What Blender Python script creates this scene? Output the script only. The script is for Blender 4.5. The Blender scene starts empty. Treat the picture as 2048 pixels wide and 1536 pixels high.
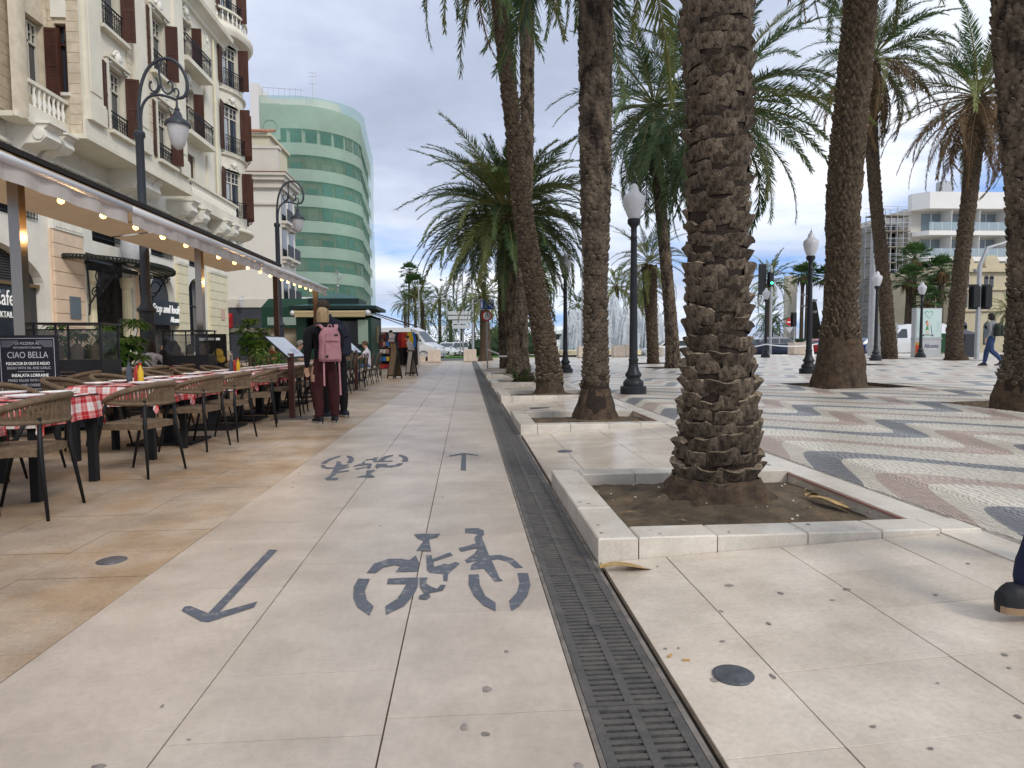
import bpy, bmesh, math, random
from math import sin, cos, pi, radians as R, hypot, atan2, exp, sqrt
from mathutils import Vector, Matrix, Euler, noise as MN
S = bpy.context.scene
C = S.collection
rnd = random.Random(7)
# ------------------------------------------------------------ camera, light, exposure
cd = bpy.data.cameras.new('camera'); cam = bpy.data.objects.new('camera', cd); C.objects.link(cam)
cd.sensor_width = 36; cd.lens = 1300/2048*36; cd.clip_end = 6000; cd.clip_start = .05
cx, cy, cz = (0.997537, -0.069708, -0.007844), (0.01197, 0.058983, 0.998187), (-0.069119, -0.995822, 0.059672)
cam.matrix_world = Matrix(((cx[0], cy[0], cz[0], 0), (cx[1], cy[1], cz[1], 0), (cx[2], cy[2], cz[2], 1.1), (0, 0, 0, 1)))
# matrix columns are the camera's right, up and back axes
RM = ((0.997537, 0.01197, -0.069119), (-0.069708, 0.058983, -0.995822), (-0.007844, 0.998187, 0.059672))
cam.matrix_world = Matrix(((RM[0][0], RM[0][1], RM[0][2], 0), (RM[1][0], RM[1][1], RM[1][2], 0), (RM[2][0], RM[2][1], RM[2][2], 1.1), (0, 0, 0, 1)))
S.camera = cam
W = bpy.data.worlds.new('World'); S.world = W; W.use_nodes = True
def world_nodes():
    nt = W.node_tree; N = nt.nodes; L = nt.links; N.clear()
    def n(t, **k):
        x = N.new(t)
        for a, b in k.items(): setattr(x, a, b)
        return x
    out = n('ShaderNodeOutputWorld'); bg = n('ShaderNodeBackground')
    sky = n('ShaderNodeTexSky', sky_type='NISHITA', sun_disc=False)
    sky.sun_elevation = R(38); sky.sun_rotation = R(145); sky.air_density = 1.0; sky.dust_density = .6; sky.ozone_density = 2.0
    tc = n('ShaderNodeTexCoord'); sep = n('ShaderNodeSeparateXYZ'); L.new(tc.outputs['Generated'], sep.inputs[0])
    def m(op, a, b=None, c=None, clamp=False):
        x = n('ShaderNodeMath', operation=op, use_clamp=clamp)
        for i, v in enumerate((a, b, c)):
            if v is None: continue
            if isinstance(v, (int, float)): x.inputs[i].default_value = v
            else: L.new(v, x.inputs[i])
        return x.outputs[0]
    z = m('ADD', m('MAXIMUM', sep.outputs[2], 0), .13)
    cxy = n('ShaderNodeCombineXYZ'); L.new(m('DIVIDE', sep.outputs[0], z), cxy.inputs[0]); L.new(m('DIVIDE', sep.outputs[1], z), cxy.inputs[1])
    def noise(scale, detail, rough, dist, off):
        mp = n('ShaderNodeMapping'); L.new(cxy.outputs[0], mp.inputs[0]); mp.inputs['Location'].default_value = off
        mp.inputs['Scale'].default_value = (1, 1, 1)
        x = n('ShaderNodeTexNoise'); x.inputs['Scale'].default_value = scale; x.inputs['Detail'].default_value = detail
        x.inputs['Roughness'].default_value = rough; x.inputs['Distortion'].default_value = dist
        L.new(mp.outputs[0], x.inputs['Vector']); return x.outputs[0]
    def ramp(v, stops):
        x = n('ShaderNodeValToRGB'); L.new(v, x.inputs[0]); e = x.color_ramp.elements
        while len(e) < len(stops): e.new(.5)
        for k, (p, c) in zip(e, stops): k.position = p; k.color = (*c, 1) if len(c) == 3 else c
        return x.outputs[0]
    cover = noise(.55, 7, .55, .25, (13.1, 9.7, 0)); shade = noise(.42, 6, .5, .2, (5.4, 1.6, 0)); fine = noise(1.6, 6, .6, .3, (1, 5, 0))
    cov = m('ADD', m('MULTIPLY', cover, .8), m('MULTIPLY', fine, .2))
    # more cover overhead, breaks towards the horizon
    cov = m('ADD', cov, m('MULTIPLY', sep.outputs[2], .22))
    fac = ramp(cov, [(.41, (0, 0, 0)), (.53, (1, 1, 1))])
    col = ramp(m('ADD', m('MULTIPLY', shade, .75), m('MULTIPLY', fine, .25)), [(.40, (8.5, 8.8, 9.4)), (.49, (6.4, 7.0, 8.2)), (.575, (4.5, 5.1, 6.5)), (.68, (3.3, 3.8, 4.9))])
    mul = n('ShaderNodeMix', data_type='RGBA', blend_type='MULTIPLY'); mul.inputs[0].default_value = 1
    L.new(sky.outputs[0], mul.inputs[6]); mul.inputs[7].default_value = (.8, 1.0, 1.5, 1)
    tint = n('ShaderNodeMix', data_type='RGBA'); tint.inputs[0].default_value = .6; L.new(mul.outputs[2], tint.inputs[6]); tint.inputs[7].default_value = (2.2, 3.7, 6.9, 1)
    mix = n('ShaderNodeMix', data_type='RGBA'); L.new(fac, mix.inputs[0]); L.new(tint.outputs[2], mix.inputs[6]); L.new(col, mix.inputs[7])
    L.new(mix.outputs[2], bg.inputs[0]); bg.inputs[1].default_value = .11
    L.new(bg.outputs[0], out.inputs[0])
world_nodes()
sd = bpy.data.lights.new('sun', 'SUN'); sun = bpy.data.objects.new('sun', sd); C.objects.link(sun)
sd.energy = 1.5; sd.angle = R(13); sd.color = (1, .95, .88)
sun.rotation_euler = (R(52), 0, R(35))
S.view_settings.view_transform = 'Standard'; S.view_settings.look = 'None'; S.view_settings.gamma = 1
S.view_settings.use_curve_mapping = False; S.view_settings.exposure = .22
S.cycles.max_bounces = 6; S.cycles.transparent_max_bounces = 12; S.cycles.diffuse_bounces = 3; S.cycles.glossy_bounces = 3
S.cycles.use_denoising = True

# ------------------------------------------------------------ materials
MATS = {}
def mat(name, col=(.5, .5, .5), rough=.7, metal=0, var=0, vscale=3., bump=0, bscale=40., spec=None, alpha=None, emit=None, trans=0, rand=0, col2=None, coat=0, detail=5, vcoord='Object', stretch=None, thr=None, transl=0, spots=None, grime=None):
    if name in MATS: return MATS[name]
    M = bpy.data.materials.new(name); M.use_nodes = True; MATS[name] = M
    nt = M.node_tree; N = nt.nodes; L = nt.links; b = N['Principled BSDF']
    b.inputs['Base Color'].default_value = (*col, 1); b.inputs['Roughness'].default_value = rough; b.inputs['Metallic'].default_value = metal
    if spec is None and rough >= .4: spec = .3
    if spec is not None: b.inputs['Specular IOR Level'].default_value = spec
    if coat: b.inputs['Coat Weight'].default_value = coat; b.inputs['Coat Roughness'].default_value = .05
    if trans: b.inputs['Transmission Weight'].default_value = trans
    if alpha is not None: b.inputs['Alpha'].default_value = alpha
    if emit: b.inputs['Emission Color'].default_value = (*emit[0], 1); b.inputs['Emission Strength'].default_value = emit[1]
    def nn(t, **k):
        x = N.new(t)
        for a, v in k.items(): setattr(x, a, v)
        return x
    if vcoord == 'World': vec = nn('ShaderNodeNewGeometry').outputs['Position']
    else: vec = nn('ShaderNodeTexCoord').outputs[vcoord]
    if stretch:
        mp = nn('ShaderNodeMapping'); mp.inputs['Scale'].default_value = stretch; L.new(vec, mp.inputs[0]); vec = mp.outputs[0]
    cur = None
    if var or col2:
        no = nn('ShaderNodeTexNoise'); no.inputs['Scale'].default_value = vscale; no.inputs['Detail'].default_value = detail; no.inputs['Roughness'].default_value = .62
        L.new(vec, no.inputs['Vector'])
        cr = nn('ShaderNodeValToRGB'); L.new(no.outputs[0], cr.inputs[0])
        c2 = col2 or tuple(c*(1-var) for c in col); c1 = tuple(min(1, c*(1+var)) for c in col) if not col2 else col
        cr.color_ramp.elements[0].position, cr.color_ramp.elements[1].position = thr or (.36, .64)
        cr.color_ramp.elements[0].color = (*c2, 1); cr.color_ramp.elements[1].color = (*c1, 1)
        cur = cr.outputs[0]
    if spots:  # (scale, radius, colour): scattered gum and dirt spots
        vo = nn('ShaderNodeTexVoronoi'); vo.inputs['Scale'].default_value = spots[0]; vo.inputs['Randomness'].default_value = 1; L.new(vec, vo.inputs['Vector'])
        nz = nn('ShaderNodeTexNoise'); nz.inputs['Scale'].default_value = spots[0]*4; L.new(vec, nz.inputs['Vector'])
        ad = nn('ShaderNodeMath', operation='ADD'); L.new(vo.outputs['Distance'], ad.inputs[0]); ad.inputs[1].default_value = 0
        sz = nn('ShaderNodeSeparateColor'); L.new(vo.outputs['Color'], sz.inputs[0])
        th = nn('ShaderNodeMath', operation='MULTIPLY'); L.new(sz.outputs[0], th.inputs[0]); L.new(sz.outputs[1], th.inputs[1])
        th2 = nn('ShaderNodeMath', operation='MULTIPLY'); L.new(th.outputs[0], th2.inputs[0]); th2.inputs[1].default_value = spots[1]*2
        jt = nn('ShaderNodeMath', operation='MULTIPLY_ADD'); L.new(nz.outputs[0], jt.inputs[0]); jt.inputs[1].default_value = spots[1]*.9; L.new(ad.outputs[0], jt.inputs[2])
        df = nn('ShaderNodeMath', operation='SUBTRACT'); L.new(th2.outputs[0], df.inputs[0]); L.new(jt.outputs[0], df.inputs[1])
        mu = nn('ShaderNodeMath', operation='MULTIPLY', use_clamp=True); L.new(df.outputs[0], mu.inputs[0]); mu.inputs[1].default_value = 40
        m8 = nn('ShaderNodeMath', operation='MULTIPLY'); L.new(mu.outputs[0], m8.inputs[0]); m8.inputs[1].default_value = .75
        mx = nn('ShaderNodeMix', data_type='RGBA'); L.new(m8.outputs[0], mx.inputs[0])
        if cur: L.new(cur, mx.inputs[6])
        else: mx.inputs[6].default_value = (*col, 1)
        mx.inputs[7].default_value = (*spots[2], 1); cur = mx.outputs[2]
    if grime:  # (scale, amount): broad stains plus fine grain
        for gs, ga, gd in ((grime[0], grime[1], 6), (grime[0]*28, grime[1]*.55, 3)):
            g1 = nn('ShaderNodeTexNoise'); g1.inputs['Scale'].default_value = gs; g1.inputs['Detail'].default_value = gd; g1.inputs['Roughness'].default_value = .7; L.new(vec, g1.inputs['Vector'])
            mr = nn('ShaderNodeMapRange'); L.new(g1.outputs[0], mr.inputs[0]); mr.inputs[1].default_value = .34; mr.inputs[2].default_value = .58; mr.inputs[3].default_value = 1-ga; mr.inputs[4].default_value = 1
            mx = nn('ShaderNodeMix', data_type='RGBA', blend_type='MULTIPLY'); mx.inputs[0].default_value = 1
            if cur: L.new(cur, mx.inputs[6])
            else: mx.inputs[6].default_value = (*col, 1)
            cb = nn('ShaderNodeCombineColor'); [L.new(mr.outputs[0], cb.inputs[i]) for i in range(3)]; L.new(cb.outputs[0], mx.inputs[7]); cur = mx.outputs[2]
    if rand:
        oi = nn('ShaderNodeObjectInfo'); mr = nn('ShaderNodeMapRange'); L.new(oi.outputs['Random'], mr.inputs[0]); mr.inputs[3].default_value = 1-rand; mr.inputs[4].default_value = 1+rand
        mx = nn('ShaderNodeMix', data_type='RGBA', blend_type='MULTIPLY'); mx.inputs[0].default_value = 1
        if cur: L.new(cur, mx.inputs[6])
        else: mx.inputs[6].default_value = (*col, 1)
        cb = nn('ShaderNodeCombineColor')
        for i in range(3): L.new(mr.outputs[0], cb.inputs[i])
        L.new(cb.outputs[0], mx.inputs[7]); cur = mx.outputs[2]
    if cur: L.new(cur, b.inputs['Base Color'])
    if bump:
        no = nn('ShaderNodeTexNoise'); no.inputs['Scale'].default_value = bscale; no.inputs['Detail'].default_value = 4; L.new(vec, no.inputs['Vector'])
        bp = nn('ShaderNodeBump'); bp.inputs['Strength'].default_value = bump; bp.inputs['Distance'].default_value = .02; L.new(no.outputs[0], bp.inputs['Height']); L.new(bp.outputs[0], b.inputs['Normal'])
    if transl:
        tr = nn('ShaderNodeBsdfTranslucent'); ms = nn('ShaderNodeMixShader'); ms.inputs[0].default_value = transl
        if cur: L.new(cur, tr.inputs[0])
        else: tr.inputs[0].default_value = (*col, 1)
        L.new(b.outputs[0], ms.inputs[1]); L.new(tr.outputs[0], ms.inputs[2]); L.new(ms.outputs[0], N['Material Output'].inputs[0])
    return M

# ------------------------------------------------------------ mesh building
class MB:
    def __init__(s): s.v = []; s.f = []; s.m = []; s.uv = {}; s.ms = []; s.cur = 0
    def mi(s, mt):
        if mt not in s.ms: s.ms.append(mt)
        s.cur = s.ms.index(mt); return s
    def add(s, vs, fs):
        o = len(s.v); s.v.extend([tuple(v) for v in vs]); s.f.extend([tuple(o+i for i in f) for f in fs]); s.m.extend([s.cur]*len(fs)); return s
    def box(s, c, d, rz=0, top=1., M=None):
        x, y, z = d[0]/2, d[1]/2, d[2]/2; cr, sr = cos(rz), sin(rz); vs = []
        for k, t in ((-1, 1), (1, top)):
            for a, b in ((-1, -1), (1, -1), (1, 1), (-1, 1)):
                px, py = a*x*t, b*y*t; vs.append((c[0]+px*cr-py*sr, c[1]+px*sr+py*cr, c[2]+k*z))
        if M is not None: vs = [M @ Vector(v) for v in vs]
        return s.add(vs, [(0, 3, 2, 1), (4, 5, 6, 7), (0, 1, 5, 4), (1, 2, 6, 5), (2, 3, 7, 6), (3, 0, 4, 7)])
    def bb(s, x0, x1, y0, y1, z0, z1): return s.box(((x0+x1)/2, (y0+y1)/2, (z0+z1)/2), (x1-x0, y1-y0, z1-z0))
    def quad(s, a, b, c, d): return s.add([a, b, c, d], [(0, 1, 2, 3)])
    def bar(s, p, q, w, h=None, taper=1.):  # square bar between two points
        p, q = Vector(p), Vector(q); h = h or w; d = (q-p).normalized(); u = d.orthogonal().normalized() if abs(d.z) > .99 else d.cross(Vector((0, 0, 1))).normalized()
        if abs(d.z) > .99: u = Vector((1, 0, 0))
        v = d.cross(u); vs = []
        for c, t in ((p, 1), (q, taper)):
            for a, b in ((-1, -1), (1, -1), (1, 1), (-1, 1)): vs.append(c+u*a*w/2*t+v*b*h/2*t)
        return s.add(vs, [(0, 3, 2, 1), (4, 5, 6, 7), (0, 1, 5, 4), (1, 2, 6, 5), (2, 3, 7, 6), (3, 0, 4, 7)])
    def tube(s, pts, r, n=8, cap=True):
        pts = [Vector(p) for p in pts]; k = len(pts); r = r if isinstance(r, (list, tuple)) else [r]*k
        o = len(s.v); u = None; fs = []; vs = []
        for i, p in enumerate(pts):
            d = (pts[min(i+1, k-1)]-pts[max(i-1, 0)]).normalized()
            if u is None: u = d.orthogonal().normalized()
            u = (u-d*u.dot(d)).normalized(); w = d.cross(u)
            for j in range(n):
                a = 2*pi*j/n; vs.append(p+(u*cos(a)+w*sin(a))*r[i])
        for i in range(k-1):
            for j in range(n): fs.append((i*n+j, i*n+(j+1) % n, (i+1)*n+(j+1) % n, (i+1)*n+j))
        if cap: fs.append(tuple(reversed(range(n)))); fs.append(tuple((k-1)*n+j for j in range(n)))
        return s.add(vs, fs)
    def lathe(s, prof, c=(0, 0, 0), n=16, a0=0, a1=2*pi, axis='z', rot=0):  # prof: (r, z)
        full = abs(a1-a0-2*pi) < 1e-6; m = n if full else n+1; vs = []; fs = []
        for r, z in prof:
            for j in range(m):
                a = a0+(a1-a0)*j/n+rot; x, y = r*cos(a), r*sin(a)
                if axis == 'z': vs.append((c[0]+x, c[1]+y, c[2]+z))
                elif axis == 'x': vs.append((c[0]+z, c[1]+x, c[2]+y))
                else: vs.append((c[0]+x, c[1]+z, c[2]+y))
        for i in range(len(prof)-1):
            for j in range(n): fs.append((i*m+j, i*m+(j+1) % m, (i+1)*m+(j+1) % m, (i+1)*m+j))
        return s.add(vs, fs)
    def ball(s, c, r, n=10, m=7, sc=(1, 1, 1)):
        pr = [(max(1e-4, sin(pi*i/m))*r, -cos(pi*i/m)*r) for i in range(m+1)]; o = len(s.v)
        s.lathe(pr, (0, 0, 0), n)
        for i in range(o, len(s.v)): v = s.v[i]; s.v[i] = (c[0]+v[0]*sc[0], c[1]+v[1]*sc[1], c[2]+v[2]*sc[2])
        return s
    def prism(s, poly, d, f=None):  # poly: list of 3D points, extruded by vector d
        n = len(poly); d = Vector(d); p = [Vector(x) for x in poly]; vs = p+[x+d for x in p]
        fs = [tuple(reversed(range(n))), tuple(range(n, 2*n))]+[(i, (i+1) % n, n+(i+1) % n, n+i) for i in range(n)]
        return s.add(vs, fs)
    def xf(s, M):
        s.v = [tuple(M @ Vector(v)) for v in s.v]; return s
    def mesh(s, name, smooth=False, mats=None):
        me = bpy.data.meshes.new(name); me.from_pydata(s.v, [], s.f)
        for mt in (mats or s.ms): me.materials.append(mt)
        if len(s.ms) > 1 or s.m: me.polygons.foreach_set('material_index', s.m)
        if smooth:
            me.polygons.foreach_set('use_smooth', [True]*len(me.polygons))
            if smooth != 1: me.set_sharp_from_angle(angle=R(smooth))
        me.update(); return me
    def build(s, name, mt=None, parent=None, smooth=False, **k):
        if mt is not None and not s.ms: s.ms = [mt]
        return link(name, s.mesh(name, smooth), parent, **k)
def link(name, data, parent=None, loc=None, rot=None, label=None, cat=None, group=None, kind=None, scale=None):
    o = bpy.data.objects.new(name, data); C.objects.link(o)
    if parent is not None: o.parent = parent
    if loc is not None: o.location = loc
    if rot is not None: o.rotation_euler = rot
    if scale is not None: o.scale = scale if hasattr(scale, '__len__') else (scale,)*3
    if label: o['label'] = label
    if cat: o['category'] = cat
    if group: o['group'] = group
    if kind: o['kind'] = kind
    return o
def thing(name, label, cat, loc=(0, 0, 0), rz=0, group=None): return link(name, None, None, loc, (0, 0, rz), label, cat, group)
def struct(name, mb, mt=None, **k): return mb.build(name, mt, kind='structure', **k)
KIDS = {}
def dup(o, loc, rz, label=None, group=None, scale=None, children=None):
    src = [x for x in bpy.data.objects if x.parent == o] if o.name not in KIDS else KIDS[o.name]
    KIDS[o.name] = src
    r = o.copy(); C.objects.link(r); r.location = loc; r.rotation_euler = (0, 0, rz)
    if scale: r.scale = (scale,)*3
    if label: r['label'] = label
    if group: r['group'] = group
    for ch in src:
        if ch.name not in KIDS: KIDS[ch.name] = [x for x in bpy.data.objects if x.parent == ch]
        c = ch.copy(); C.objects.link(c); c.parent = r
        for g in KIDS[ch.name]:
            d = g.copy(); C.objects.link(d); d.parent = c
    return r
def text(body, size, loc, rot, mt, parent, name='lettering', align='CENTER', ext=.004, shear=0, sx=1, space=1):
    cu = bpy.data.curves.new(name, 'FONT'); cu.body = body; cu.size = size; cu.align_x = align; cu.extrude = ext; cu.shear = shear; cu.space_character = space
    cu.resolution_u = 3
    o = bpy.data.objects.new('tmp', cu); C.objects.link(o); dg = bpy.context.evaluated_depsgraph_get()
    me = bpy.data.meshes.new_from_object(o.evaluated_get(dg)); bpy.data.objects.remove(o); me.materials.clear(); me.materials.append(mt)
    return link(name, me, parent, loc, rot, scale=(sx, 1, 1))
def ordinal(i): return ['first', 'second', 'third', 'fourth', 'fifth', 'sixth', 'seventh', 'eighth', 'ninth', 'tenth', 'eleventh', 'twelfth', 'thirteenth', 'fourteenth', 'fifteenth', 'sixteenth', 'seventeenth', 'eighteenth', 'nineteenth', 'twentieth'][i]
def zp(x):  # height of the paved plaza: rises from the drain, then very gently to the right
    return 0. if x < .65 else (.11*(x-.65)/2.05 if x < 2.7 else min(.25, .11+.012*(x-2.7)))
# ------------------------------------------------------------ ground
m_slab = mat('bike_lane_stone', (.565, .48, .40), .38, var=.0, col2=(.455, .38, .312), vscale=2.3, bump=.05, bscale=30, rand=.06, vcoord='World', stretch=(1, 1, 0), grime=(1.3, .18), spots=(3.2, .05, (.16, .13, .12)))
m_tile = mat('cream_marble', (.70, .61, .51), .26, col2=(.59, .50, .405), vscale=2.6, bump=.03, bscale=18, rand=.06, vcoord='World', stretch=(1, 1, 0), grime=(1.6, .20), spots=(5, .10, (.13, .11, .11)))
m_white = mat('white_marble', (.72, .66, .57), .32, col2=(.62, .55, .46), vscale=3, bump=.04, bscale=20, rand=.06, vcoord='World', grime=(2.2, .20), spots=(7, .12, (.2, .17, .16)))
m_tan = mat('tan_polished_paving', (.43, .295, .18), .40, col2=(.54, .44, .34), vscale=1.1, thr=(.38, .60), bump=.03, bscale=25, stretch=(1, 1, 0), grime=(1.8, .30), spots=(3.5, .06, (.6, .55, .5)))
m_joint = mat('joint_dirt', (.17, .125, .085), .95, var=.3, vscale=20)
m_soil = mat('packed_soil', (.105, .08, .052), .95, col2=(.19, .135, .085), vscale=4, bump=1, bscale=30, grime=(6, .45))
m_iron = mat('cast_iron_drain', (.095, .093, .092), .55, metal=.35, col2=(.15, .135, .12), vscale=9, bump=.3, bscale=60)
m_asph = mat('asphalt', (.11, .11, .115), .85, var=.15, vscale=1.5)
m_grass = mat('lawn', (.075, .17, .03), .9, var=.25, vscale=.8, bump=.5, bscale=20)
m_blue = mat('grey_blue_marking', (.115, .125, .15), .7, col2=(.27, .255, .25), vscale=22, thr=(.33, .46), grime=(3, .2))

def sheet(xs, ys, zf, holes=()):
    mb = MB(); idx = {}
    def vid(i, j):
        if (i, j) not in idx: idx[(i, j)] = len(mb.v); mb.v.append((xs[i], ys[j], zf(xs[i], ys[j])))
        return idx[(i, j)]
    for i in range(len(xs)-1):
        for j in range(len(ys)-1):
            cx_, cy_ = (xs[i]+xs[i+1])/2, (ys[j]+ys[j+1])/2
            if any(a < cx_ < b and c < cy_ < d for a, b, c, d in holes): continue
            mb.f.append((vid(i, j), vid(i+1, j), vid(i+1, j+1), vid(i, j+1))); mb.m.append(0)
    return mb
# far ground and sea
struct('ground', sheet([-400, -60, 60, 400], [-60, 46.6, 150, 210], lambda x, y: -.09), mat('dusty_ground', (.34, .30, .25), .9, var=.15, vscale=.2))
struct('sea', sheet([-3000, -400, 400, 3000], [205, 600, 4500], lambda x, y: -1.2), mat('sea_water', (.06, .13, .19), .12, bump=.3, bscale=.4))
struct('road', sheet([-160, -8, 0, 160], [47.2, 57, 75, 100], lambda x, y: -.02), m_asph)
# joint beds under the paving
struct('paving_bed', sheet([-1.55, .33], [-6, 46.8], lambda x, y: -.0085), m_joint)
PITS = [3.19, 7.9, 12.4, 17.0, 21.9, 26.9]; PL = 1.83
hp = [(.6, 2.72, y, y+PL) for y in PITS]
ys = sorted([-6, 46.8]+[y for y in PITS]+[y+PL for y in PITS])
struct('pavement_bed', sheet([.66, 2.7], ys, lambda x, y: zp(x)-.0085, hp), m_joint)
# tan terrace paving
struct('terrace_paving', sheet([-60, -11.15, -1.549], [-6, .4, 20.4, 46.8], lambda x, y: 0, [(-11.15, -1.549, .4, 20.4)]), m_tan)
struct('terrace_bed', sheet([-11.15, -1.549], [.4, 20.4], lambda x, y: -.004), m_joint)
mb = MB()
for i in range(16):
    for j in range(50):
        x, y, g_ = -11.148+i*.6, .4+j*.4, .0012; z = rnd.uniform(-.0006, .0006); o_ = (i % 2)*.0
        mb.quad((x+g_, y+g_, z), (x+.6-g_, y+g_, z), (x+.6-g_, y+.4-g_, z), (x+g_, y+.4-g_, z))
mb.build('terrace_tiles', m_tan, kind='stuff', label='tan polished tiles of the restaurant terrace floor')
# bike lane slabs
def slabmesh(w, l, t=.010, b=.0007):
    mb = MB(); x, y = w/2, l/2
    vs = [(-x, -y, -t), (x, -y, -t), (x, y, -t), (-x, y, -t), (-x, -y, -b), (x, -y, -b), (x, y, -b), (-x, y, -b), (-x+b, -y+b, 0), (x-b, -y+b, 0), (x-b, y-b, 0), (-x+b, y-b, 0)]
    mb.add(vs, [(8, 9, 10, 11)]+[(i, (i+1) % 4, 4+(i+1) % 4, 4+i) for i in range(4)]+[(4+i, 4+(i+1) % 4, 8+(i+1) % 4, 8+i) for i in range(4)])
    return mb
SM = {}
def slab(parent, x0, x1, y0, y1, z, mt, tilt=0, name='slab', g=.0026, t=.012):
    w, l = round(x1-x0-2*g, 4), round(y1-y0-1.0*g, 4); k = (w, l, mt.name, t)
    if k not in SM: mb = slabmesh(w, l, t); mb.ms = [mt]; SM[k] = mb.mesh(name)
    return link(name, SM[k], parent, ((x0+x1)/2, (y0+y1)/2, z+rnd.uniform(-.0012, .0012)), (rnd.uniform(-.0008, .0008), tilt+rnd.uniform(-.0008, .0008), 0))
bl = link('bike_lane', None, kind='structure')
cols = [(-1.55, -.85, .10), (-.85, -.25, 0.02), (-.25, .335, .10)]
for x0, x1, off in cols:
    y = -.45+off
    while y < 11.5:
        l = .372 if rnd.random() > .12 else .744
        slab(bl, x0, x1, y, y+l, 0, m_slab); y += l
    far = MB()
    while y < 46.8:
        far.v += []; far.bb(x0+.004, x1-.004, y+.004, min(46.8, y+.74)-.004, -.012, 0); y += .744
    far.build('slab_strip', m_slab, bl)
# right pavement tiles
pv = link('pavement', None, kind='structure')
tl = -atan2(.11, 2.05)
ycuts = []; prev = -.75
for p in PITS+[46.8]: ycuts.append((prev, p)); prev = p+PL
for ci, (x0, x1) in enumerate([(.665, 1.0), (1.0, 1.6), (1.6, 2.15), (2.15, 2.47)]):
    xm = (x0+x1)/2
    for a, b in ycuts:
        n = max(1, round((b-a)/.40)); l = (b-a)/n
        if a > 12:
            mb = MB()
            for i in range(n):
                mb.box((0, (a+(i+.5)*l), -.006), (x1-x0-.006, l-.006, .012))
            mb.build('tile_strip', m_tile, pv, loc=(xm, 0, zp(xm)), rot=(0, tl, 0))
        else:
            for i in range(n): slab(pv, x0, x1, a+i*l, a+(i+1)*l, zp(xm), m_tile, tl, 'tile', g=.0022)
# white border along the mosaic
y = -.7
while y < 46:
    l = 1.15 if y < 12 else 3.45
    slab(pv, 2.47, 2.7, y, y+l, zp(2.58)+.002, m_white, 0, 'border_stone', g=.002, t=.03); y += l
# drain grate: frame, bars in two columns, dirt bed below
gr = thing('drain_channel', 'dark cast iron drain grating running along the bike lane edge', 'drain')
mb = MB(); L_ = 1.16; x0, x1 = -.135, .135
for a, b in ((-.135, -.105), (.105, .135), (-.014, .014)): mb.bb(a, b, -L_/2+.002, L_/2-.002, -.03, 0)
for e in (-1, 1): mb.bb(-.105, .105, e*(L_/2-.012)-.010, e*(L_/2-.012)+.010, -.028, -.001)
n = 34
for i in range(n):
    yy = -L_/2+.03+(L_-.06)*(i+.5)/n
    for a, b in ((-.106, -.013), (.013, .106)): mb.bb(a, b, yy-.0095, yy+.0095, -.026, -.002-.001*(i % 2))
mb.bb(-.02, .02, -.02, .02, -.03, .002)
mb.ms = [m_iron]; gm = mb.mesh('grate_section')
y = -.42
while y < 30: link('grate_section', gm, gr, (.49, y+L_/2, -.002+rnd.uniform(-.0015, .0015))); y += L_
mb = MB(); mb.bb(.355, .625, y, 46.8, -.03, -.002); mb.build('far_section', m_iron, gr)
mb = MB(); mb.bb(.337, .353, -.5, 46.8, -.05, -.003); mb.bb(.627, .645, -.5, 46.8, -.05, -.002); mb.build('rim', mat('drain_rim', (.17, .15, .13), .8, var=.3, vscale=12), gr)
mb = MB(); mb.bb(.36, .62, -.5, 3.05, -.16, -.15); mb.mi(m_joint); mb.ms = [m_joint]
mb.bb(.36, .62, 3.06, 46.8, -.05, -.0105); mb.build('silt', m_joint, gr)

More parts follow.
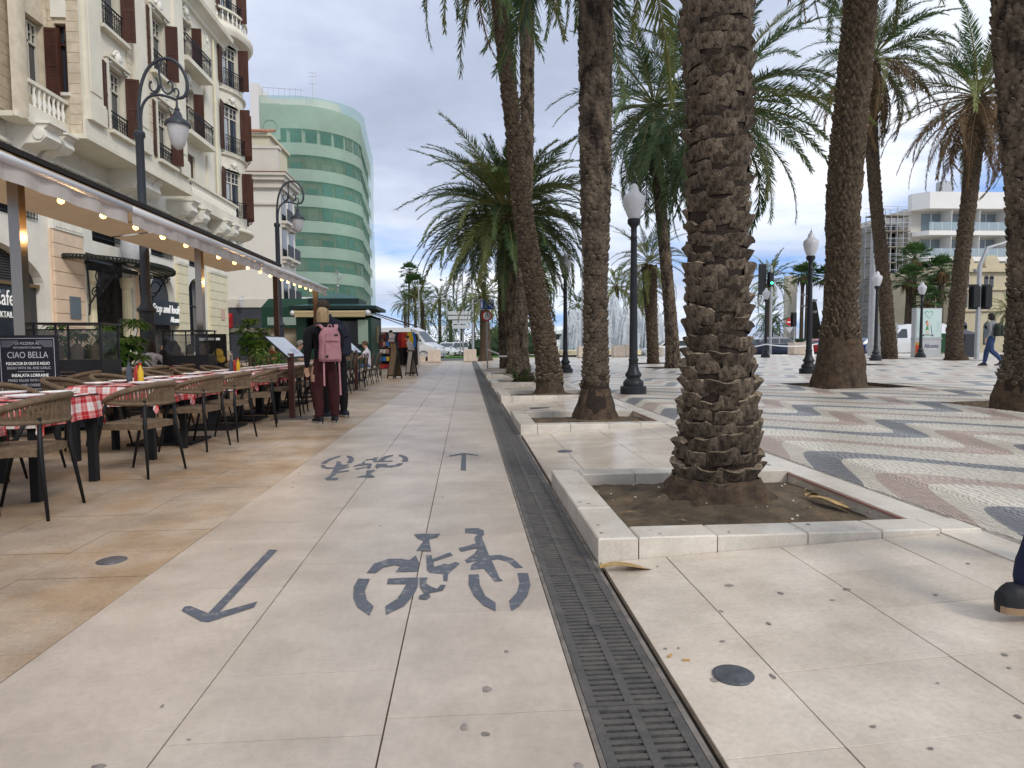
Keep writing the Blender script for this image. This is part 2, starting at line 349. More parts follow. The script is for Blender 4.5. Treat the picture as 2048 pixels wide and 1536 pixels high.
# mosaic plaza: wave bands
def wavef(x):
    u = (x/2.0) % 1.0
    # long fall and short rise
    k = .30
    if u < k: t = u/k; return -.55+1.1*(t*t*(3-2*t))
    t = (u-k)/(1-k); return .55-1.1*(t*t*(3-2*t))
PX, PY = 2.0, 2.05; X0 = 4.62; Y0 = 4.72
def wave_mat():
    M = bpy.data.materials.new('wave_mosaic'); M.use_nodes = True; nt = M.node_tree; N = nt.nodes; L = nt.links; b = N['Principled BSDF']
    def n(t, **k):
        x = N.new(t)
        for a, v in k.items(): setattr(x, a, v)
        return x
    def m(op, a, b_=None, c=None, clamp=False):
        x = n('ShaderNodeMath', operation=op, use_clamp=clamp)
        for i, v in enumerate((a, b_, c)):
            if v is None: continue
            if isinstance(v, (int, float)): x.inputs[i].default_value = v
            else: L.new(v, x.inputs[i])
        return x.outputs[0]
    geo = n('ShaderNodeNewGeometry'); sep = n('ShaderNodeSeparateXYZ'); L.new(geo.outputs['Position'], sep.inputs[0])
    k = .30
    def wv(off):
        u = m('FRACT', m('DIVIDE', m('ADD', sep.outputs[0], 40-X0+off), PX))
        t1 = m('DIVIDE', u, k, clamp=True); s1 = m('MULTIPLY', m('MULTIPLY', t1, t1), m('SUBTRACT', 3, m('MULTIPLY', t1, 2)))
        t2 = m('DIVIDE', m('SUBTRACT', u, k), 1-k, clamp=True); s2 = m('MULTIPLY', m('MULTIPLY', t2, t2), m('SUBTRACT', 3, m('MULTIPLY', t2, 2)))
        return m('ADD', m('MULTIPLY', m('SUBTRACT', s1, s2), 1.1), -.55)
    w = wv(0); th = m('DIVIDE', m('ADD', m('SUBTRACT', wv(.11), w), .41), PY)   # band thickness: fat at the lobes, thin on the long falls
    v = m('FRACT', m('DIVIDE', m('ADD', m('SUBTRACT', sep.outputs[1], w), 40*PY-Y0), PY))
    v2 = m('FRACT', m('ADD', v, .5))
    mA = n('ShaderNodeMix', data_type='RGBA'); L.new(m('LESS_THAN', v, th), mA.inputs[0]); mA.inputs[6].default_value = (.70, .65, .56, 1); mA.inputs[7].default_value = (.28, .285, .295, 1)
    cr = n('ShaderNodeMix', data_type='RGBA'); L.new(m('LESS_THAN', v2, th), cr.inputs[0]); L.new(mA.outputs[2], cr.inputs[6]); cr.inputs[7].default_value = (.54, .43, .37, 1)
    no = n('ShaderNodeTexNoise'); no.inputs['Scale'].default_value = 26; no.inputs['Detail'].default_value = 2; L.new(geo.outputs['Position'], no.inputs['Vector'])
    no2 = n('ShaderNodeTexNoise'); no2.inputs['Scale'].default_value = 1.1; no2.inputs['Detail'].default_value = 4; L.new(geo.outputs['Position'], no2.inputs['Vector'])
    f = m('ADD', m('MULTIPLY', no.outputs[0], .5), m('MULTIPLY', no2.outputs[0], .35)); f = m('ADD', f, .56)
    mx = n('ShaderNodeMix', data_type='RGBA', blend_type='MULTIPLY'); mx.inputs[0].default_value = 1; L.new(cr.outputs[2], mx.inputs[6])
    cb = n('ShaderNodeCombineColor'); [L.new(f, cb.inputs[i]) for i in range(3)]; L.new(cb.outputs[0], mx.inputs[7])
    L.new(mx.outputs[2], b.inputs['Base Color']); b.inputs['Roughness'].default_value = .34
    return M
m_wave = wave_mat()
PLP = [(8.2, 13.6), (8.3, 8.6), (7.5, 19.0), (8.84, 30.4), (8.1, 25.1), (21.9, 32.4), (22.7, 28.7), (15., 24.)]
ph = [(x-1, x+1, y-1, y+1) for x, y in PLP]
near = (2.7, 9.7, 2.9, 14.0)
def plz(x, y): return zp(x)
xs = sorted(set([2.7, 9.7, 60, 23.58, 14.5]+[v for h in ph for v in h[:2]])); ysl = sorted(set([-6, 2.9, 14.0, 46.8]+[v for h in ph for v in h[2:]]))
pz = struct('mosaic_plaza', sheet(xs, ysl, plz, ph+[near]), m_wave)
xs2 = sorted(set([2.7, 9.7]+[v for h in ph for v in h[:2] if 2.7 < v < 9.7])); ys2 = sorted(set([2.9, 14.0]+[v for h in ph for v in h[2:] if 2.9 < v < 14]))
struct('mosaic_bed', sheet(xs2, ys2, lambda x, y: zp(x)-.006, ph), mat('mosaic_grout', (.30, .27, .235), .9, var=.3, vscale=30))
# tesserae laid in rows that follow the wave; spacing along the wave by arc length
mb = MB(); st = .048; xs_ = [2.71]
while xs_[-1] < 9.68:
    x = xs_[-1]; sl = abs(wavef((x+.01-X0))-wavef(x-X0))/.01; xs_.append(x+st/sqrt(1+min(sl, 6)**2))
def curve(x, k): return wavef(x-X0)+k
vrow = -1.0
j = 0
while True:
    y0_ = 2.0+j*.0462
    if y0_ > 15: break
    j += 1; ph_ = rnd.random(); xr = [v+(w_-v)*ph_+rnd.uniform(-.006, .006) for v, w_ in zip(xs_[:-1], xs_[1:])]
    for i in range(len(xr)-1):
        xa, xb = xr[i], xr[i+1]
        ya, yb = curve(xa, y0_), curve(xb, y0_); cx_, cy_ = (xa+xb)/2, (ya+yb)/2+.023
        if not (2.93 < cy_ < 13.97) or cx_ > 9.66 or cx_ < 2.73: continue
        if cy_ > 8.5 and cx_ < 3.0+.0*cy_ and False: continue
        if any(a-.01 < cx_ < b+.01 and c-.01 < cy_ < d+.01 for a, b, c, d in ph): continue
        if cx_/cy_ > .98 or cx_/cy_ < .18: continue  # outside what can be seen from the walk: plain bed carries on there
        dx = min(.0035, (xb-xa)*.16); z = zp(cx_)+rnd.uniform(-.0015, .0015); h = .0462-.006-rnd.random()*.002; dy = .003
        mb.add([(xa+dx, ya+dy, z-.006), (xb-dx, yb+dy, z-.006), (xb-dx, yb+dy+h, z-.006), (xa+dx, ya+dy+h, z-.006),
                (xa+dx*1.3, ya+dy*1.3, z), (xb-dx*1.3, yb+dy*1.3, z), (xb-dx*1.3, yb+dy+h*.97, z), (xa+dx*1.3, ya+dy+h*.97, z)],
               [(4, 5, 6, 7), (0, 1, 5, 4), (1, 2, 6, 5), (2, 3, 7, 6), (3, 0, 4, 7)])
mb.build('mosaic_stones', m_wave, kind='stuff', label='small pink, white and blue-grey mosaic stones laid in waves across the plaza')
# the mosaic outside the view of the walk
mb = MB()
for (a, b, c, d) in [(2.7, 9.7, 2.9, 14.0)]:
    n1, n2 = 28, 44
    for i in range(n1):
        for j in range(n2):
            x0_, x1_ = a+(b-a)*i/n1, a+(b-a)*(i+1)/n1; y0_, y1_ = c+(d-c)*j/n2, c+(d-c)*(j+1)/n2; xm, ym = (x0_+x1_)/2, (y0_+y1_)/2
            if .20 < xm/ym < .95 or any(p-.1 < xm < q+.1 and r-.1 < ym < s+.1 for p, q, r, s in ph): continue
            mb.quad((x0_, y0_, zp(x0_)-.003), (x1_, y0_, zp(x1_)-.003), (x1_, y1_, zp(x1_)-.003), (x0_, y1_, zp(x0_)-.003))
struct('mosaic_verge', mb, m_wave)
# tree pits: soil, kerbs
def soilpatch(x0, x1, y0, y1, z, cx_, cy_, mound, seed, parent=None, r=.42):
    n = 26; mb = MB(); idx = []
    for i in range(n+1):
        for j in range(n+1):
            x = x0+(x1-x0)*i/n; y = y0+(y1-y0)*j/n; d = hypot(x-cx_, y-cy_)
            h = mound*exp(-(d/r)**2) + .018*MN.noise((x*3, y*3, seed)) + .012*MN.noise((x*11, y*11, seed))
            e = min(x-x0, x1-x, y-y0, y1-y); mb.v.append((x, y, z+h-(.01 if e < .02 else 0)))
    for i in range(n):
        for j in range(n): a = i*(n+1)+j; mb.f.append((a, a+n+1, a+n+2, a+1)); mb.m.append(0)
    return mb.build('soil', m_soil, parent, smooth=1, kind='structure')
KM = {}
def kerb(parent, x0, x1, y0, y1, z0, z1, mt=None):
    w, l, h = round(x1-x0-.006, 3), round(y1-y0-.006, 3), round(z1-z0, 3); k = (w, l, h)
    if k not in KM:
        mb = MB(); c = .007
        vs = [(-w/2, -l/2, -h), (w/2, -l/2, -h), (w/2, l/2, -h), (-w/2, l/2, -h), (-w/2, -l/2, -c), (w/2, -l/2, -c), (w/2, l/2, -c), (-w/2, l/2, -c), (-w/2+c, -l/2+c, 0), (w/2-c, -l/2+c, 0), (w/2-c, l/2-c, 0), (-w/2+c, l/2-c, 0)]
        mb.add(vs, [(8, 9, 10, 11)]+[(i, (i+1) % 4, 4+(i+1) % 4, 4+i) for i in range(4)]+[(4+i, 4+(i+1) % 4, 8+(i+1) % 4, 8+i) for i in range(4)])
        mb.ms = [m_white]; KM[k] = mb.mesh('kerb_stone')
    link('kerb_stone', KM[k], parent, ((x0+x1)/2, (y0+y1)/2, z1+rnd.uniform(-.002, .002)))
PXC = [(1.66, 4.2), (1.75, 8.75), (1.72, 13.45), (1.6, 17.9), (1.72, 22.8), (1.72, 27.4)]
for i, y in enumerate(PITS):
    bd = thing('tree_pit', 'raised white marble kerb frame of soil round the %s palm along the drain' % ordinal(i) if i else 'nearest raised white marble kerb frame holding soil beside the drain', 'tree pit', (0, 0, 0), 0, 'kerbed tree pits along the drain')
    z1 = .12
    for a, b in ((y, y+.62), (y+.62, y+1.24), (y+1.24, y+PL)): kerb(bd, .65, .86, a, b, -.05, z1)
    xs_k = [.86, 1.27, 1.75, 2.15, 2.47]
    kerb(bd, 2.47, 2.70, y, y+.21, -.05, z1)
    for a, b in zip(xs_k[:-1], xs_k[1:]):
        kerb(bd, a, b, y, y+.21, -.05, z1); kerb(bd, a, b, y+PL-.2, y+PL, -.05, z1)
    mb = MB(); mb.bb(2.460, 2.469, y+.2, y+PL-.2, .088, .098); mb.build('inner_lining', mat('pink_stone', (.35, .16, .13), .6), bd)
    MB().bb(2.4695, 2.485, y+.2, y+PL-.2, -.06, .098).build('lining_wall', m_white, bd)
    s = soilpatch(.86, 2.462, y+.21, y+PL-.2, .035, PXC[i][0], PXC[i][1], .12 if i else .13, i*3.1, bd, .42)
    del s['kind']
for i, (a, b, c, d) in enumerate(ph):
    z = zp((a+b)/2); mb = MB()
    for q in ((a-.001, a+.02, c, d), (b-.02, b+.001, c, d), (a+.02, b-.02, c-.001, c+.02), (a+.02, b-.02, d-.02, d+.001)): mb.bb(q[0], q[1], q[2], q[3], -.1, zp(q[0])-.004)
    struct('pit_edge', mb, m_joint)
    soilpatch(a+.02, b-.02, c+.02, d-.02, z-.06, (a+b)/2, (c+d)/2, .08, 50+i)
# kerb and crossing at the road
mb = MB(); mb.bb(-60, .33, 46.8, 47.15, -.1, .01); mb.bb(.33, 12, 46.8, 47.15, -.1, .2); mb.bb(12, 160, 46.8, 47.15, -.1, .245); struct("kerb", mb, m_white)
# ------------------------------------------------------------ palms
m_boot = mat('palm_boot', (.17, .13, .092), .9, col2=(.018, .012, .009), vscale=7, bump=.8, bscale=30, rand=.3, thr=(.36, .64), stretch=(1, 1, .45))
m_lip = mat('palm_cut_lip', (.44, .35, .24), .9, col2=(.11, .078, .05), vscale=14, bump=.5, bscale=70, rand=.25)
m_core = mat('palm_trunk_core', (.035, .024, .017), .95, col2=(.025, .017, .013), vscale=8, bump=.8, bscale=30)  # core kept near-black to paint shade into the gaps between leaf bases
m_bark = mat('palm_bark', (.125, .09, .058), .95, col2=(.026, .018, .013), vscale=10, bump=.6, bscale=35, thr=(.32, .68))
m_root = mat('palm_root_fibre', (.115, .075, .045), .95, col2=(.05, .034, .024), vscale=11, bump=.9, bscale=50)
m_leaf = [mat('palm_leaf', (.10, .16, .055), .42, rand=.35, col2=(.05, .095, .04), vscale=1.3, transl=.22),
          mat('palm_leaf_olive', (.17, .19, .06), .5, rand=.3, col2=(.10, .125, .04), vscale=1.3, transl=.25),
          mat('palm_leaf_dry', (.20, .125, .06), .8, rand=.3, col2=(.11, .07, .035), vscale=2, transl=.15),
          mat('palm_leaf_yellow', (.28, .21, .035), .6, rand=.2, transl=.3)]
m_rach = mat('palm_rachis', (.16, .15, .05), .6, rand=.2)
m_rachd = mat('palm_rachis_dry', (.22, .14, .07), .7, rand=.2)
def frond_mesh(L, bend, twist, lm, rm, n=104, ll=.46, seed=0, sag=.25, ragged=0, bare=.2, wid=.027):
    r = random.Random(seed); mb = MB(); mb.mi(rm); pts = []; p = Vector((0, 0, 0)); K = 16; ds = []
    for i in range(K+1):
        s = i/K; a = -bend*s**1.35; sd_ = twist*s*s
        d = Vector((cos(a)*cos(sd_), cos(a)*sin(sd_), sin(a))); ds.append(d); pts.append(p.copy()); p = p+d*L/K
    mb.tube(pts, [.028*(1-.88*i/K)*L/3.4+.003 for i in range(K+1)], 5, cap=False)
    mb.mi(lm)
    for k in range(n):
        s = bare+(1-bare)*(k+r.random()*.6)/n
        for sg in (-1, 1):
            if r.random() < ragged: continue
            f = s*K; i = min(K-1, int(f)); q = pts[i].lerp(pts[i+1], f-i); d = ds[i].lerp(ds[i+1], f-i).normalized()
            side = d.cross(Vector((0, 0, 1))).normalized()*(-sg); up = side.cross(d).normalized()*(1 if side.cross(d).z > 0 else -1)
            prof = (.45+.55*sin(pi*min(1, (s-bare)/(1-bare)*1.15+.12)))*(1-.35*s)
            l = ll*prof*r.uniform(.75, 1.22); an = R(64-34*s+r.uniform(-11, 11)); lift = R(r.choice((0, 18, 34))+r.uniform(-8, 8))
            v = (d*cos(an)+(side*cos(lift)+up*sin(lift))*sin(an)).normalized(); mid = q+v*l*.5; tip = q+v*l+Vector((0, 0, -sag*l*r.uniform(.3, 1)))
            wv = v.cross(up).normalized()*wid*.5*(.7+.5*prof)
            if r.random() < .5: wv = (wv+up*wid*.25)
            mb.add([q-wv*.35, q+wv*.35, mid+wv-Vector((0, 0, sag*l*.12)), tip, mid-wv-Vector((0, 0, sag*l*.12))], [(0, 1, 2, 4), (2, 3, 4)])
    return mb.mesh('frond')
FR = {}
def frond_set(kind):
    if kind in FR: return FR[kind]
    lm = {'g': m_leaf[0], 'o': m_leaf[1], 'd': m_leaf[2], 'y': m_leaf[3]}[kind[0]]; rm = m_rachd if kind[0] == 'd' else m_rach
    q = kind[1:]; o = []
    for sd_ in range(3):
        b = {'u': R(34), 'a': R(66), 'h': R(62)}[q]+R(sd_*11); tw = R((-14, 9, 20)[sd_])
        o.append(frond_mesh(3.5, b, tw, lm, rm, seed=sd_*7+ord(q)+ord(kind[0]), ragged=.22 if kind[0] == 'd' else .04, ll=.40 if kind[0] == 'd' else .52, sag=.5 if kind[0] == 'd' else .16))
    FR[kind] = o; return o
def crown(parent, c, n, sc=1., seed=1, emin=-35, emax=82, dry=0, yellow=0, olive=.25, name='frond', skip=None, cuff=True):
    r = random.Random(seed); az = r.random()*6
    for i in range(n):
        t = (i+.5)/n; az += 2.39996; el = emax+(emin-emax)*t**.85+r.uniform(-7, 7)
        q = 'u' if el > 45 else ('a' if el > -8 else 'h')
        k = 'g'
        if r.random() < olive: k = 'o'
        if el < 5 and r.random() < dry: k = 'd'
        if el < 10 and r.random() < yellow: k = 'y'
        s = sc*r.uniform(.82, 1.08)*(.75 if el > 65 else 1)
        if skip and skip(az % (2*pi), el): continue
        rr = .10*sc; me = r.choice(frond_set(k+q)); M = Euler((r.uniform(-.35, .35), 0, 0)).to_matrix()
        rot = (Matrix.Rotation(az, 3, 'Z') @ Matrix.Rotation(-R(el), 3, 'Y') @ Matrix.Rotation(r.uniform(-.4, .4), 3, 'X')).to_euler()
        link(name, me, parent, (c[0]+rr*cos(az), c[1]+rr*sin(az), c[2]+.25*sc*sin(R(el))), rot, scale=s)
def boot_geo(mb, w, h, flare, dip, t, nu=6, r=rnd, mats=(m_boot, m_lip), T=None, Rr=.25, full=True):
    us = [-1+2*i/(nu-1) for i in range(nu)]; o = []
    jag = [r.uniform(-.35, .35)*h*.17 for _ in us]
    rows = []
    for v in (0, .45, 1.):
        row = []
        for i, u in enumerate(us):
            x = u*w/2*(1-.10*v); y = flare*(v**.8)*(1-.92*u*u)-(x*x)/(2*Rr)+(.012*(1-u*u) if v == .45 else 0); z = -h*.5+h*1.15*v-(dip*(1-u*u)-jag[i]+.42*h*abs(u)**5)*v*v
            row.append((x, y, z))
        rows.append(row)
    lip = [(x*.97, y-t*(1-.7*u*u), z+.004) for (x, y, z), u in zip(rows[2], us)]
    back = [(x*.95, -.03-(x*x)/(2*Rr), z-h*.35) for (x, y, z), u in zip(rows[2], us)]
    def addrow(a, b, m):
        mb.mi(m); k = len(a); mb.add([T @ Vector(p) for p in a+b] if T else a+b, [(i, i+1, k+i+1, k+i) for i in range(k-1)])
    addrow(rows[0], rows[1], mats[0]); addrow(rows[1], rows[2], mats[0]); addrow(rows[2], lip, mats[1])
    if full: addrow(lip, back, mats[0])
def path_at(pts, z):
    for (a, b) in zip(pts[:-1], pts[1:]):
        if a[2] <= z <= b[2] or b is pts[-1]:
            t = (z-a[2])/(b[2]-a[2]); return [a[i]+(b[i]-a[i])*t for i in range(4)]
    return pts[0]
def smooth_path(pts, n=24):
    out = []; P = [Vector((*p,)) if False else p for p in pts]
    for i in range(n+1):
        t = i/n*(len(P)-1); k = min(len(P)-2, int(t)); f = t-k
        p0, p1, p2, p3 = P[max(0, k-1)], P[k], P[k+1], P[min(len(P)-1, k+2)]
        out.append([.5*((2*p1[j])+(-p0[j]+p2[j])*f+(2*p0[j]-5*p1[j]+4*p2[j]-p3[j])*f*f+(-p0[j]+3*p1[j]-3*p2[j]+p3[j])*f**3) for j in range(4)])
    return out
def trunk(parent, path, seed=1, rowh=.1, bw=.14, flare=.035, big=False, core=m_core, mats=(m_boot, m_lip), z0=.05, dip=.02, nu=5, smoothz=0, limit=300, base=None):
    """path: (x, y, z, radius) knots relative to the palm. big: each cut leaf base is its own sub-part"""
    r = random.Random(seed); P = smooth_path(path, 30)
    mb = MB(); mb.mi(core); n = 20; vs = []
    for (x, y, z, rad) in P:
        for j in range(n):
            a = 2*pi*j/n; q = rad*(.93+.10*MN.noise((cos(a)*2, sin(a)*2, z*2.2+seed))); vs.append((x+q*cos(a), y+q*sin(a), z))
    mb.add(vs, [(i*n+j, i*n+(j+1) % n, (i+1)*n+(j+1) % n, (i+1)*n+j) for i in range(len(P)-1) for j in range(n)])
    z = path[0][2]+z0; row = 0; zt = path[-1][2]; cnt = 0; BM = []
    if big:
        for v in range(10):
            b = MB(); boot_geo(b, 1., .5, flare/bw*.85*r.uniform(.6, 1.35), dip/bw*r.uniform(.4, 1.5), .30*r.uniform(.7, 1.4), nu+2, r, mats, Rr=.85); b.ms = list(mats); BM.append(b.mesh('leaf_base', 35))
    tr = None; boots = []
    while z < zt:
        x, y, _, rad = path_at(P, z); m = max(5, round(2*pi*rad/(bw*.80))); off = (row % 2)*.5+r.random()*.2
        for k in range(m):
            a = 2*pi*(k+off)/m+r.uniform(-.08, .08); zz = z+r.uniform(-.22, .22)*rowh+rowh*((k*0.5) % 1)*.5
            w = bw*r.uniform(.78, 1.18); rr = rad*(.96+.04*MN.noise((a, z*3, seed)))
            if zz < smoothz+r.uniform(-.1, .1): continue
            T = Matrix.Translation((x+rr*cos(a), y+rr*sin(a), zz)) @ Matrix.Rotation(a-pi/2, 4, 'Z') @ Matrix.Rotation(r.uniform(-.12, .12), 4, 'X') @ Matrix.Rotation(r.uniform(-.22, .22), 4, 'Y')
            if big and cnt < limit: boots.append((r.choice(BM), T, w)); cnt += 1
            else: boot_geo(mb, w, rowh*1.25, flare*r.uniform(.5, 1.5), dip*r.uniform(.2, 1.5), flare*.7, nu, r, mats, T, rad)
        z += rowh*r.uniform(.88, 1.12); row += 1
    if base:  # flared root mass of fibres at ground level
        mb.mi(m_root); vs = []; nn_ = 28; pr = base; x, y, z = path[0][:3]
        for (q, h) in pr:
            for j in range(nn_):
                a = 2*pi*j/nn_; e = q*(1+.18*MN.noise((cos(a)*2.3, sin(a)*2.3, h*6+seed))+.13*MN.noise((cos(a)*8, sin(a)*8, h*24+seed))); vs.append((x+e*cos(a), y+e*sin(a), z+h))
        mb.add(vs, [(i*nn_+j, i*nn_+(j+1) % nn_, (i+1)*nn_+(j+1) % nn_, (i+1)*nn_+j) for i in range(len(pr)-1) for j in range(nn_)])
    tr = mb.build('trunk', parent=parent, smooth=50)
    for me, T, w in boots:
        o = link('leaf_base', me, tr); o.matrix_local = T @ Matrix.Diagonal((w, w*1.0, w*r.uniform(.85, 1.1)*(rowh*2.3/bw), 1))
    return tr
G1 = 'date palms in the row beside the drain'
# nearest palm
p = thing('date_palm', 'nearest and thickest date palm trunk with big rough cut leaf bases', 'palm tree', (1.66, 4.2, .05), 0, G1)
trunk(p, [(0, 0, -.1, .275), (0, 0, .15, .275), (.005, 0, .55, .26), (-.0, 0, .95, .21), (-.01, 0, 1.6, .195), (-.02, 0, 2.4, .198), (-.03, 0, 3.3, .21), (-.04, 0, 5.2, .22), (-.06, 0, 8.6, .26)], 3, .092, .215, .05, big=True, dip=.055, nu=7, smoothz=.16, limit=300,
      base=[(.62, -.04), (.54, .01), (.46, .05), (.41, .085), (.37, .12), (.345, .16), (.32, .20), (.30, .24), (.27, .28)])
crown(p, (-.06, 0, 9.0), 34, 1.0, 5, emin=15)
# second
p = thing('date_palm', 'second date palm along the drain, straight trunk with fine scaly leaf bases', 'palm tree', (1.75, 8.75, .05), 0, G1)
trunk(p, [(0, 0, -.1, .31), (0, 0, .2, .28), (0, 0, .5, .20), (.0, 0, .9, .175), (.0, 0, 1.8, .160), (-.0, 0, 2.6, .178), (0, 0, 3.6, .20), (.0, 0, 5.5, .215), (.0, 0, 7.7, .235)], 8, .062, .115, .028, big=True, dip=.012, nu=4, smoothz=.55, limit=300,
      base=[(.36, -.02), (.33, .06), (.30, .2), (.24, .36), (.19, .55)])
crown(p, (0, 0, 7.9), 42, 1.0, 12, emin=-48, olive=.4)
# third, leaning left
p = thing('date_palm', 'third date palm along the drain, pale shaggy trunk leaning towards the restaurant', 'palm tree', (1.72, 13.45, .05), 0, G1)
trunk(p, [(.0, 0, -.1, .36), (0, 0, .2, .30), (-.04, 0, .7, .25), (-.17, 0, 1.5, .22), (-.36, 0, 2.6, .21), (-.53, 0, 3.7, .195), (-.70, 0, 5.2, .15), (-.84, 0, 6.6, .155), (-.95, 0, 8.0, .17), (-1.0, 0, 10.4, .2)], 14, .075, .12, .035, core=m_bark, mats=(m_bark, m_lip), dip=.012,
      base=[(.42, -.03), (.36, .08), (.30, .2), (.26, .4)], smoothz=.3)
crown(p, (-.95, 0, 10.6), 46, 1.05, 21, emin=-58, olive=.4, dry=.25)
# fourth: tall thin behind the third
p = thing('date_palm', 'tall dark date palm just behind the leaning palm, fern at its foot', 'palm tree', (1.6, 17.9, .05), 0, G1)
trunk(p, [(0, 0, -.1, .34), (-.1, 0, .4, .24), (-.10, 0, 1.4, .18), (.0, 0, 3.5, .165), (.10, 0, 6.5, .165), (.12, 0, 9.0, .18), (.1, 0, 12.4, .2)], 17, .09, .13, .03, dip=.01, smoothz=.3, base=[(.42, -.03), (.34, .1), (.25, .35)])
crown(p, (-.05, 0, 12.6), 40, 1., 33, emin=-40, dry=.2)
# fifth: bushy low crown
p = thing('date_palm', 'date palm with the full bushy crown low behind the leaning trunks', 'palm tree', (1.72, 22.8, .05), 0, G1)
trunk(p, [(0, 0, -.1, .36), (0, 0, .5, .29), (-.1, 0, 2, .27), (-.2, 0, 4.0, .30), (-.25, 0, 5.4, .36)], 22, .11, .16, .04, dip=.01, base=[(.46, -.03), (.36, .1), (.3, .35)])
crown(p, (-.22, 0, 5.45), 125, 1.12, 41, emin=-38, emax=84, olive=.55)
# sixth
p = thing('date_palm', 'farthest date palm of the drain row, slim trunk wrapped with white tape', 'palm tree', (1.72, 27.4, .05), 0, G1)
trunk(p, [(0, 0, -.1, .34), (-.05, 0, .5, .27), (-.1, 0, 2, .26), (-.1, 0, 6.5, .28)], 27, .11, .16, .04, dip=.01)
crown(p, (-.1, 0, 6.6), 55, 1.0, 52, emin=-20, olive=.3)
mb = MB(); mb.lathe([(.315, .52), (.32, .56), (.315, .60)], (1.65, 27.4, .08), 20); mb.build('tape', mat('white_tape', (.75, .75, .75), .5), label='white barrier tape tied round the farthest drain row palm', cat='tape')
# plaza palms
G2 = 'date palms on the mosaic plaza'
p = thing('date_palm', 'date palm with the thick leaning trunk swollen at its foot, on the mosaic plaza', 'palm tree', (8.08, 13.6, .12), 0, G2)
trunk(p, [(0, 0, -.1, .62), (0, 0, .25, .55), (0, 0, .8, .46), (.0, 0, 1.5, .33), (.02, 0, 2.6, .31), (.0, 0, 3.6, .315), (.05, 0, 4.8, .325), (.16, 0, 6.2, .315), (.30, 0, 8.2, .31), (.45, 0, 11.1, .36)], 31, .085, .125, .045, core=m_bark, mats=(m_bark, m_lip), dip=-.03, smoothz=1.1, base=[(.72, -.02), (.60, .06), (.54, .25), (.47, .65), (.38, 1.2)])
crown(p, (.45, 0, 11.2), 44, 1.1, 63, emin=-50, dry=.12, olive=.45, yellow=.06)
p = thing('date_palm', 'dark date palm trunk cut off by the right edge of the view', 'palm tree', (7.72, 8.5, .12), 0, G2)
trunk(p, [(0.05, 0, -.1, .42), (.04, 0, .3, .36), (.06, 0, .8, .29), (.05, 0, 1.6, .25), (-.02, 0, 2.6, .235), (-.2, 0, 4.2, .245), (-.33, 0, 5.6, .26), (-.4, 0, 8.4, .27)], 37, .07, .12, .04, big=True, dip=.012, smoothz=.4, limit=300, nu=4, base=[(.5, -.02), (.42, .06), (.37, .3), (.32, .6)])
crown(p, (-.4, 0, 8.6), 26, 1., 71, emin=-20, yellow=.1)
p = thing('date_palm', 'date palm whose green crown spreads behind the nearest trunk', 'palm tree', (7.4, 19., .12), 0, G2)
trunk(p, [(0, 0, -.1, .4), (0, 0, .5, .3), (0, 0, 3, .24), (0, 0, 6, .25), (.05, 0, 7.8, .3)], 43, .09, .14, .035)
crown(p, (.08, 0, 7.9), 66, 1.18, 83, emin=-62, olive=.08)
p = thing('date_palm', 'short date palm with a yellow-green crown between the two slim trunks', 'palm tree', (8.84, 30.4, .12), 0, G2)
trunk(p, [(0, 0, -.1, .3), (0, 0, .5, .26), (-.1, 0, 2.5, .27), (-.2, 0, 4.6, .36)], 47, .11, .16, .045, core=m_bark, mats=(m_bark, m_lip))
crown(p, (-.2, 0, 4.8), 38, .75, 91, emin=-40, olive=.75)
p = thing('date_palm', 'slim date palm with a leaning dark trunk between the near lamp and nearest palm', 'palm tree', (8.1, 25.1, .12), 0, G2)
trunk(p, [(0, 0, -.1, .4), (0, 0, .4, .28), (-.15, 0, 2.5, .23), (-.45, 0, 5.5, .21), (-.72, 0, 8.2, .24), (-.8, 0, 10, .28)], 53, .1, .14, .03)
crown(p, (-.8, 0, 10.1), 66, 1.2, 97, emin=-70, olive=.06)
p = thing('date_palm', 'tall ring-barked date palm with brown dry fronds beside the flood light mast', 'palm tree', (21.92, 32.4, .14), 0, G2)
trunk(p, [(0, 0, -.1, .42), (0, 0, .5, .36), (-.25, 0, 3, .32), (-.9, 0, 8, .29), (-1.3, 0, 12.0, .31), (-1.3, 0, 15.0, .4)], 59, .16, .26, .04, core=m_bark, mats=(m_bark, m_core))
crown(p, (-1.3, 0, 15.2), 70, 1.3, 101, emin=-70, dry=.75, olive=.5)
p = thing('date_palm', 'tall date palm with a ring of dry drooping fronds beside the walking man', 'palm tree', (22.7, 28.7, .14), 0, G2)
trunk(p, [(0, 0, -.1, .5), (-.1, 0, .4, .38), (-.12, 0, 1.5, .33), (.05, 0, 4, .31), (.4, 0, 8, .32), (.62, 0, 11.2, .40), (.65, 0, 11.9, .55)], 61, .14, .22, .04, core=m_bark, mats=(m_bark, m_core), base=[(.7, -.02), (.5, .1), (.4, .4)])
crown(p, (.65, 0, 12.0), 74, 1.28, 113, emin=-62, dry=.85, olive=.4)
# the foot of the fourth palm: fern
def fern(loc, n=26, sc=.3, label='', seed=2):
    p = thing('fern', label, 'fern', loc); r = random.Random(seed)
    for i in range(n):
        link('frond', r.choice(frond_set('gu')), p, (0, 0, 0), (0, -R(r.uniform(15, 70)), r.random()*6.28), scale=sc*r.uniform(.7, 1.1))
fern((1.45, 17.6, .05), 30, .2, 'small green fern growing at the foot of the fourth drain row palm')
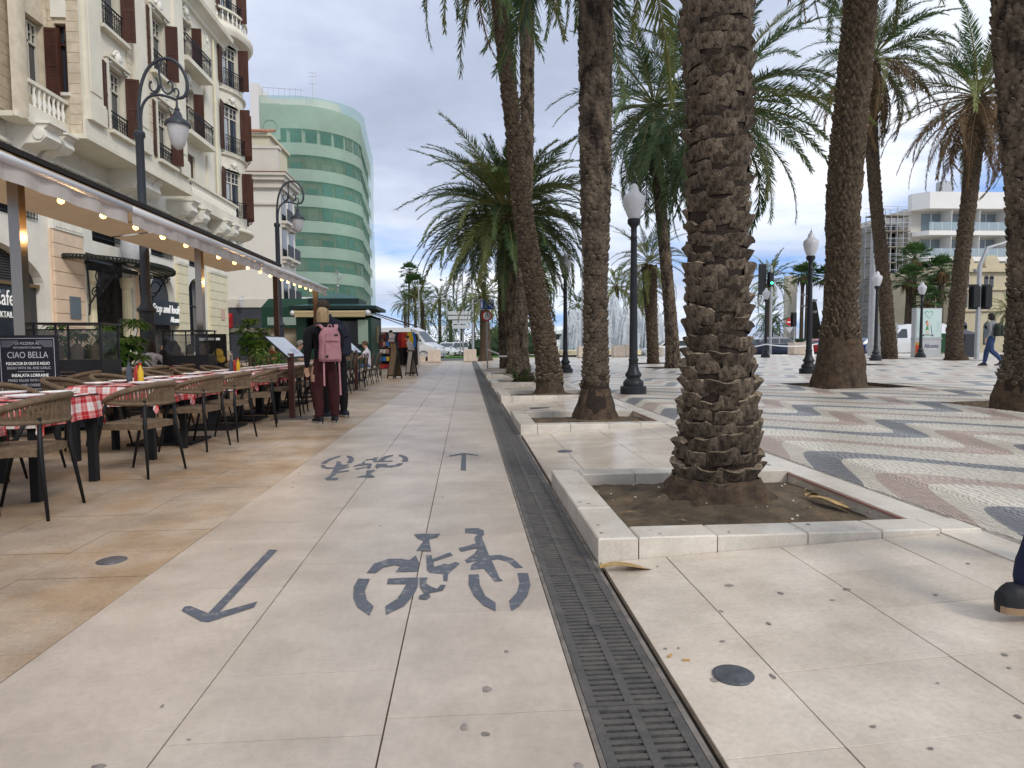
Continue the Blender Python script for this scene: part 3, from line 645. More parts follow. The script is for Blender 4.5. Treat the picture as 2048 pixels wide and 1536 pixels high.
# far palms: one mesh crown each, shared between copies
def fan_crown_mesh(seed, n=30, Rr=1.3):
    r = random.Random(seed); mb = MB(); mb.mi(mat('fan_leaf', (.075, .14, .035), .6, rand=.15, col2=(.035, .075, .022), vscale=2, transl=.25))
    for i in range(n):
        az = i*2.4; el = R(82-118*(i/n)); c = Vector((cos(az)*cos(el), sin(az)*cos(el), sin(el))); q = c*Rr*.55*r.uniform(.8, 1.15)
        s = c.cross(Vector((0, 0, 1))).normalized(); u = s.cross(c)
        mb.tube([(0, 0, 0), q], .018, 3, False)
        for k in range(13):
            a = R(-80+160*k/12); d = c*cos(a)+s*sin(a); l = Rr*.50*r.uniform(.85, 1.1); m_ = q+d*l*.55; t = q+d*l+Vector((0, 0, -.20*Rr*r.random())); w = (s*cos(a)-c*sin(a))*.032*Rr
            mb.add([q, m_+w, t, m_-w], [(0, 1, 2, 3)])
    mb.mi(m_leaf[2])
    for i in range(26):
        az = i*2.4; q = Vector((.35*cos(az)*Rr, .35*sin(az)*Rr, -.35*Rr*r.uniform(.4, 1.3))); t = q+Vector((.1*cos(az), .1*sin(az), -.5*Rr)); s = Vector((-sin(az), cos(az), 0))*.07
        mb.add([(0, 0, 0), q+s, t, q-s], [(0, 1, 2, 3)])
    return mb.mesh('crown')
def feather_crown_mesh(seed, n=40, Lf=3., lm=None):
    r = random.Random(seed); mb = MB()
    base = [frond_mesh(Lf, R(b), R(8), lm or m_leaf[0], m_rach, n=24, ll=.5, seed=seed+b, wid=.06) for b in (50, 85)]
    vs = [([v.co.copy() for v in me.vertices], [tuple(p.vertices) for p in me.polygons], [p.material_index for p in me.polygons]) for me in base]
    mb.ms = [m_rach, lm or m_leaf[0]]
    for i in range(n):
        t = (i+.5)/n; el = 80-125*t**.9; M = Matrix.Rotation(i*2.4, 3, 'Z') @ Matrix.Rotation(-R(el+r.uniform(-8, 8)), 3, 'Y') @ Matrix.Rotation(r.uniform(-.5, .5), 3, 'X'); a, b, c = vs[0 if el > 35 else 1]; s = r.uniform(.8, 1.1)
        o = len(mb.v); mb.v += [tuple(M @ (v*s)) for v in a]; mb.f += [tuple(o+q for q in f) for f in b]; mb.m += c
    return mb.mesh('crown')
FAN = [fan_crown_mesh(3), fan_crown_mesh(9)]; FEA = [feather_crown_mesh(4), feather_crown_mesh(8, 34, 3., m_leaf[1])]
def far_trunk(h, r0, r1, lean, seed):
    mb = MB(); mb.tube([(lean*t*t*h, 0, h*t) for t in [0, .1, .25, .5, .75, 1]], [r0*1.4, r0, (r0+r1)/2, (r0+r1)/2*.95, r1, r1*1.15], 8); mb.ms = [m_bark]; return mb.mesh('trunk', 60)
def far_palm(x, y, h, kind, sc, label, lean=0, r0=.28, group='palms beyond the road', z=-.05, rz=0):
    p = thing('fan_palm' if kind == 'fan' else 'date_palm', label, 'palm tree', (x, y, z), 0, group)
    link('trunk', far_trunk(h, r0, r0*.75, lean, 0), p)
    link('crown', (FAN if kind == 'fan' else FEA)[rnd.randrange(2)], p, (lean*h, 0, h), (0, 0, rz+rnd.random()*6), scale=sc)
# ------------------------------------------------------------ far palms, roundabout, fountain, masts
far_palm(-9.7, 110, 13.4, 'fan', 1.5, 'tallest slim fan palm standing by itself above the parked van', .03, .22)
far_palm(-7.3, 95, 9.4, 'fan', 2.0, 'second slim fan palm just right of the tallest one', .0, .26)
for x, y, h, sc, lb in [(-8.3, 90, 6.9, .95, 'feather palm behind the two slim fan palms'), (-5.6, 84, 6.6, 1.25, 'dark feather palm above the roof of the van'), (-3.7, 92, 7.6, 1.15, 'feather palm over the windscreen of the van'), (-2.4, 100, 6.4, 1.1, 'feather palm behind the parked white cars'), (-.6, 88, 5.2, 1.0, 'low feather palm behind the white cars'), (-6.6, 105, 5.2, 1.1, 'distant feather palm low behind the van'), (-1.9, 78, 3.4, .8, 'squat feather palm beside the white cars'),
                        (.9, 84, 6.2, .95, 'feather palm behind the tall thin light masts'), (2.8, 92, 7.4, 1.1, 'feather palm behind the road signs')]:
    far_palm(x, y, h, 'fea', sc, lb)
far_palm(1.3, 45, 4.6, 'fea', .95, 'feather palm with a stout brown trunk over the clipped roundabout planting', -.02, .42)
far_palm(4.6, 66, 7.4, 'fea', 1.2, 'feather palm rising from the shrubs left of the fountain', .03, .35)
far_palm(7.0, 68, 8.2, 'fea', 1.25, 'leaning feather palm at the left end of the fountain', .10, .33)
far_palm(8.2, 72, 8.4, 'fea', 1.25, 'feather palm leaning left behind the fountain jets', -.06, .33)
far_palm(17.2, 74, 7.8, 'fea', 1.25, 'feather palm at the right of the fountain jets', 0, .4); far_palm(19.4, 70, 7.2, 'fea', 1.2, 'feather palm beyond the silver car', .02, .4)
far_palm(21.5, 78, 6.8, 'fea', 1.1, 'feather palm seen past the right side of the nearest trunk', 0, .35); far_palm(14.5, 84, 6.2, 'fea', 1.1, 'feather palm in the middle behind the fountain', 0, .35)
far_palm(24.5, 62, 3.0, 'fea', .8, 'feather palm behind the dark blue car', 0, .3); far_palm(29.8, 62, 2.6, 'fea', .8, 'small feather palm beside the no entry sign', 0, .3); far_palm(28.6, 60, 7.2, 'fea', 1.1, 'feather palm behind the traffic signal', 0, .3)
for x, y, h, lb in [(42.4, 80, 9.6, 'fan palm nearest the tall white monument'), (43.6, 81, 9.9, 'fan palm between the other two by the lamp'), (45.4, 80, 9.4, 'fan palm half hidden by the thick leaning trunk')]: far_palm(x, y, h, 'fan', 1.45, lb, .01, .28)
for x, y, h, sc, lb in [(40.9, 58, 6.9, 1.35, 'fan palm left of the group by the scaffolding'), (42.9, 60, 9.1, 1.45, 'tallest fan palm in the group by the scaffolding'), (44.9, 59, 7.9, 1.35, 'fan palm at the right of the group by the scaffolding'), (42.0, 57, 5.0, 1.2, 'lowest fan palm in the group by the scaffolding'), (46.4, 61, 6.2, 1.3, 'fan palm behind the big poster panel')]:
    far_palm(x, y, h, 'fan', sc, lb, rnd.uniform(-.05, .05), .3)
far_palm(49.2, 56, 4.0, 'fea', .8, 'small feather palm in front of the cream building', 0, .35)
far_palm(33.4, 70, 4.2, 'fea', .9, 'feather palm behind the white van by the mast', 0, .35)
# roundabout lawn and shrubs
def blob(name, label, c, rx, ry, rz, seed, cat='shrub', group=None, col=0, n=2600, leaf=.16):
    r = random.Random(seed); mb = MB(); mb.mi(mat('shrub_leaf_%d' % col, [(.05, .095, .03), (.028, .06, .022), (.095, .13, .04)][col], .7, rand=.1, col2=[(.025, .05, .018), (.015, .032, .013), (.05, .075, .02)][col], vscale=2.5, transl=.15))
    for _ in range(n):
        th = r.random()*2*pi; ph_ = math.acos(1-2*r.random()*.62); q = .72+.34*r.random()**.6
        d = Vector((sin(ph_)*cos(th), sin(ph_)*sin(th), cos(ph_))); q *= 1+.28*MN.noise(d*2.3+Vector((seed, 0, 0)))
        p = Vector((c[0]+d.x*rx*q, c[1]+d.y*ry*q, c[2]+d.z*rz*q)); u = Vector((r.gauss(0, 1), r.gauss(0, 1), r.gauss(0, 1))).normalized(); v = u.orthogonal().normalized()
        l = leaf*r.uniform(.7, 1.5); mb.add([p, p+u*l*.5+v*l*.3, p+u*l, p+u*l*.5-v*l*.3], [(0, 1, 2, 3)])
    mb.lathe([(.01, -.1), (rx*.5, rz*.1), (rx*.6, rz*.35), (rx*.35, rz*.6), (.01, rz*.68)], c, 12)
    return mb.build(name, label=label, cat=cat, group=group)
mb = MB(); mb.lathe([(22, -.02), (22, .16), (21.8, .18), (.01, .2)], (12, 82, 0), 64); struct('lawn', mb, m_grass)
mb = MB(); mb.lathe([(22.3, -.02), (22.3, .14), (22.0, .15), (22.0, 0)], (12, 82, 0), 64); struct('roundabout_kerb', mb, m_white)
mb = MB(); mb.lathe([(14, .19), (8.2, .21), (.01, .21)], (14.2, 68.5, .02), 48); struct('fountain_paving', mb, m_white)
mb = MB(); mb.bb(-2.5, 6.5, 57.2, 61.5, -.02, .14); struct('verge', mb, m_grass)
for a in [((1.6, 61, 0), 2.6, 2, 2.6, 1, 'rounded dark evergreen bush behind the speed limit sign', 1), ((4.6, 62, 0), 3.0, 2.2, 3.0, 2, 'large dark bush left of the fountain', 1), ((-1.9, 78, 0), 2.0, 2, 2.2, 3, 'grey green bush between the cars and the masts', 0), ((3.0, 66, 0), 2.6, 2, 4.4, 4, 'tall light green bush behind the speed limit sign', 2), ((-4.6, 84, 0), 2.5, 2, 2.6, 5, 'dark bush behind the van bonnet', 1),
          ((6.6, 64, 0), 2.2, 2, 3.2, 6, 'dark bush beside the fountain rim', 0), ((17.8, 73, 0), 2.6, 2, 5.2, 7, 'flowering shrub mass under the palms right of the fountain', 2), ((24.5, 61, 0), 2.2, 1.6, 2.6, 8, 'dark bush behind the dark blue car', 1)]:
    blob('bush', a[5], a[0], a[1], a[2], a[3], a[4], col=a[6], n=1500)
def hedge(x0, x1, y, h, label):
    r = random.Random(5); mb = MB(); mb.mi(MATS['shrub_leaf_1']); mb.bb(x0, x1, y, y+1.2, -.05, h*.9)
    for _ in range(3500):
        p = Vector((r.uniform(x0-.1, x1+.1), y-.06+r.random()*.2, r.uniform(0, h))) if r.random() < .6 else Vector((r.uniform(x0, x1), y+r.random()*1.2, h*.9+r.random()*.12))
        u = Vector((r.gauss(0, 1), r.gauss(0, 1), r.gauss(0, 1))).normalized(); v = u.orthogonal().normalized(); l = .15
        mb.add([p, p+u*l*.5+v*l*.3, p+u*l, p+u*l*.5-v*l*.3], [(0, 1, 2, 3)])
    mb.build('hedge', label=label, cat='hedge')
hedge(29.8, 36.5, 60.5, 1.5, 'clipped dark green hedge beyond the dark blue car')
# fountain
f = thing('fountain', 'round fountain with a ring of tall white water jets on the roundabout', 'fountain', (14.2, 62, .2))
mb = MB(); mb.lathe([(6.3, -.2), (6.3, .35), (6.15, .42), (5.9, .42), (5.85, .1), (.01, .1)], (0, 0, 0), 48)
mb.build('basin', mat('fountain_basin', (.66, .58, .38), .5, var=.15, vscale=2), f)
mb = MB(); mb.lathe([(5.85, .3), (.01, .3)], (0, 0, 0), 40); mb.build('water', mat('pool_water', (.35, .45, .45), .05), f)
m_jet = mat('spray', (.93, .95, .97), .35, alpha=.8, transl=.5)
def jet(c, h, w, seed, n=260):
    """thin falling streams that rise from a nozzle and spread, with droplets"""
    r = random.Random(seed); mb = MB(); mb.mi(m_jet)
    for k in range(n):
        a = r.random()*6.28; out = w*r.random()**.6; hh = h*(1-.4*(out/w)**2)*r.uniform(.82, 1.03); q = .034*r.uniform(.6, 1.8); P = []
        for i in range(9): t = i/8*2; rad = out*t/2*1.0; P.append(Vector((c[0]+rad*cos(a), c[1]+rad*sin(a), c[2]+hh*(1-(t-1)**2)))) 
        i0 = r.randrange(0, 3)
        for i in range(i0, 8):
            if r.random() < .18: continue
            for d in (Vector((q, 0, 0)), Vector((0, q, 0))): mb.add([P[i]-d, P[i]+d, P[i+1]+d, P[i+1]-d], [(0, 1, 2, 3)])
    for _ in range(n*3):
        a = r.random()*6.28; t = r.random(); rad = w*1.1*r.random()**.5; x, y, z = c[0]+rad*cos(a), c[1]+rad*sin(a), c[2]+h*(1-.6*(rad/w)**2)*t; q = .018*r.uniform(.6, 2.2)
        mb.add([(x-q, y, z), (x+q, y, z), (x+q, y, z+3*q), (x-q, y, z+3*q)], [(0, 1, 2, 3)])
    return mb
for i in range(11):
    a = 2*pi*i/11+.2; jet((4.1*cos(a), 4.1*sin(a), .3), 4.0+rnd.uniform(-.5, .5), 1.15, i).build('water_jet', None, f, smooth=1)
jet((0, 0, .3), 5.6, 1.5, 40, 200).build('water_jet', None, f, smooth=1)
# light masts
m_galv = mat('galvanised_steel', (.42, .43, .44), .5, metal=.5, var=.1, vscale=3)
m_dark = mat('dark_metal', (.022, .023, .026), .5, metal=.3)
def mast(x, y, h, r, label, heads, hz=None):
    p = thing('light_mast', label, 'light mast', (x, y, -.05)); mb = MB(); mb.tube([(0, 0, 0), (0, 0, h)], [r, r*.6], 10); mb.build('pole', m_galv, p, smooth=60)
    for k in range(heads):
        z = h-.4-k*.55; s = (-1, 1)[k % 2]; mb = MB(); mb.tube([(0, 0, z-.1), (s*.5, 0, z)], .025, 5); mb.lathe([(.04, 0), (.14, .12), (.2, .3), (.01, .3)], (s*.62, -.05, z-.15), 9); mb.build('spotlight', m_galv, p)
mast(-.3, 60, 7.6, .10, 'left of the two thin masts beyond the white cars', 2); mast(.55, 55, 9.6, .12, 'right and taller of the two thin masts beyond the white cars', 3)
mast(-5.0, 70, 8.2, .08, 'thin mast above the van', 1); mast(-2.3, 78, 9.3, .09, 'thin mast with one lamp above the van windscreen', 2); mast(9.0, 50, 11.5, .12, 'thin mast left of the nearest palm', 2)
mast(33.6, 62, 6.2, .10, 'short mast with many small lamps beyond the blue car', 4)
mast(25.9, 40, 15.3, .26, 'thick white flood light mast right of the thick leaning palm', 2); mast(47.2, 57, 8, .09, 'street lamp mast in front of the cream building', 1)
# direction boards on the left mast
s = thing('direction_sign', 'stack of four pale direction boards on the left thin mast', 'sign', (-.55, 59.6, 0)); mb = MB(); mb.tube([(0, .1, 0), (0, .1, 4.1)], .05, 6); mb.build('post', m_galv, s)
for k in range(4): mb = MB(); mb.bb(-1.1 if k < 2 else -.7, .95, -.03, .03, 3.9-k*.42, 4.22-k*.42); mb.build('board', mat('sign_back', (.55, .56, .57), .5), s)
# monument, sculpture
mb = MB(); mb.bb(-.65, .65, -.6, .6, 0, 10.6); mb.build('monument', mat('pale_stone', (.62, .56, .47), .8, var=.08, vscale=1), loc=(46, 90, -.05), label='tall plain pale stone monument beyond the no entry sign', cat='monument')
mb = MB(); mb.add([(-.2, 0, 0), (2.4, 0, 0), (2.0, .3, 2.2), (1.0, .2, 6.9), (.5, .1, 7.0), (-.1, .2, 2.4), (-.2, .9, 0), (2.4, .9, 0), (1.0, .6, 6.9)], [(0, 1, 2, 5), (5, 2, 3, 4), (6, 0, 5, 4, 8), (1, 7, 8, 3, 2), (7, 6, 8)]); mb.build('sculpture', mat('dark_bronze', (.05, .045, .035), .5), loc=(45.6, 84, -.05), label='dark pointed sculpture standing beside the pale monument', cat='sculpture')
# yacht behind the bushes
y_ = thing('yacht', 'white motor yacht moored beyond the bushes left of the fountain', 'yacht', (12.6, 96, -1.2)); mb = MB(); mb.prism([(-6, 0, 0), (6, 0, 0), (7.5, 0, 2.6), (-6.2, 0, 2.2)], (0, 4, 0)); mb.build('hull', mat('yacht_white', (.8, .8, .8), .3), y_)
mb = MB(); mb.prism([(-5, .4, 2.2), (3.5, .4, 2.4), (2.2, .4, 4.4), (-4.4, .4, 4.4)], (0, 3, 0)); mb.prism([(-4, .8, 4.5), (1.0, .8, 4.5), (0, .8, 6.2), (-3.4, .8, 6.2)], (0, 2.2, 0)); mb.build('cabin', MATS['yacht_white'], y_)
mb = MB(); mb.prism([(-4.6, .35, 3.0), (3.0, .35, 3.1), (2.5, .35, 3.9), (-4.4, .35, 3.9)], (0, .04, 0)); mb.prism([(-3.6, .75, 5.0), (.6, .75, 5.0), (.2, .75, 5.7), (-3.3, .75, 5.7)], (0, .04, 0)); mb.build('window', m_dark, y_)
mb = MB(); mb.tube([(-1, 2, 6.2), (-1.2, 2, 8.4)], .08, 5); mb.bb(-2, 0, 1.6, 2.4, 7.0, 7.15); mb.build('radar_mast', MATS['yacht_white'], y_)
# ------------------------------------------------------------ painted marks, lamps, signs, street furniture
BIKE = [[(-0.497, 3.137), (-0.48, 3.27), (-0.414, 3.342), (-0.347, 3.335), (-0.306, 3.311), (-0.279, 3.383), (-0.25, 3.249), (-0.251, 3.133), (-0.359, 3.138), (-0.344, 3.216), (-0.374, 3.241), (-0.426, 3.21), (-0.452, 3.133)], [(-0.525, 3.064), (-0.528, 2.958), (-0.507, 2.824), (-0.472, 2.72), (-0.409, 2.63), (-0.405, 2.724), (-0.445, 2.798), (-0.47, 2.907), (-0.469, 3.054)], [(-0.342, 2.633), (-0.356, 2.72), (-0.311, 2.807), (-0.29, 2.971), (-0.38, 2.979), (-0.384, 3.051), (-0.284, 3.055), (-0.24, 3.051), (-0.236, 2.931), (-0.248, 2.822), (-0.278, 2.713)], [(-0.319, 3.766), (-0.288, 3.778), (-0.161, 3.766), (-0.192, 3.688), (-0.227, 3.667), (-0.202, 3.446), (-0.284, 3.454), (-0.256, 3.624), (-0.298, 3.698)], [(-0.225, 3.378), (-0.197, 3.384), (-0.188, 3.315), (-0.1, 3.418), (-0.084, 3.364), (-0.181, 3.271), (-0.173, 3.195), (-0.124, 3.237), (-0.104, 3.221), (-0.158, 3.166), (-0.068, 3.26), (-0.047, 3.23), (-0.101, 3.088), (-0.102, 2.994), (-0.12, 2.996), (-0.128, 3.091), (-0.191, 3.109), (-0.207, 3.15)], [(-0.236, 3.05), (-0.196, 3.047), (-0.2, 2.974), (-0.172, 2.925), (-0.146, 2.9), (-0.131, 2.949), (-0.108, 2.943), (-0.12, 2.876), (-0.16, 2.857), (-0.18, 2.848), (-0.17, 2.805), (-0.188, 2.775), (-0.221, 2.788), (-0.22, 2.83), (-0.201, 2.844), (-0.227, 2.93)], [(-0.022, 3.861), (0.056, 3.865), (0.088, 3.811), (0.091, 3.734), (0.074, 3.681), (0.105, 3.347), (0.123, 3.2), (0.142, 3.016), (0.157, 2.97), (0.118, 2.969), (0.091, 3.07), (0.071, 3.145), (0.007, 3.135), (0.012, 3.211), (0.045, 3.264), (-0.011, 3.235), (-0.021, 3.284), (0.028, 3.384), (0.049, 3.461), (0.034, 3.472), (-0.041, 3.422), (-0.057, 3.481), (0.04, 3.561), (0.031, 3.667), (0.054, 3.738), (-0.022, 3.764)], [(0.107, 3.346), (0.164, 3.35), (0.227, 3.282), (0.267, 3.138), (0.226, 3.142), (0.195, 3.236), (0.15, 3.277), (0.114, 3.266)], [(-0.003, 3.071), (0.046, 3.067), (0.048, 2.929), (0.07, 2.794), (0.111, 2.718), (0.107, 2.63), (0.059, 2.692), (0.021, 2.798), (-0.003, 2.933)], [(0.232, 3.07), (0.283, 3.066), (0.279, 2.907), (0.252, 2.777), (0.207, 2.669), (0.172, 2.625), (0.17, 2.733), (0.211, 2.824), (0.232, 2.935)]]
ARROW = [[(-1.083, 3.558), (-1.036, 3.547), (-1.039, 2.719), (-0.915, 2.822), (-0.911, 2.759), (-1.046, 2.621), (-1.08, 2.635), (-1.204, 2.75), (-1.209, 2.792), (-1.188, 2.798), (-1.081, 2.713)]]
def flat(polys, z=.0022):
    mb = MB()
    for p in polys:
        pts = [Vector((x, y, z)) for x, y in p]
        tri = __import__('mathutils').geometry.tessellate_polygon([pts]); o = len(mb.v); mb.v += [tuple(q) for q in pts]
        for t in tri:
            a, b, c = [pts[i] for i in t]; t = t if (b-a).cross(c-a).z > 0 else t[::-1]
            mb.f.append(tuple(o+i for i in t)); mb.m.append(0)
    mb.ms = [m_blue]; return mb.mesh('marking')
bm_, am_ = flat(BIKE), flat(ARROW)
cxm, cym = -.55, 4.62
def mark(me, name, label, dy, flip):
    o = link(name, me, None, (0, dy, 0) if not flip else (2*cxm, 2*cym+dy, 0), (0, 0, pi if flip else 0), label, 'road marking')
mark(bm_, 'bicycle_marking', 'nearest grey bicycle symbol painted on the bike lane', 0, False)
mark(am_, 'arrow_marking', 'nearest painted grey arrow, pointing towards the camera', 0, False)
mark(bm_, 'bicycle_marking', 'second grey bicycle symbol, upside down on the left of the bike lane', 0, True)
mark(am_, 'arrow_marking', 'second painted arrow pointing away from the camera', 0, True)
# studs and discs set in the paving
m_disc = mat('metal_disc', (.13, .135, .15), .45, metal=.5, var=.2, vscale=20, bump=.1, bscale=90)
def disc(x, y, r, label, z=None):
    mb = MB(); mb.lathe([(r*1.06, 0), (r*1.06, .002), (r*.97, .003), (r*.95, .0055), (.6*r, .0075), (.001, .0078)], (0, 0, 0), 28); mb.build('cover_disc', m_disc, loc=(x, y, (zp(x) if z is None else z)-.0005), label=label, cat='metal disc', smooth=50)
disc(.865, 2.02, .066, 'large round metal disc set in the cream paving right of the drain'); disc(.99, 6.5, .075, 'round metal disc in the paving between the first two tree pits'); disc(-1.85, 3.45, .068, 'round metal disc in the tan paving left of the bike lane')
mb = MB(); mb.bb(-.22, .22, -.09, .09, 0, .004); mb.build('cover_plate', m_disc, loc=(1.28, 10.9, zp(1.28)+.001), label='small rectangular metal cover between the second and third tree pits', cat='metal cover')
# chewing gum and dirt spots trodden into the paving
mb = MB(); r = random.Random(31)
def spot(x, y, q):
    n = 9; e = r.uniform(.7, 1.3); z = zp(x)+.0018+(.0012 if x > 2.47 else 0)+(.001 if .65 < x < 2.7 else 0); o = [(x+q*e*cos(2*pi*i/n)*r.uniform(.75, 1.2), y+q/e*sin(2*pi*i/n)*r.uniform(.75, 1.2)) for i in range(n)]
    mb.add([(a, b, zp(a)+.0022) for a, b in o], [tuple(range(n))])
for _ in range(120):
    x, y = r.uniform(.68, 2.45), r.uniform(1.0, 12); 
    if any(a-.02 < y < a+PL+.02 for a in PITS): continue
    spot(x, y, r.uniform(.004, .013))
for _ in range(46): spot(r.uniform(-1.5, .3), r.uniform(1.3, 9), r.uniform(.004, .011))
for x, y, q in [(.05, 2.02, .018), (-.02, 1.82, .014), (.04, 1.78, .012), (-.98, 1.72, .016), (1.15, 2.75, .02), (1.32, 2.62, .014), (.79, 2.0, .015), (-1.05, 1.52, .015), (.28, 1.62, .014), (1.6, 2.6, .016)]: spot(x, y, q)
mb.build('gum_spots', mat('gum_spot', (.24, .205, .185), .8, var=.35, vscale=30), kind='stuff', label='dark chewing gum spots trodden into the pale paving')
mb = MB()
for yk in PITS[:3]:
    for _ in range(14):
        x, y = (r.uniform(.9, 2.4), yk+r.uniform(.02, .18)) if r.random() < .6 else (r.uniform(.67, .84), yk+r.uniform(.05, 1.7)); q = r.uniform(.005, .012); mb.add([(x+q*cos(2*pi*i/8)*r.uniform(.8, 1.2), y+q*sin(2*pi*i/8)*r.uniform(.8, 1.2), .1232) for i in range(8)], [tuple(range(8))])
mb.build('gum_spots', MATS['gum_spot'], kind='stuff', label='small dark spots on the tree pit kerbs')
# litter: dry leaves and butts
def dry_leaf(x, y, l, rz, label, z=None, col=(.38, .25, .10)):
    r = random.Random(int(x*100)); mb = MB(); n = 7
    vs = []
    for i in range(n):
        t = i/(n-1); w = l*.16*sin(pi*(t*.85+.1))*r.uniform(.7, 1.1); vs += [(l*(t-.5), -w, .012+.02*sin(t*5)), (l*(t-.5), w, .004+.02*sin(t*4+1))]
    mb.add(vs, [(2*i, 2*i+2, 2*i+3, 2*i+1) for i in range(n-1)]); mb.build('dry_leaf', mat('dry_leaf', col, .7, var=.3, vscale=30), loc=(x, y, (zp(x) if z is None else z)+.002), label=label, cat='leaf').rotation_euler = (0, 0, rz)
dry_leaf(.80, 3.06, .34, .03, 'long dry tan leaf lying at the corner of the nearest tree pit'); dry_leaf(2.30, 4.15, .16, .5, 'curled brown leaf on the soil by the right kerb of the nearest pit', .075, (.30, .17, .06)); dry_leaf(2.32, 3.95, .30, -1.0, 'thin green-brown stalk lying on the soil edge of the nearest pit', .075, (.25, .25, .10))
for x, y, rz, lb in [(.70, 2.18, .8, 'yellow cigarette filter left of the large disc'), (.745, 2.14, -.2, 'brown cigarette butt beside the large disc')]:
    mb = MB(); mb.tube([(-.012, 0, 0), (.012, 0, 0)], .004, 6); mb.build('cigarette_butt', mat('butt', (.45, .27, .10), .8), loc=(x, y, zp(x)+.004), rot=None, label=lb, cat='cigarette butt').rotation_euler = (0, 0, rz)
# pebbles on nearest soil
mb = MB(); r = random.Random(3)
for i in range(26):
    x, y = r.uniform(.9, 2.4), r.uniform(3.45, 4.75); mb.ball((x, y, .04+.14*exp(-(hypot(x-1.66, y-4.2)/.36)**2)+.012), r.uniform(.004, .010), 6, 4, (1, 1.2, .7))
mb.build('pebbles', mat('pebble', (.55, .5, .42), .8, var=.3, vscale=10), kind='stuff', label='small pale pebbles scattered on the soil of the nearest pit')
mb = MB(); r = random.Random(8)
for i in range(110):
    yk = PITS[r.choice((0, 0, 1, 2))]; x, y = r.uniform(.9, 2.42), yk+r.uniform(.24, 1.6)
    if r.random() < .5: x = 2.44-abs(r.gauss(0, .08))
    a = r.random()*6.28; l, w = r.uniform(.01, .045), r.uniform(.002, .007); z = .058+r.random()*.012; c, s_ = cos(a), sin(a)
    mb.add([(x-l*c, y-l*s_, z), (x-w*s_, y+w*c, z+.006), (x+l*c, y+l*s_, z+.003), (x+w*s_, y-w*c, z+.004)], [(0, 1, 2, 3)])
mb.build('litter', mat('dry_debris', (.30, .20, .10), .9, var=.5, vscale=30), kind='stuff', label='dry leaf scraps and twigs lying on the soil of the tree pits')
# plaza lamps
m_lamp = mat('lamp_black_paint', (.022, .024, .028), .42, metal=.1, var=.2, vscale=6, bump=.05, bscale=60)
m_globe = mat('frosted_glass', (.72, .72, .74), .22, var=.06, vscale=6, transl=.35)
def plaza_lamp():
    p = thing('plaza_lamp', 'x', 'lamp post')
    mb = MB(); mb.lathe([(.001, 0), (.26, 0), (.26, .15), (.245, .165), (.20, .175), (.205, .22), (.19, .27), (.15, .30), (.13, .335), (.165, .38), (.165, .40), (.12, .47), (.095, .56), (.088, .66), (.10, .68), (.10, .70), (.083, .72)], (0, 0, 0), 20, rot=pi/20); mb.build('base', m_lamp, p, smooth=40)
    mb = MB(); mb.lathe([(.083, .72), (.075, 1.6), (.062, 2.9), (.060, 3.06), (.072, 3.08), (.072, 3.1), (.058, 3.12), (.06, 3.28), (.10, 3.33), (.125, 3.36), (.125, 3.44), (.001, 3.44)], (0, 0, 0), 16); mb.build('shaft', m_lamp, p, smooth=40)
    mb = MB(); mb.lathe([(.10, 3.44), (.16, 3.58), (.205, 3.74), (.215, 3.82), (.20, 3.88), (.15, 3.93), (.115, 3.955), (.09, 4.0), (.085, 4.05), (.055, 4.10), (.02, 4.13)], (0, 0, 0), 20); mb.build('globe', m_globe, p, smooth=1)
    mb = MB(); mb.lathe([(.02, 4.12), (.035, 4.14), (.01, 4.16), (.008, 4.22), (.001, 4.26)], (0, 0, 0), 8); mb.build('finial', m_lamp, p, smooth=1)
    return p
L0 = plaza_lamp(); GL = 'black lamp posts with white globes on the plaza'
for i, (x, y, lb) in enumerate([(3.3, 12.7, 'nearest black lamp post with white globe, right of the second palm'), (10.05, 18.5, 'black lamp post standing just left of the thick leaning palm'), (3.45, 22.6, 'black lamp post seen between the leaning and the second palm trunks'), (18.9, 28.9, 'black lamp post beside the tall ring-barked palm'), (24.8, 34.0, 'black lamp post just left of the big poster panel'), (17.7, 37.5, 'small far black lamp post right of the nearest palm trunk')]):
    z = zp(x)-.015; x_, y_ = x, y
    if i == 0: L0.location = (x, y, z); L0['label'] = lb; L0['group'] = GL
    else: dup(L0, (x, y, z), 0, lb, GL)
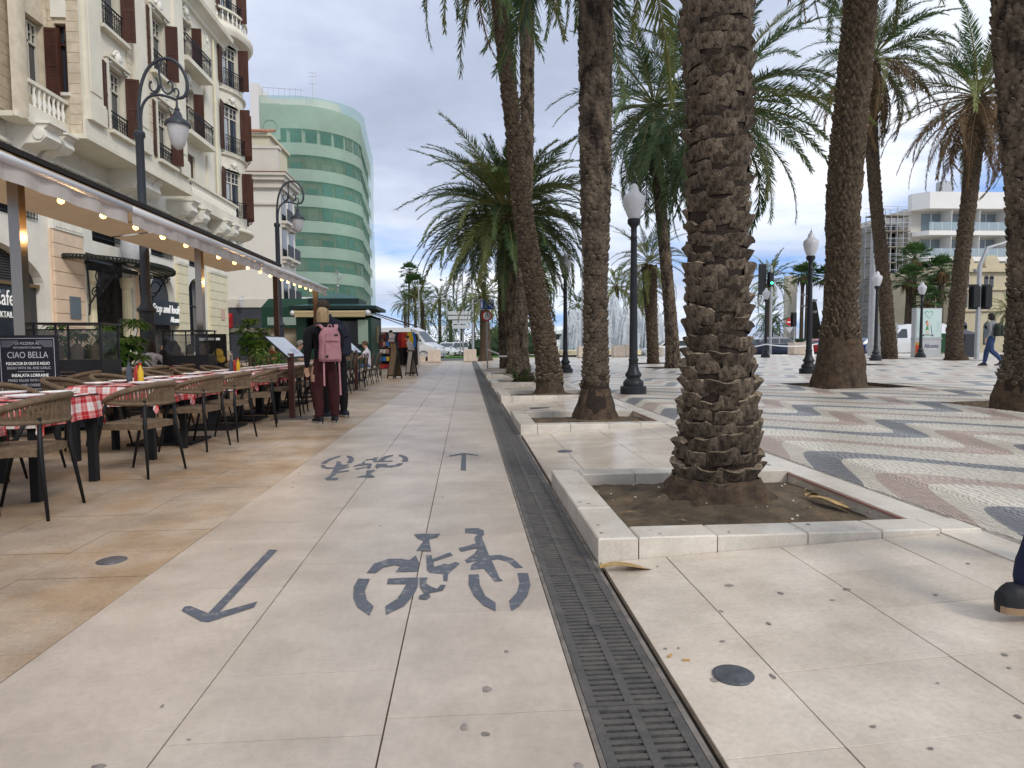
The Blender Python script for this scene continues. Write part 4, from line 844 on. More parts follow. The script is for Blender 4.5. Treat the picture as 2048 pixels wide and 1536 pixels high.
# wrought street lamps on the terrace side
def arc(c, r, a0, a1, n=14, y=0, r1=None):
    r1 = r if r1 is None else r1; o = []
    for i in range(n+1):
        t = i/n; a = R(a0+(a1-a0)*t); q = r+(r1-r)*t; o.append((c[0]+q*cos(a), y, c[1]+q*sin(a)))
    return o
m_steel = mat('lamp_grey_paint', (.04, .047, .058), .45, metal=.1, bump=.03, bscale=60)
def street_lamp():
    p = thing('street_lamp', 'x', 'street lamp')
    mb = MB(); mb.lathe([(.001, 0), (.22, 0), (.22, .12), (.18, .2), (.165, .3), (.15, 1.85), (.16, 1.9), (.20, 1.93), (.20, 1.98), (.15, 2.03), (.12, 2.1), (.105, 2.3)], (0, 0, 0), 18); mb.build('base', m_steel, p, smooth=40)
    mb = MB(); mb.lathe([(.105, 2.3), (.09, 4.2), (.085, 5.75), (.12, 5.8), (.12, 5.88), (.085, 5.92)], (0, 0, 0), 16); mb.build('shaft', m_steel, p, smooth=40)
    mb = MB()
    def cr(pts, n=5):
        P = [Vector(q) for q in pts]; o = []
        for i in range(len(P)-1):
            a, b, c, d = P[max(0, i-1)], P[i], P[i+1], P[min(len(P)-1, i+2)]
            for k in range(n): t = k/n; o.append(.5*((2*b)+(c-a)*t+(2*a-5*b+4*c-d)*t*t+(3*b-a-3*c+d)*t**3))
        o = [Vector((q.x*.60, q.y, q.z)) for q in o+[P[-1]]]; return o
    mb.tube(cr([(0, 0, 5.9), (0, 0, 6.3), (.05, 0, 6.65), (.16, 0, 7.0), (.38, 0, 7.3), (.72, 0, 7.5), (1.1, 0, 7.55), (1.4, 0, 7.45), (1.62, 0, 7.22), (1.68, 0, 6.95), (1.55, 0, 6.75), (1.3, 0, 6.7)]), .036, 8)
    mb.tube(cr([(0.07, 0, 5.9), (.08, 0, 6.25), (.16, 0, 6.5), (.38, 0, 6.68), (.68, 0, 6.74), (1.0, 0, 6.72), (1.3, 0, 6.66)]), .030, 8)
    mb.tube(cr(arc((.52, 6.95), .19, 60, -230, 14, r1=.10)+[(.45, 0, 6.98)], 2), .022, 6); mb.tube(cr([(.42, 0, 6.75), (.66, 0, 6.8), (.78, 0, 7.0), (.74, 0, 7.25), (.82, 0, 7.5)]), .022, 6)
    mb.tube(cr([(.78, 0, 7.0), (.85, 0, 6.85), (1.0, 0, 6.78), (1.15, 0, 6.85), (1.18, 0, 6.98), (1.1, 0, 7.06), (1.0, 0, 7.0)]), .022, 6); mb.tube(cr(arc((1.28, 6.84), .12, -90, 190, 12, r1=.05), 2), .02, 6)
    mb.build('bracket', m_steel, p, smooth=1)
    lx = .78; mb = MB(); mb.lathe([(.02, 6.68), (.03, 6.5), (.06, 6.46), (.05, 6.42), (.08, 6.38), (.09, 6.33), (.13, 6.26), (.24, 6.19), (.275, 6.13), (.275, 6.09), (.24, 6.09)], (lx, 0, 0), 22); mb.build('hood', m_steel, p, smooth=40)
    mb = MB(); mb.lathe([(.23, 6.10), (.22, 6.0), (.19, 5.84), (.14, 5.68), (.075, 5.59), (.001, 5.56)], (lx, 0, 0), 22); mb.build('glass_bowl', m_globe, p, smooth=1)
    return p
LS = street_lamp(); LS.location = (-7.2, 15.3, 0); LS.rotation_euler = (0, 0, R(-6)); LS['label'] = 'near grey street lamp with a scrolled bracket in front of the cream facade'; LS['group'] = 'scrolled street lamps along the terrace'
LS.rotation_euler = (0, 0, R(12))
dup(LS, (-7.3, 26.2, 0), R(12), 'far scrolled street lamp in front of the green netted tower')
# signs
s = thing('road_sign', 'blue residential street sign over a round speed limit sign on a thin pole', 'road sign', (.89, 27.9, .0))
mb = MB(); mb.tube([(0, .03, 0), (0, .03, 3.05)], .03, 8); mb.build('pole', m_galv, s)
mb = MB(); mb.bb(-.30, .30, -.012, 0, 2.62, 3.05); mb.build('blue_panel', mat('sign_blue', (.02, .08, .42), .4), s)
mb = MB(); mb.mi(mat('sign_white', (.8, .8, .8), .4)); w = -.016
for q in [(-.30, .30, 3.035, 3.05), (-.30, .30, 2.62, 2.635), (-.30, -.285, 2.635, 3.035), (.285, .30, 2.635, 3.035)]: mb.bb(q[0], q[1], w, -.013, q[2], q[3])
for q in [((-.22, 2.96), .03), ((-.04, 2.86), .022), ((.17, 2.97), .02)]: mb.lathe([(.001, 0), (q[1], 0), (q[1], .003), (.001, .003)], (q[0][0], w, q[0][1]), 10, axis='y')
for pl in [[(-.25, 2.93), (-.19, 2.93), (-.18, 2.80), (-.19, 2.68), (-.215, 2.68), (-.22, 2.79), (-.235, 2.68), (-.26, 2.68), (-.255, 2.8)], [(-.06, 2.84), (-.02, 2.84), (-.0, 2.72), (-.03, 2.68), (-.08, 2.70)], [(-.06, 2.99), (.06, 2.99), (.05, 2.93), (-.05, 2.93)], [(.10, 2.9), (.10, 2.99), (.17, 3.02), (.25, 2.99), (.25, 2.88), (.2, 2.88), (.2, 2.94), (.15, 2.94)], [(.05, 2.86), (.08, 2.88), (.26, 2.70), (.23, 2.68)]]:
    mb.prism([(x, w, z) for x, z in pl][::-1], (0, .003, 0))
mb.build('pictogram', None, s)
mb = MB(); mb.mi(mat('sign_red', (.55, .02, .02), .4)); mb.lathe([(.001, 0), (.225, 0), (.225, -.012), (.001, -.012)], (0, -.0, 2.36), 28, axis='y'); mb.mi(MATS['sign_white']); mb.lathe([(.001, -.0135), (.165, -.0135)], (0, 0, 2.36), 28, axis='y'); mb.build('speed_disc', None, s)
text('10', .24, (0, -.015, 2.28), (R(90), 0, 0), m_dark, s, 'number')
# barrier tape strung from the sign pole round the palms
def tape(pts, label):
    mb = MB(); P = []
    for (a, b) in zip(pts[:-1], pts[1:]):
        for i in range(8): t = i/8; P.append((a[0]+(b[0]-a[0])*t, a[1]+(b[1]-a[1])*t, a[2]+(b[2]-a[2])*t-.35*t*(1-t)*hypot(a[0]-b[0], a[1]-b[1])*.3))
    P.append(pts[-1]); vs = []; [vs.extend([(x, y, z), (x, y+.01, z+.07)]) for x, y, z in P]
    mb.add(vs, [(2*i, 2*i+2, 2*i+3, 2*i+1) for i in range(len(P)-1)]); mb.build('barrier_tape', MATS['white_tape'], label=label, cat='tape')
tape([(.9, 27.85, .9), (1.7, 27.15, .6)], 'white tape strung from the sign pole to the farthest row palm')
tape([(1.7, 27.0, .75), (1.95, 22.5, .75)], 'white tape strung between two palms of the drain row')
tape([(8.8, 30.2, 1.0), (17.7, 37.4, 1.0), (22.3, 40, 1.0), (25.6, 40, 1.0)], 'long white tape strung across the far side of the plaza')
# stone cubes along the road
GC = 'pale stone cubes along the road'
mb = MB(); mb.bb(-.42, .42, -.42, .42, .06, .86); mb.bb(-.36, .36, -.36, .36, 0, .06); mb.ms = [mat('cube_stone', (.60, .50, .41), .7, var=.1, vscale=2, bump=.05, bscale=30, rand=.05)]; me = mb.mesh('cube')
for x, y, s_, lb in [(-2.15, 43.6, 1, 'stone cube in front of the van'), (.22, 43.9, 1, 'stone cube in front of the white car'), (8.05, 44.5, .95, 'stone cube behind the lamp post left of the second palm'), (10.6, 45, .95, 'stone cube just right of the second palm'), (11.7, 46, 1, 'stone cube with a small grille left of the silver car'), (13.3, 45, .95, 'stone cube touching the silver car front'), (23.3, 44.5, 1.05, 'stone cube in front of the dark blue car'), (26.4, 44, 1, 'stone cube behind the thick leaning palm'), (-2.9, 42.4, .55, 'small low stone block beside the market rack'), (34.2, 44.5, 1, 'stone cube right of the dark litter bin')]:
    link('stone_cube', me, None, (x, y, zp(x)-.01), (0, 0, .03), lb, 'stone block', GC, scale=s_)
# no entry sign, traffic signals
s = thing('no_entry_sign', 'round red no entry sign beyond the dark blue car', 'road sign', (28.6, 56, 0)); mb = MB(); mb.tube([(0, .03, 0), (0, .03, 3.3)], .04, 6); mb.build('pole', m_galv, s)
mb = MB(); mb.mi(MATS['sign_red']); mb.lathe([(.001, 0), (.32, 0), (.32, -.012), (.001, -.012)], (0, 0, 2.95), 24, axis='y'); mb.mi(MATS['sign_white']); mb.bb(-.22, .22, -.02, -.013, 2.89, 3.01); mb.build('disc', None, s)
mb = MB(); mb.prism([(-.36, -.01, 2.5), (.36, -.01, 2.5), (0, -.01, 1.95)], (0, .01, 0)); mb.build('give_way_back', MATS['sign_back'], s)
m_green = mat('signal_green', (.02, .5, .2), .3, emit=((.05, 1, .45), 3))
def signal(x, y, h, label, arm, heads):
    s = thing('traffic_signal', label, 'traffic signal', (x, y, 0)); mb = MB(); mb.tube([(0, 0, 0), (0, 0, h*.8), (arm*.25, 0, h*.95), (arm, 0, h)] if arm else [(0, 0, 0), (0, 0, h)], [.11, .10, .08, .06] if arm else .08, 9); mb.build('pole', m_galv, s, smooth=60)
    for hx, hz, on in heads:
        mb = MB(); mb.bb(hx-.16, hx+.16, -.28, -.08, hz, hz+1.0); mb.bb(hx-.26, hx+.26, -.07, -.05, hz-.1, hz+1.1); hd = mb.build('signal_head', m_dark, s)
        if on: mb = MB(); mb.ball((hx, -.29, hz+.2), .11, 10, 6); mb.build('green_light', m_green, s)
signal(24.0, 50, 7.2, 'green traffic signal hanging right of the nearest palm', -0.001, [(-.1, 5.6, True)])
mb = MB(); mb.bb(-.9, -.3, -.05, .05, 4.9, 7.3); mb.build('signal_backboard', m_dark, None, loc=(23.9, 50.1, 0), label='dark board mounted left of the green traffic signal', cat='sign board')
signal(24.75, 30, 5.9, 'bent pale traffic signal pole beside the walking man, heads seen from behind', 1.4, [(-.30, 2.75, False), (.30, 2.75, False)])
signal(28.0, 54, 3.6, 'dark traffic signal left of the no entry sign', 0, [(-.1, 2.6, False)])
# poster panel
m_pan = mat('panel_grey', (.42, .43, .44), .45)
s = thing('poster_panel', 'free-standing city poster panel showing a woman on a scooter', 'poster panel', (25.55, 34.6, .25), R(8))
mb = MB(); mb.bb(-.86, .86, -.14, .14, 0, 2.72); mb.bb(-.9, .9, -.17, .17, 1.0, 1.06); mb.build('housing', m_pan, s)
mb = MB(); mb.bb(-.80, .80, -.155, -.142, 1.1, 2.66); mb.build('poster', mat('poster_paper', (.50, .62, .60), .35), s)
def flatp(pl, z0, mt, name, y=-.16):
    mb = MB(); mb.prism([(x, y, z) for x, z in pl][::-1], (0, .004, 0)); mb.build(name, mt, s)
mg = mat('print_green', (.05, .28, .12), .5); md = mat('print_black', (.03, .03, .035), .5); mo = mat('print_orange', (.6, .2, .08), .5); msk = mat('print_skin', (.62, .38, .27), .5)
hb = [(-.30, 2.44), (-.22, 2.54), (-.1, 2.54), (-.02, 2.47), (.06, 2.54), (.18, 2.54), (.26, 2.44), (-.02, 2.12)]; flatp(hb, 0, mg, 'printed_heart')
flatp([(x*.84-.003, z*.84+.37) for x, z in hb], 0, MATS['poster_paper'], 'printed_heart', -.162)
flatp([(-.16, 1.86), (-.05, 1.88), (-.04, 1.72), (-.15, 1.72)], 0, mo, 'printed_top'); flatp([(-.14, 1.72), (-.04, 1.72), (.0, 1.52), (-.22, 1.52)], 0, mg, 'printed_skirt')
flatp([(-.18, 1.52), (-.13, 1.52), (-.14, 1.26), (-.18, 1.26)], 0, msk, 'printed_leg'); flatp([(-.07, 1.52), (-.02, 1.52), (-.02, 1.26), (-.06, 1.26)], 0, msk, 'printed_leg'); flatp([(-.05, 1.85), (.14, 1.74), (.13, 1.71), (-.05, 1.79)], 0, msk, 'printed_arm')
flatp([(-.13, 1.97), (-.07, 2.02), (-.02, 1.97), (-.05, 1.90), (-.11, 1.90)], 0, msk, 'printed_head'); flatp([(-.22, 1.90), (-.17, 2.01), (-.10, 2.04), (-.12, 1.93), (-.17, 1.86)], 0, mat('print_red', (.25, .04, .03), .5), 'printed_hair')
flatp([(-.36, 1.26), (.26, 1.24), (.26, 1.20), (-.36, 1.22)], 0, md, 'printed_scooter'); flatp([(.20, 1.24), (.24, 1.24), (.15, 1.76), (.12, 1.76)], 0, md, 'printed_scooter')
for q in (-.34, .27): flatp([(q+.05*cos(a*pi/4), 1.2+.05*sin(a*pi/4)) for a in range(8)], 0, md, 'printed_wheel')
for i in range(7):
    for sx_ in (-1, 1): flatp([(sx_*.62-.12, 1.95-i*.09), (sx_*.62+.12, 1.95-i*.09), (sx_*.62+.12, 1.93-i*.09), (sx_*.62-.12, 1.93-i*.09)], 0, mat('print_grey', (.36, .46, .46), .5), 'printed_line')
text('Alicante', .33, (.22, -.145, .52), (R(90), 0, 0), mat('print_navy', (.01, .015, .12), .4), s, 'lettering', sx=.86)
flatp([(.02, .45), (.55, .45), (.55, .47), (.02, .47)], 0, mat('print_white', (.8, .8, .8), .4), 'swoosh', -.145)
flatp([(-.84, .12), (-.56, .12), (-.46, .35), (-.46, .68), (-.56, .84), (-.84, .84)], 0, mat('print_gold', (.42, .28, .04), .5), 'city_crest', -.146); flatp([(-.82, .24), (-.62, .24), (-.62, .68), (-.82, .68)], 0, mat('print_crest_red', (.5, .05, .02), .5), 'city_crest', -.149)
mb = MB(); mb.bb(-.45, .45, -.35, .35, 0, 2.0); mb.build('cabinet', mat('cabinet_grey', (.40, .40, .37), .6, var=.05, vscale=2), loc=(24.5, 36.5, .2), label='grey service cabinet right of the ring-barked palm', cat='cabinet')
mb = MB(); mb.bb(-.4, .4, -.4, .4, 0, 1.25); mb.add([(-.42, -.42, 1.25), (.42, -.42, 1.25), (.42, .42, 1.25), (-.42, .42, 1.25), (-.3, .42, 1.55), (.3, .42, 1.5)], [(0, 1, 5, 4), (0, 4, 3), (1, 2, 5), (2, 3, 4, 5)]); mb.build('litter_bin', mat('bin_dark', (.03, .032, .04), .5), loc=(27.6, 34.2, .25), label='dark street litter bin between the poster panel and the walking man', cat='bin')
mb = MB(); mb.bb(-.9, .9, -.5, .5, .1, 1.3); mb.bb(-.95, .95, -.55, .55, 1.3, 1.42); mb.build('green_container', mat('container_green', (.03, .12, .05), .5), loc=(33.2, 42, .25), label='green waste container behind the litter bin', cat='waste container')
# blue crowd barrier
s = thing('crowd_barrier', 'blue metal crowd barrier in front of the blue car', 'barrier', (22.6, 38.5, .25)); mb = MB(); mb.tube([(-1.1, 0, .15), (-1.1, 0, 1.1), (1.1, 0, 1.1), (1.1, 0, .15), (-1.1, 0, .15)], .025, 6); mb.build('frame', mat('barrier_blue', (.03, .12, .4), .5), s)
for i in range(14): mb = MB(); mb.tube([(-1+i*.154, 0, .15), (-1+i*.154, 0, 1.1)], .012, 5); mb.build('rail', MATS['barrier_blue'], s)
# trestle signs on the plaza
for x, y, lb in [(20.6, 37.8, 'white folding caution stand in front of the dark blue car')]:
    s = thing('caution_stand', lb, 'sign', (x, y, .25)); 
    for q in (-1, 1): mb = MB(); mb.bar((0, q*.25, 0), (0, q*.03, .75), .3, .02); mb.build('panel', MATS['sign_white'], s)
# ------------------------------------------------------------ buildings
m_st = mat('cream_render', (.76, .72, .60), .85, col2=(.66, .62, .51), vscale=.9, bump=.08, bscale=12, detail=8)
m_stone = mat('buff_stone', (.70, .61, .47), .9, col2=(.56, .48, .36), vscale=3.5, bump=.5, bscale=9, detail=8)
m_peach = mat('peach_stone', (.74, .58, .43), .85, var=.07, vscale=2.2, bump=.1, bscale=20)
m_crm = mat('cream_stone', (.76, .70, .50), .85, var=.06, vscale=2.2, bump=.1, bscale=20)
m_trim = mat('white_trim', (.78, .76, .68), .8, var=.06, vscale=2, bump=.08, bscale=14)
m_sh = mat('shutter_brown', (.075, .028, .018), .6, var=.25, vscale=9, stretch=(1, 1, .2), rand=.1)
m_frame = mat('window_frame', (.62, .58, .49), .6)
m_glass = mat('window_glass', (.035, .045, .06), .06, spec=.9)
m_curt = mat('curtain', (.42, .45, .48), .9, var=.1, vscale=8, stretch=(1, 6, .4))
m_ironb = mat('balcony_iron', (.016, .018, .024), .5, metal=.3)
def wallX(mb, X, y0, y1, z0, z1, holes=(), depth=.3, arch=()):
    """wall facing +X with rectangular holes (y0, y1, z0, z1), reveals included"""
    ys_ = sorted(set([y0, y1]+[v for h in holes for v in h[:2]])); zs_ = sorted(set([z0, z1]+[v for h in holes for v in h[2:4]]))
    for a, b in zip(ys_[:-1], ys_[1:]):
        for c, d in zip(zs_[:-1], zs_[1:]):
            ym, zm = (a+b)/2, (c+d)/2
            if any(h[0] < ym < h[1] and h[2] < zm < h[3] for h in holes): continue
            mb.quad((X, a, c), (X, b, c), (X, b, d), (X, a, d))
    for h in holes:
        a, b, c, d = h; e = X-depth
        mb.quad((X, a, c), (X, a, d), (e, a, d), (e, a, c)); mb.quad((X, b, c), (e, b, c), (e, b, d), (X, b, d)); mb.quad((X, a, c), (e, a, c), (e, b, c), (X, b, c)); mb.quad((X, a, d), (X, b, d), (e, b, d), (e, a, d))
    return mb
def archfill(mb, X, y0, y1, zs, zt, th=.28, rise=None, n=12):
    """spandrels over an arched opening between springing zs and top zt"""
    ym, hw = (y0+y1)/2, (y1-y0)/2; ri = rise or (zt-zs-.02)
    for s in (-1, 1):
        pl = [(X, ym+s*hw, zs)]
        for i in range(1, n+1): a = pi/2*i/n; pl.append((X, ym+s*hw*cos(a), zs+ri*sin(a)))
        pl += [(X, ym, zt), (X, ym+s*hw, zt)]
        if s > 0: pl = pl[::-1]
        mb.prism(pl, (-th, 0, 0))
    return mb
def window(parent, X, y0, y1, z0, z1, rec=.22, shut=None, rail=0, curtain=True, railz=.85, out=.0, name='window', n=2, ang=(78, 60)):
    f = MB(); x = X-rec; yc = (y0+y1)/2; w = .055
    for a, b, c, d in [(y0, y0+w, z0, z1), (y1-w, y1, z0, z1), (y0+w, y1-w, z1-w, z1), (y0+w, y1-w, z0, z0+w), (yc-.03, yc+.03, z0+w, z1-w), (y0+w, y1-w, z1-.62, z1-.56)]: f.bb(x-.03, x+.03, a, b, c, d)
    for q in (y0+(yc-y0)*.52, yc+(y1-yc)*.48): f.bb(x-.02, x+.02, q-.012, q+.012, z1-.56, z1-w)
    f.bb(x-.02, x+.02, y0+w, y1-w, z1-.32, z1-.30)
    wn = f.build(name, m_frame, parent)
    MB().bb(x-.05, x-.035, y0+.01, y1-.01, z0+.01, z1-.01).build('pane', m_glass, wn)
    if curtain: MB().bb(x-.034, x-.031, y0+w, y0+(y1-y0)*.42, z0+w, z1-.62).build('curtain', m_curt, wn)
    if shut:
        for s, y in ((-1, y0), (1, y1)):
            sw = min(.42, (y1-y0)*.42); a = R(ang[0] if s < 0 else ang[1]); mb = MB(); k = 15
            d = cos(a)*sw; ex = sin(a)*sw
            p0 = Vector((X+.02, y, 0)); p1 = Vector((X+.02+ex, y+s*d, 0)); dr = (p1-p0).normalized(); nr = Vector((-dr.y, dr.x, 0))
            def pl(u0, u1, za, zb, t): a_, b_ = p0+dr*u0, p0+dr*u1; mb.add([a_-nr*t+Vector((0, 0, za)), b_-nr*t+Vector((0, 0, za)), b_+nr*t+Vector((0, 0, za)), a_+nr*t+Vector((0, 0, za)), a_-nr*t+Vector((0, 0, zb)), b_-nr*t+Vector((0, 0, zb)), b_+nr*t+Vector((0, 0, zb)), a_+nr*t+Vector((0, 0, zb))], [(0, 3, 2, 1), (4, 5, 6, 7), (0, 1, 5, 4), (1, 2, 6, 5), (2, 3, 7, 6), (3, 0, 4, 7)])
            pl(0, .05, z0+.02, z1-.02, .022); pl(sw-.05, sw, z0+.02, z1-.02, .022); pl(.05, sw-.05, z0+.02, z0+.10, .02); pl(.05, sw-.05, z1-.1, z1-.02, .02); pl(.05, sw-.05, (z0+z1)/2-.04, (z0+z1)/2+.04, .02)
            pl(.05, sw-.05, z0+.1, z1-.1, .006)
            nn_ = int((z1-z0)/.075)
            for i in range(nn_): zz = z0+.1+(z1-z0-.2)*(i+.5)/nn_; pl(.05, sw-.05, zz-.012, zz+.012, .014)
            mb.build('shutter', m_sh, wn)
    if rail: railing(parent, X, y0-.05, y1+.05, z0-.02, railz, out)
    return wn
def railing(parent, X, y0, y1, z, h=.85, out=.0, side=True):
    mb = MB(); xo = X+out+.05
    mb.bb(xo-.02, xo+.02, y0, y1, z+h-.035, z+h); mb.bb(xo-.015, xo+.015, y0, y1, z+.04, z+.065); mb.bb(xo-.012, xo+.012, y0, y1, z+h-.16, z+h-.14)
    n = max(4, int((y1-y0)/.13)); cell = (y1-y0)/n
    for i in range(n+1): y = y0+cell*i; mb.tube([(xo, y, z+.02), (xo, y, z+h)], .011, 4)
    for i in range(n):
        y = y0+cell*(i+.5)
        for zz, r, s in ((z+.2, .05, 1), (z+.34, .05, -1), (z+h-.3, .05, 1)): mb.tube([(xo, y+s*r*cos(a), zz+r*1.2*sin(a)) for a in [k*pi/4 for k in range(7)]], .009, 3, False)
        mb.tube([(xo+.0, y-cell*.4, z+h-.14), (xo, y, z+h-.25), (xo, y+cell*.4, z+h-.14)], .008, 3, False)
    if out > .15 and side:
        for y in (y0, y1):
            mb.bb(X, xo, y-.015, y+.015, z+h-.035, z+h)
            for k in range(4): xx = X+(out+.05)*(k+.5)/4; mb.tube([(xx, y, z+.02), (xx, y, z+h)], .011, 4)
    return mb.build('balcony_railing', m_ironb, parent)
def relief(parent, X, yc, z, w, h, seed):
    """carved garland: scrolls and a central shell"""
    mb = MB(); r = random.Random(seed)
    for s in (-1, 1):
        for i in range(7): t = i/6; mb.ball((X+.04, yc+s*w*.5*(.15+.85*t), z+h*(.55-.9*t*t+.25*sin(t*7))), .055*(1.15-.5*t)*w, 6, 4, (.8, 1.2, .9))
    mb.ball((X+.05, yc, z+h*.55), .13*w, 8, 5, (.7, 1, 1.25))
    for k in range(5): a = R(30+30*k); mb.ball((X+.04, yc+.17*w*cos(a), z+h*.6+.17*w*sin(a)), .05*w, 6, 4)
    return mb.build('carved_garland', m_trim, parent, smooth=1)
def balusters(parent, X, y0, y1, z0, z1, n, name='baluster', mt=None):
    mb = MB(); h = z1-z0; mb.lathe([(.055, 0), (.055, .06*h), (.03, .1*h), (.07, .35*h), (.05, .5*h), (.03, .7*h), (.05, .9*h), (.055, h)], (0, 0, 0), 8); mb.ms = [mt or m_trim]; me = mb.mesh(name, 1)
    for i in range(n): link(name, me, parent, (X, y0+(y1-y0)*(i+.5)/n, z0))
def console(parent, X, y, z, w, d, h):
    mb = MB()
    pl = [(X, y-w/2, z), (X+d, y-w/2, z), (X+d, y-w/2, z-.12*h), (X+d*.9, y-w/2, z-.2*h), (X+d*.95, y-w/2, z-.42*h), (X+d*.8, y-w/2, z-.58*h), (X+d*.45, y-w/2, z-.6*h), (X+d*.32, y-w/2, z-.72*h), (X+d*.3, y-w/2, z-.92*h), (X+d*.12, y-w/2, z-h), (X, y-w/2, z-h)]
    mb.prism(pl[::-1], (0, w, 0)); mb.lathe([(.001, 0), (.15*h, 0), (.15*h, w*1.12), (.001, w*1.12)], (X+d*.78, y-w*.56, z-.36*h), 12, axis='y'); mb.bb(X, X+d*1.08, y-w*.58, y+w*.58, z-.07*h, z+.001)
    mb.build('console_bracket', m_trim, parent, smooth=40)
def courses(mb, X, y0, y1, z0, z1, n, out=.05, gap=.022):
    h = (z1-z0)/n
    for i in range(n): mb.bb(X-.02, X+out, y0, y1, z0+i*h+gap, z0+(i+1)*h)
B = thing('mansion_block', 'ornate cream apartment mansion with brown shutters and rounded corner bay', 'building', (0, 0, 0))
XA, XB, XD = -12.3, -11.4, -12.6
# ground floor wall
GH = [(14.2, 20.55, 0, 4.15), (22.75, 25.75, 0, 4.3), (27.1, 29.3, 0, 4.25), (30.65, 32.7, .9, 4.35), (23.2, 25.4, 4.75, 5.35), (17.2, 20.3, 4.85, 5.5), (27.2, 29.2, 4.85, 5.5), (30.8, 32.5, 4.85, 5.5)]
mb = MB(); wallX(mb, XD, 8, 35.4, -.05, 7.45, GH, .4)
mb.quad((XD, 35.4, -.05), (XD-14, 35.4, -.05), (XD-14, 35.4, 19), (XD, 35.4, 19)); archfill(mb, XD, 14.2, 20.55, 2.9, 4.15); archfill(mb, XD, 27.1, 29.3, 3.15, 4.25); archfill(mb, XD, 30.65, 32.7, 3.35, 4.35)
mb.build('ground_floor_wall', m_trim, B)
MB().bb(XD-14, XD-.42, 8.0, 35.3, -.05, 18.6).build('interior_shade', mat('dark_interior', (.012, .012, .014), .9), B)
def pier(y0, y1, mt, n=9, z1=4.75, out=.12):
    P = MB().bb(XD-.01, XD+out*.5, y0-.06, y1+.06, .0, z1).build('pier', mt, B)
    for i in range(n):
        h = (z1-.9)/n; mb = MB(); mb.bb(XD+out*.5, XD+out, y0, y1, .9+i*h+.02, .9+(i+1)*h); mb.build('stone_course', mt, P)
    mb = MB(); mb.bb(XD+.001, XD+out+.10, y0-.1, y1+.1, -.04, .78); mb.bb(XD+.001, XD+out+.05, y0-.06, y1+.06, .78, .9); mb.build('pier_base', mat('pier_base_stone', (.50, .40, .29), .85, var=.12, vscale=3), P)
    mb = MB(); mb.bb(XD, XD+out+.04, y0-.03, y1+.03, z1, z1+.45)
    for k in range(int((y1-y0)/.13)): y = y0+.06+k*.13; mb.bb(XD+out+.04, XD+out+.07, y, y+.06, z1+.08, z1+.38)
    mb.build('fluted_capital', m_trim, P)
pier(20.9, 22.45, m_peach); pier(26.0, 26.95, m_peach); pier(29.45, 30.5, m_crm); pier(32.95, 35.2, m_crm, out=.16)
# frieze, dentils, consoles, first floor slab
mb = MB(); mb.bb(XD, XD+.10, 8, 35.3, 5.6, 5.72); mb.bb(XD, XD+.16, 8, 35.2, 6.75, 6.85)
y = 12.
while y < 35: mb.bb(XD, XD+.12, y, y+.09, 6.56, 6.74); y += .19
mb.build('dentil_cornice', m_trim, B)
for y, d, w, h in [(19.6, 1.1, .7, 1.0), (20.5, 1.0, .5, .9), (24.6, 1.1, .55, 1.05), (25.2, 1.1, .55, 1.05), (25.8, 1.1, .55, 1.05), (29.2, 1.1, .6, 1.1), (30.9, .95, .55, 1.1), (33.6, .95, .55, 1.1), (34.9, .9, .5, 1.0)]: console(B, XD, y, 7.4, w, d, h)
for y0, y1 in [(17.2, 20.3), (23.2, 25.4), (27.2, 29.2), (30.8, 32.5)]: railing(B, XD, y0, y1, 4.85, .65)
# section A (buff stone), return wall and projecting bay
wa = [(19.75, 20.55, 8.45, 10.55)]
mb = MB(); wallX(mb, XA, 8, 20.8, 7.3, 19, [(19.72, 20.62, 8.35, 10.6), (19.72, 20.62, 11.7, 13.9)], .3); mb.build('stone_wall', m_stone, B)
P = B
mb = MB(); n = 38
for i in range(n):
    z = 7.5+i*.30
    for (a, b) in ((8, 19.6), (20.66, 20.79)):
        mb.bb(XA, XA+.035, a, b, z+.012, z+.30)
mb.build('stone_courses', m_stone, B, kind='stuff')
for z0 in (8.35, 11.7): window(B, XA, 19.75, 20.59, z0+.02, z0+2.2, shut=True, ang=(22, 84))
MB().bb(XA-.05, XA+.5, 18.5, 20.78, 7.28, 7.42).build('balcony_slab', m_st, B)
mb = MB(); mb.bb(XA+.38, XA+.5, 19.0, 20.78, 7.42, 7.78); mb.bb(XA+.36, XA+.52, 19.0, 20.78, 8.36, 8.46); mb.build('parapet', m_st, B); balusters(B, XA+.44, 19.2, 20.7, 7.78, 8.36, 7)
mb = MB(); mb.lathe([(.62, 7.3), (.62, 19)], (XA-.1, 18.8, 0), 14, -.6, pi/2+.4); mb.build('rounded_stone_pier', m_stone, B, smooth=1)
# return wall facing the camera
mb = MB(); RY = 20.8
for a, b, c, d in [(XA-.3, -12.12, 7.45, 19), (-11.78, XB, 7.45, 19), (-12.12, -11.78, 7.45, 8.75), (-12.12, -11.78, 10.75, 11.9), (-12.12, -11.78, 13.7, 19)]: mb.quad((a, RY, c), (b, RY, c), (b, RY, d), (a, RY, d))
for c, d in ((8.75, 10.75), (11.9, 13.7)): mb.quad((-12.12, RY, c), (-12.12, RY, d), (-12.12, RY+.3, d), (-12.12, RY+.3, c)); mb.quad((-11.78, RY, c), (-11.78, RY+.3, c), (-11.78, RY+.3, d), (-11.78, RY, d)); mb.quad((-12.12, RY, c), (-12.12, RY+.3, c), (-11.78, RY+.3, c), (-11.78, RY, c)); mb.quad((-12.12, RY, d), (-11.78, RY, d), (-11.78, RY+.3, d), (-12.12, RY+.3, d))
mb.build('return_wall', m_stone, B)
mb = MB()
for i in range(38):
    z = 7.5+i*.30
    for (a, b) in ((XA+.04, -12.15), (-11.75, XB-.02)): mb.bb(a, b, RY-.03, RY+.001, z+.012, z+.30)
mb.build('stone_courses', m_stone, B, kind='stuff')
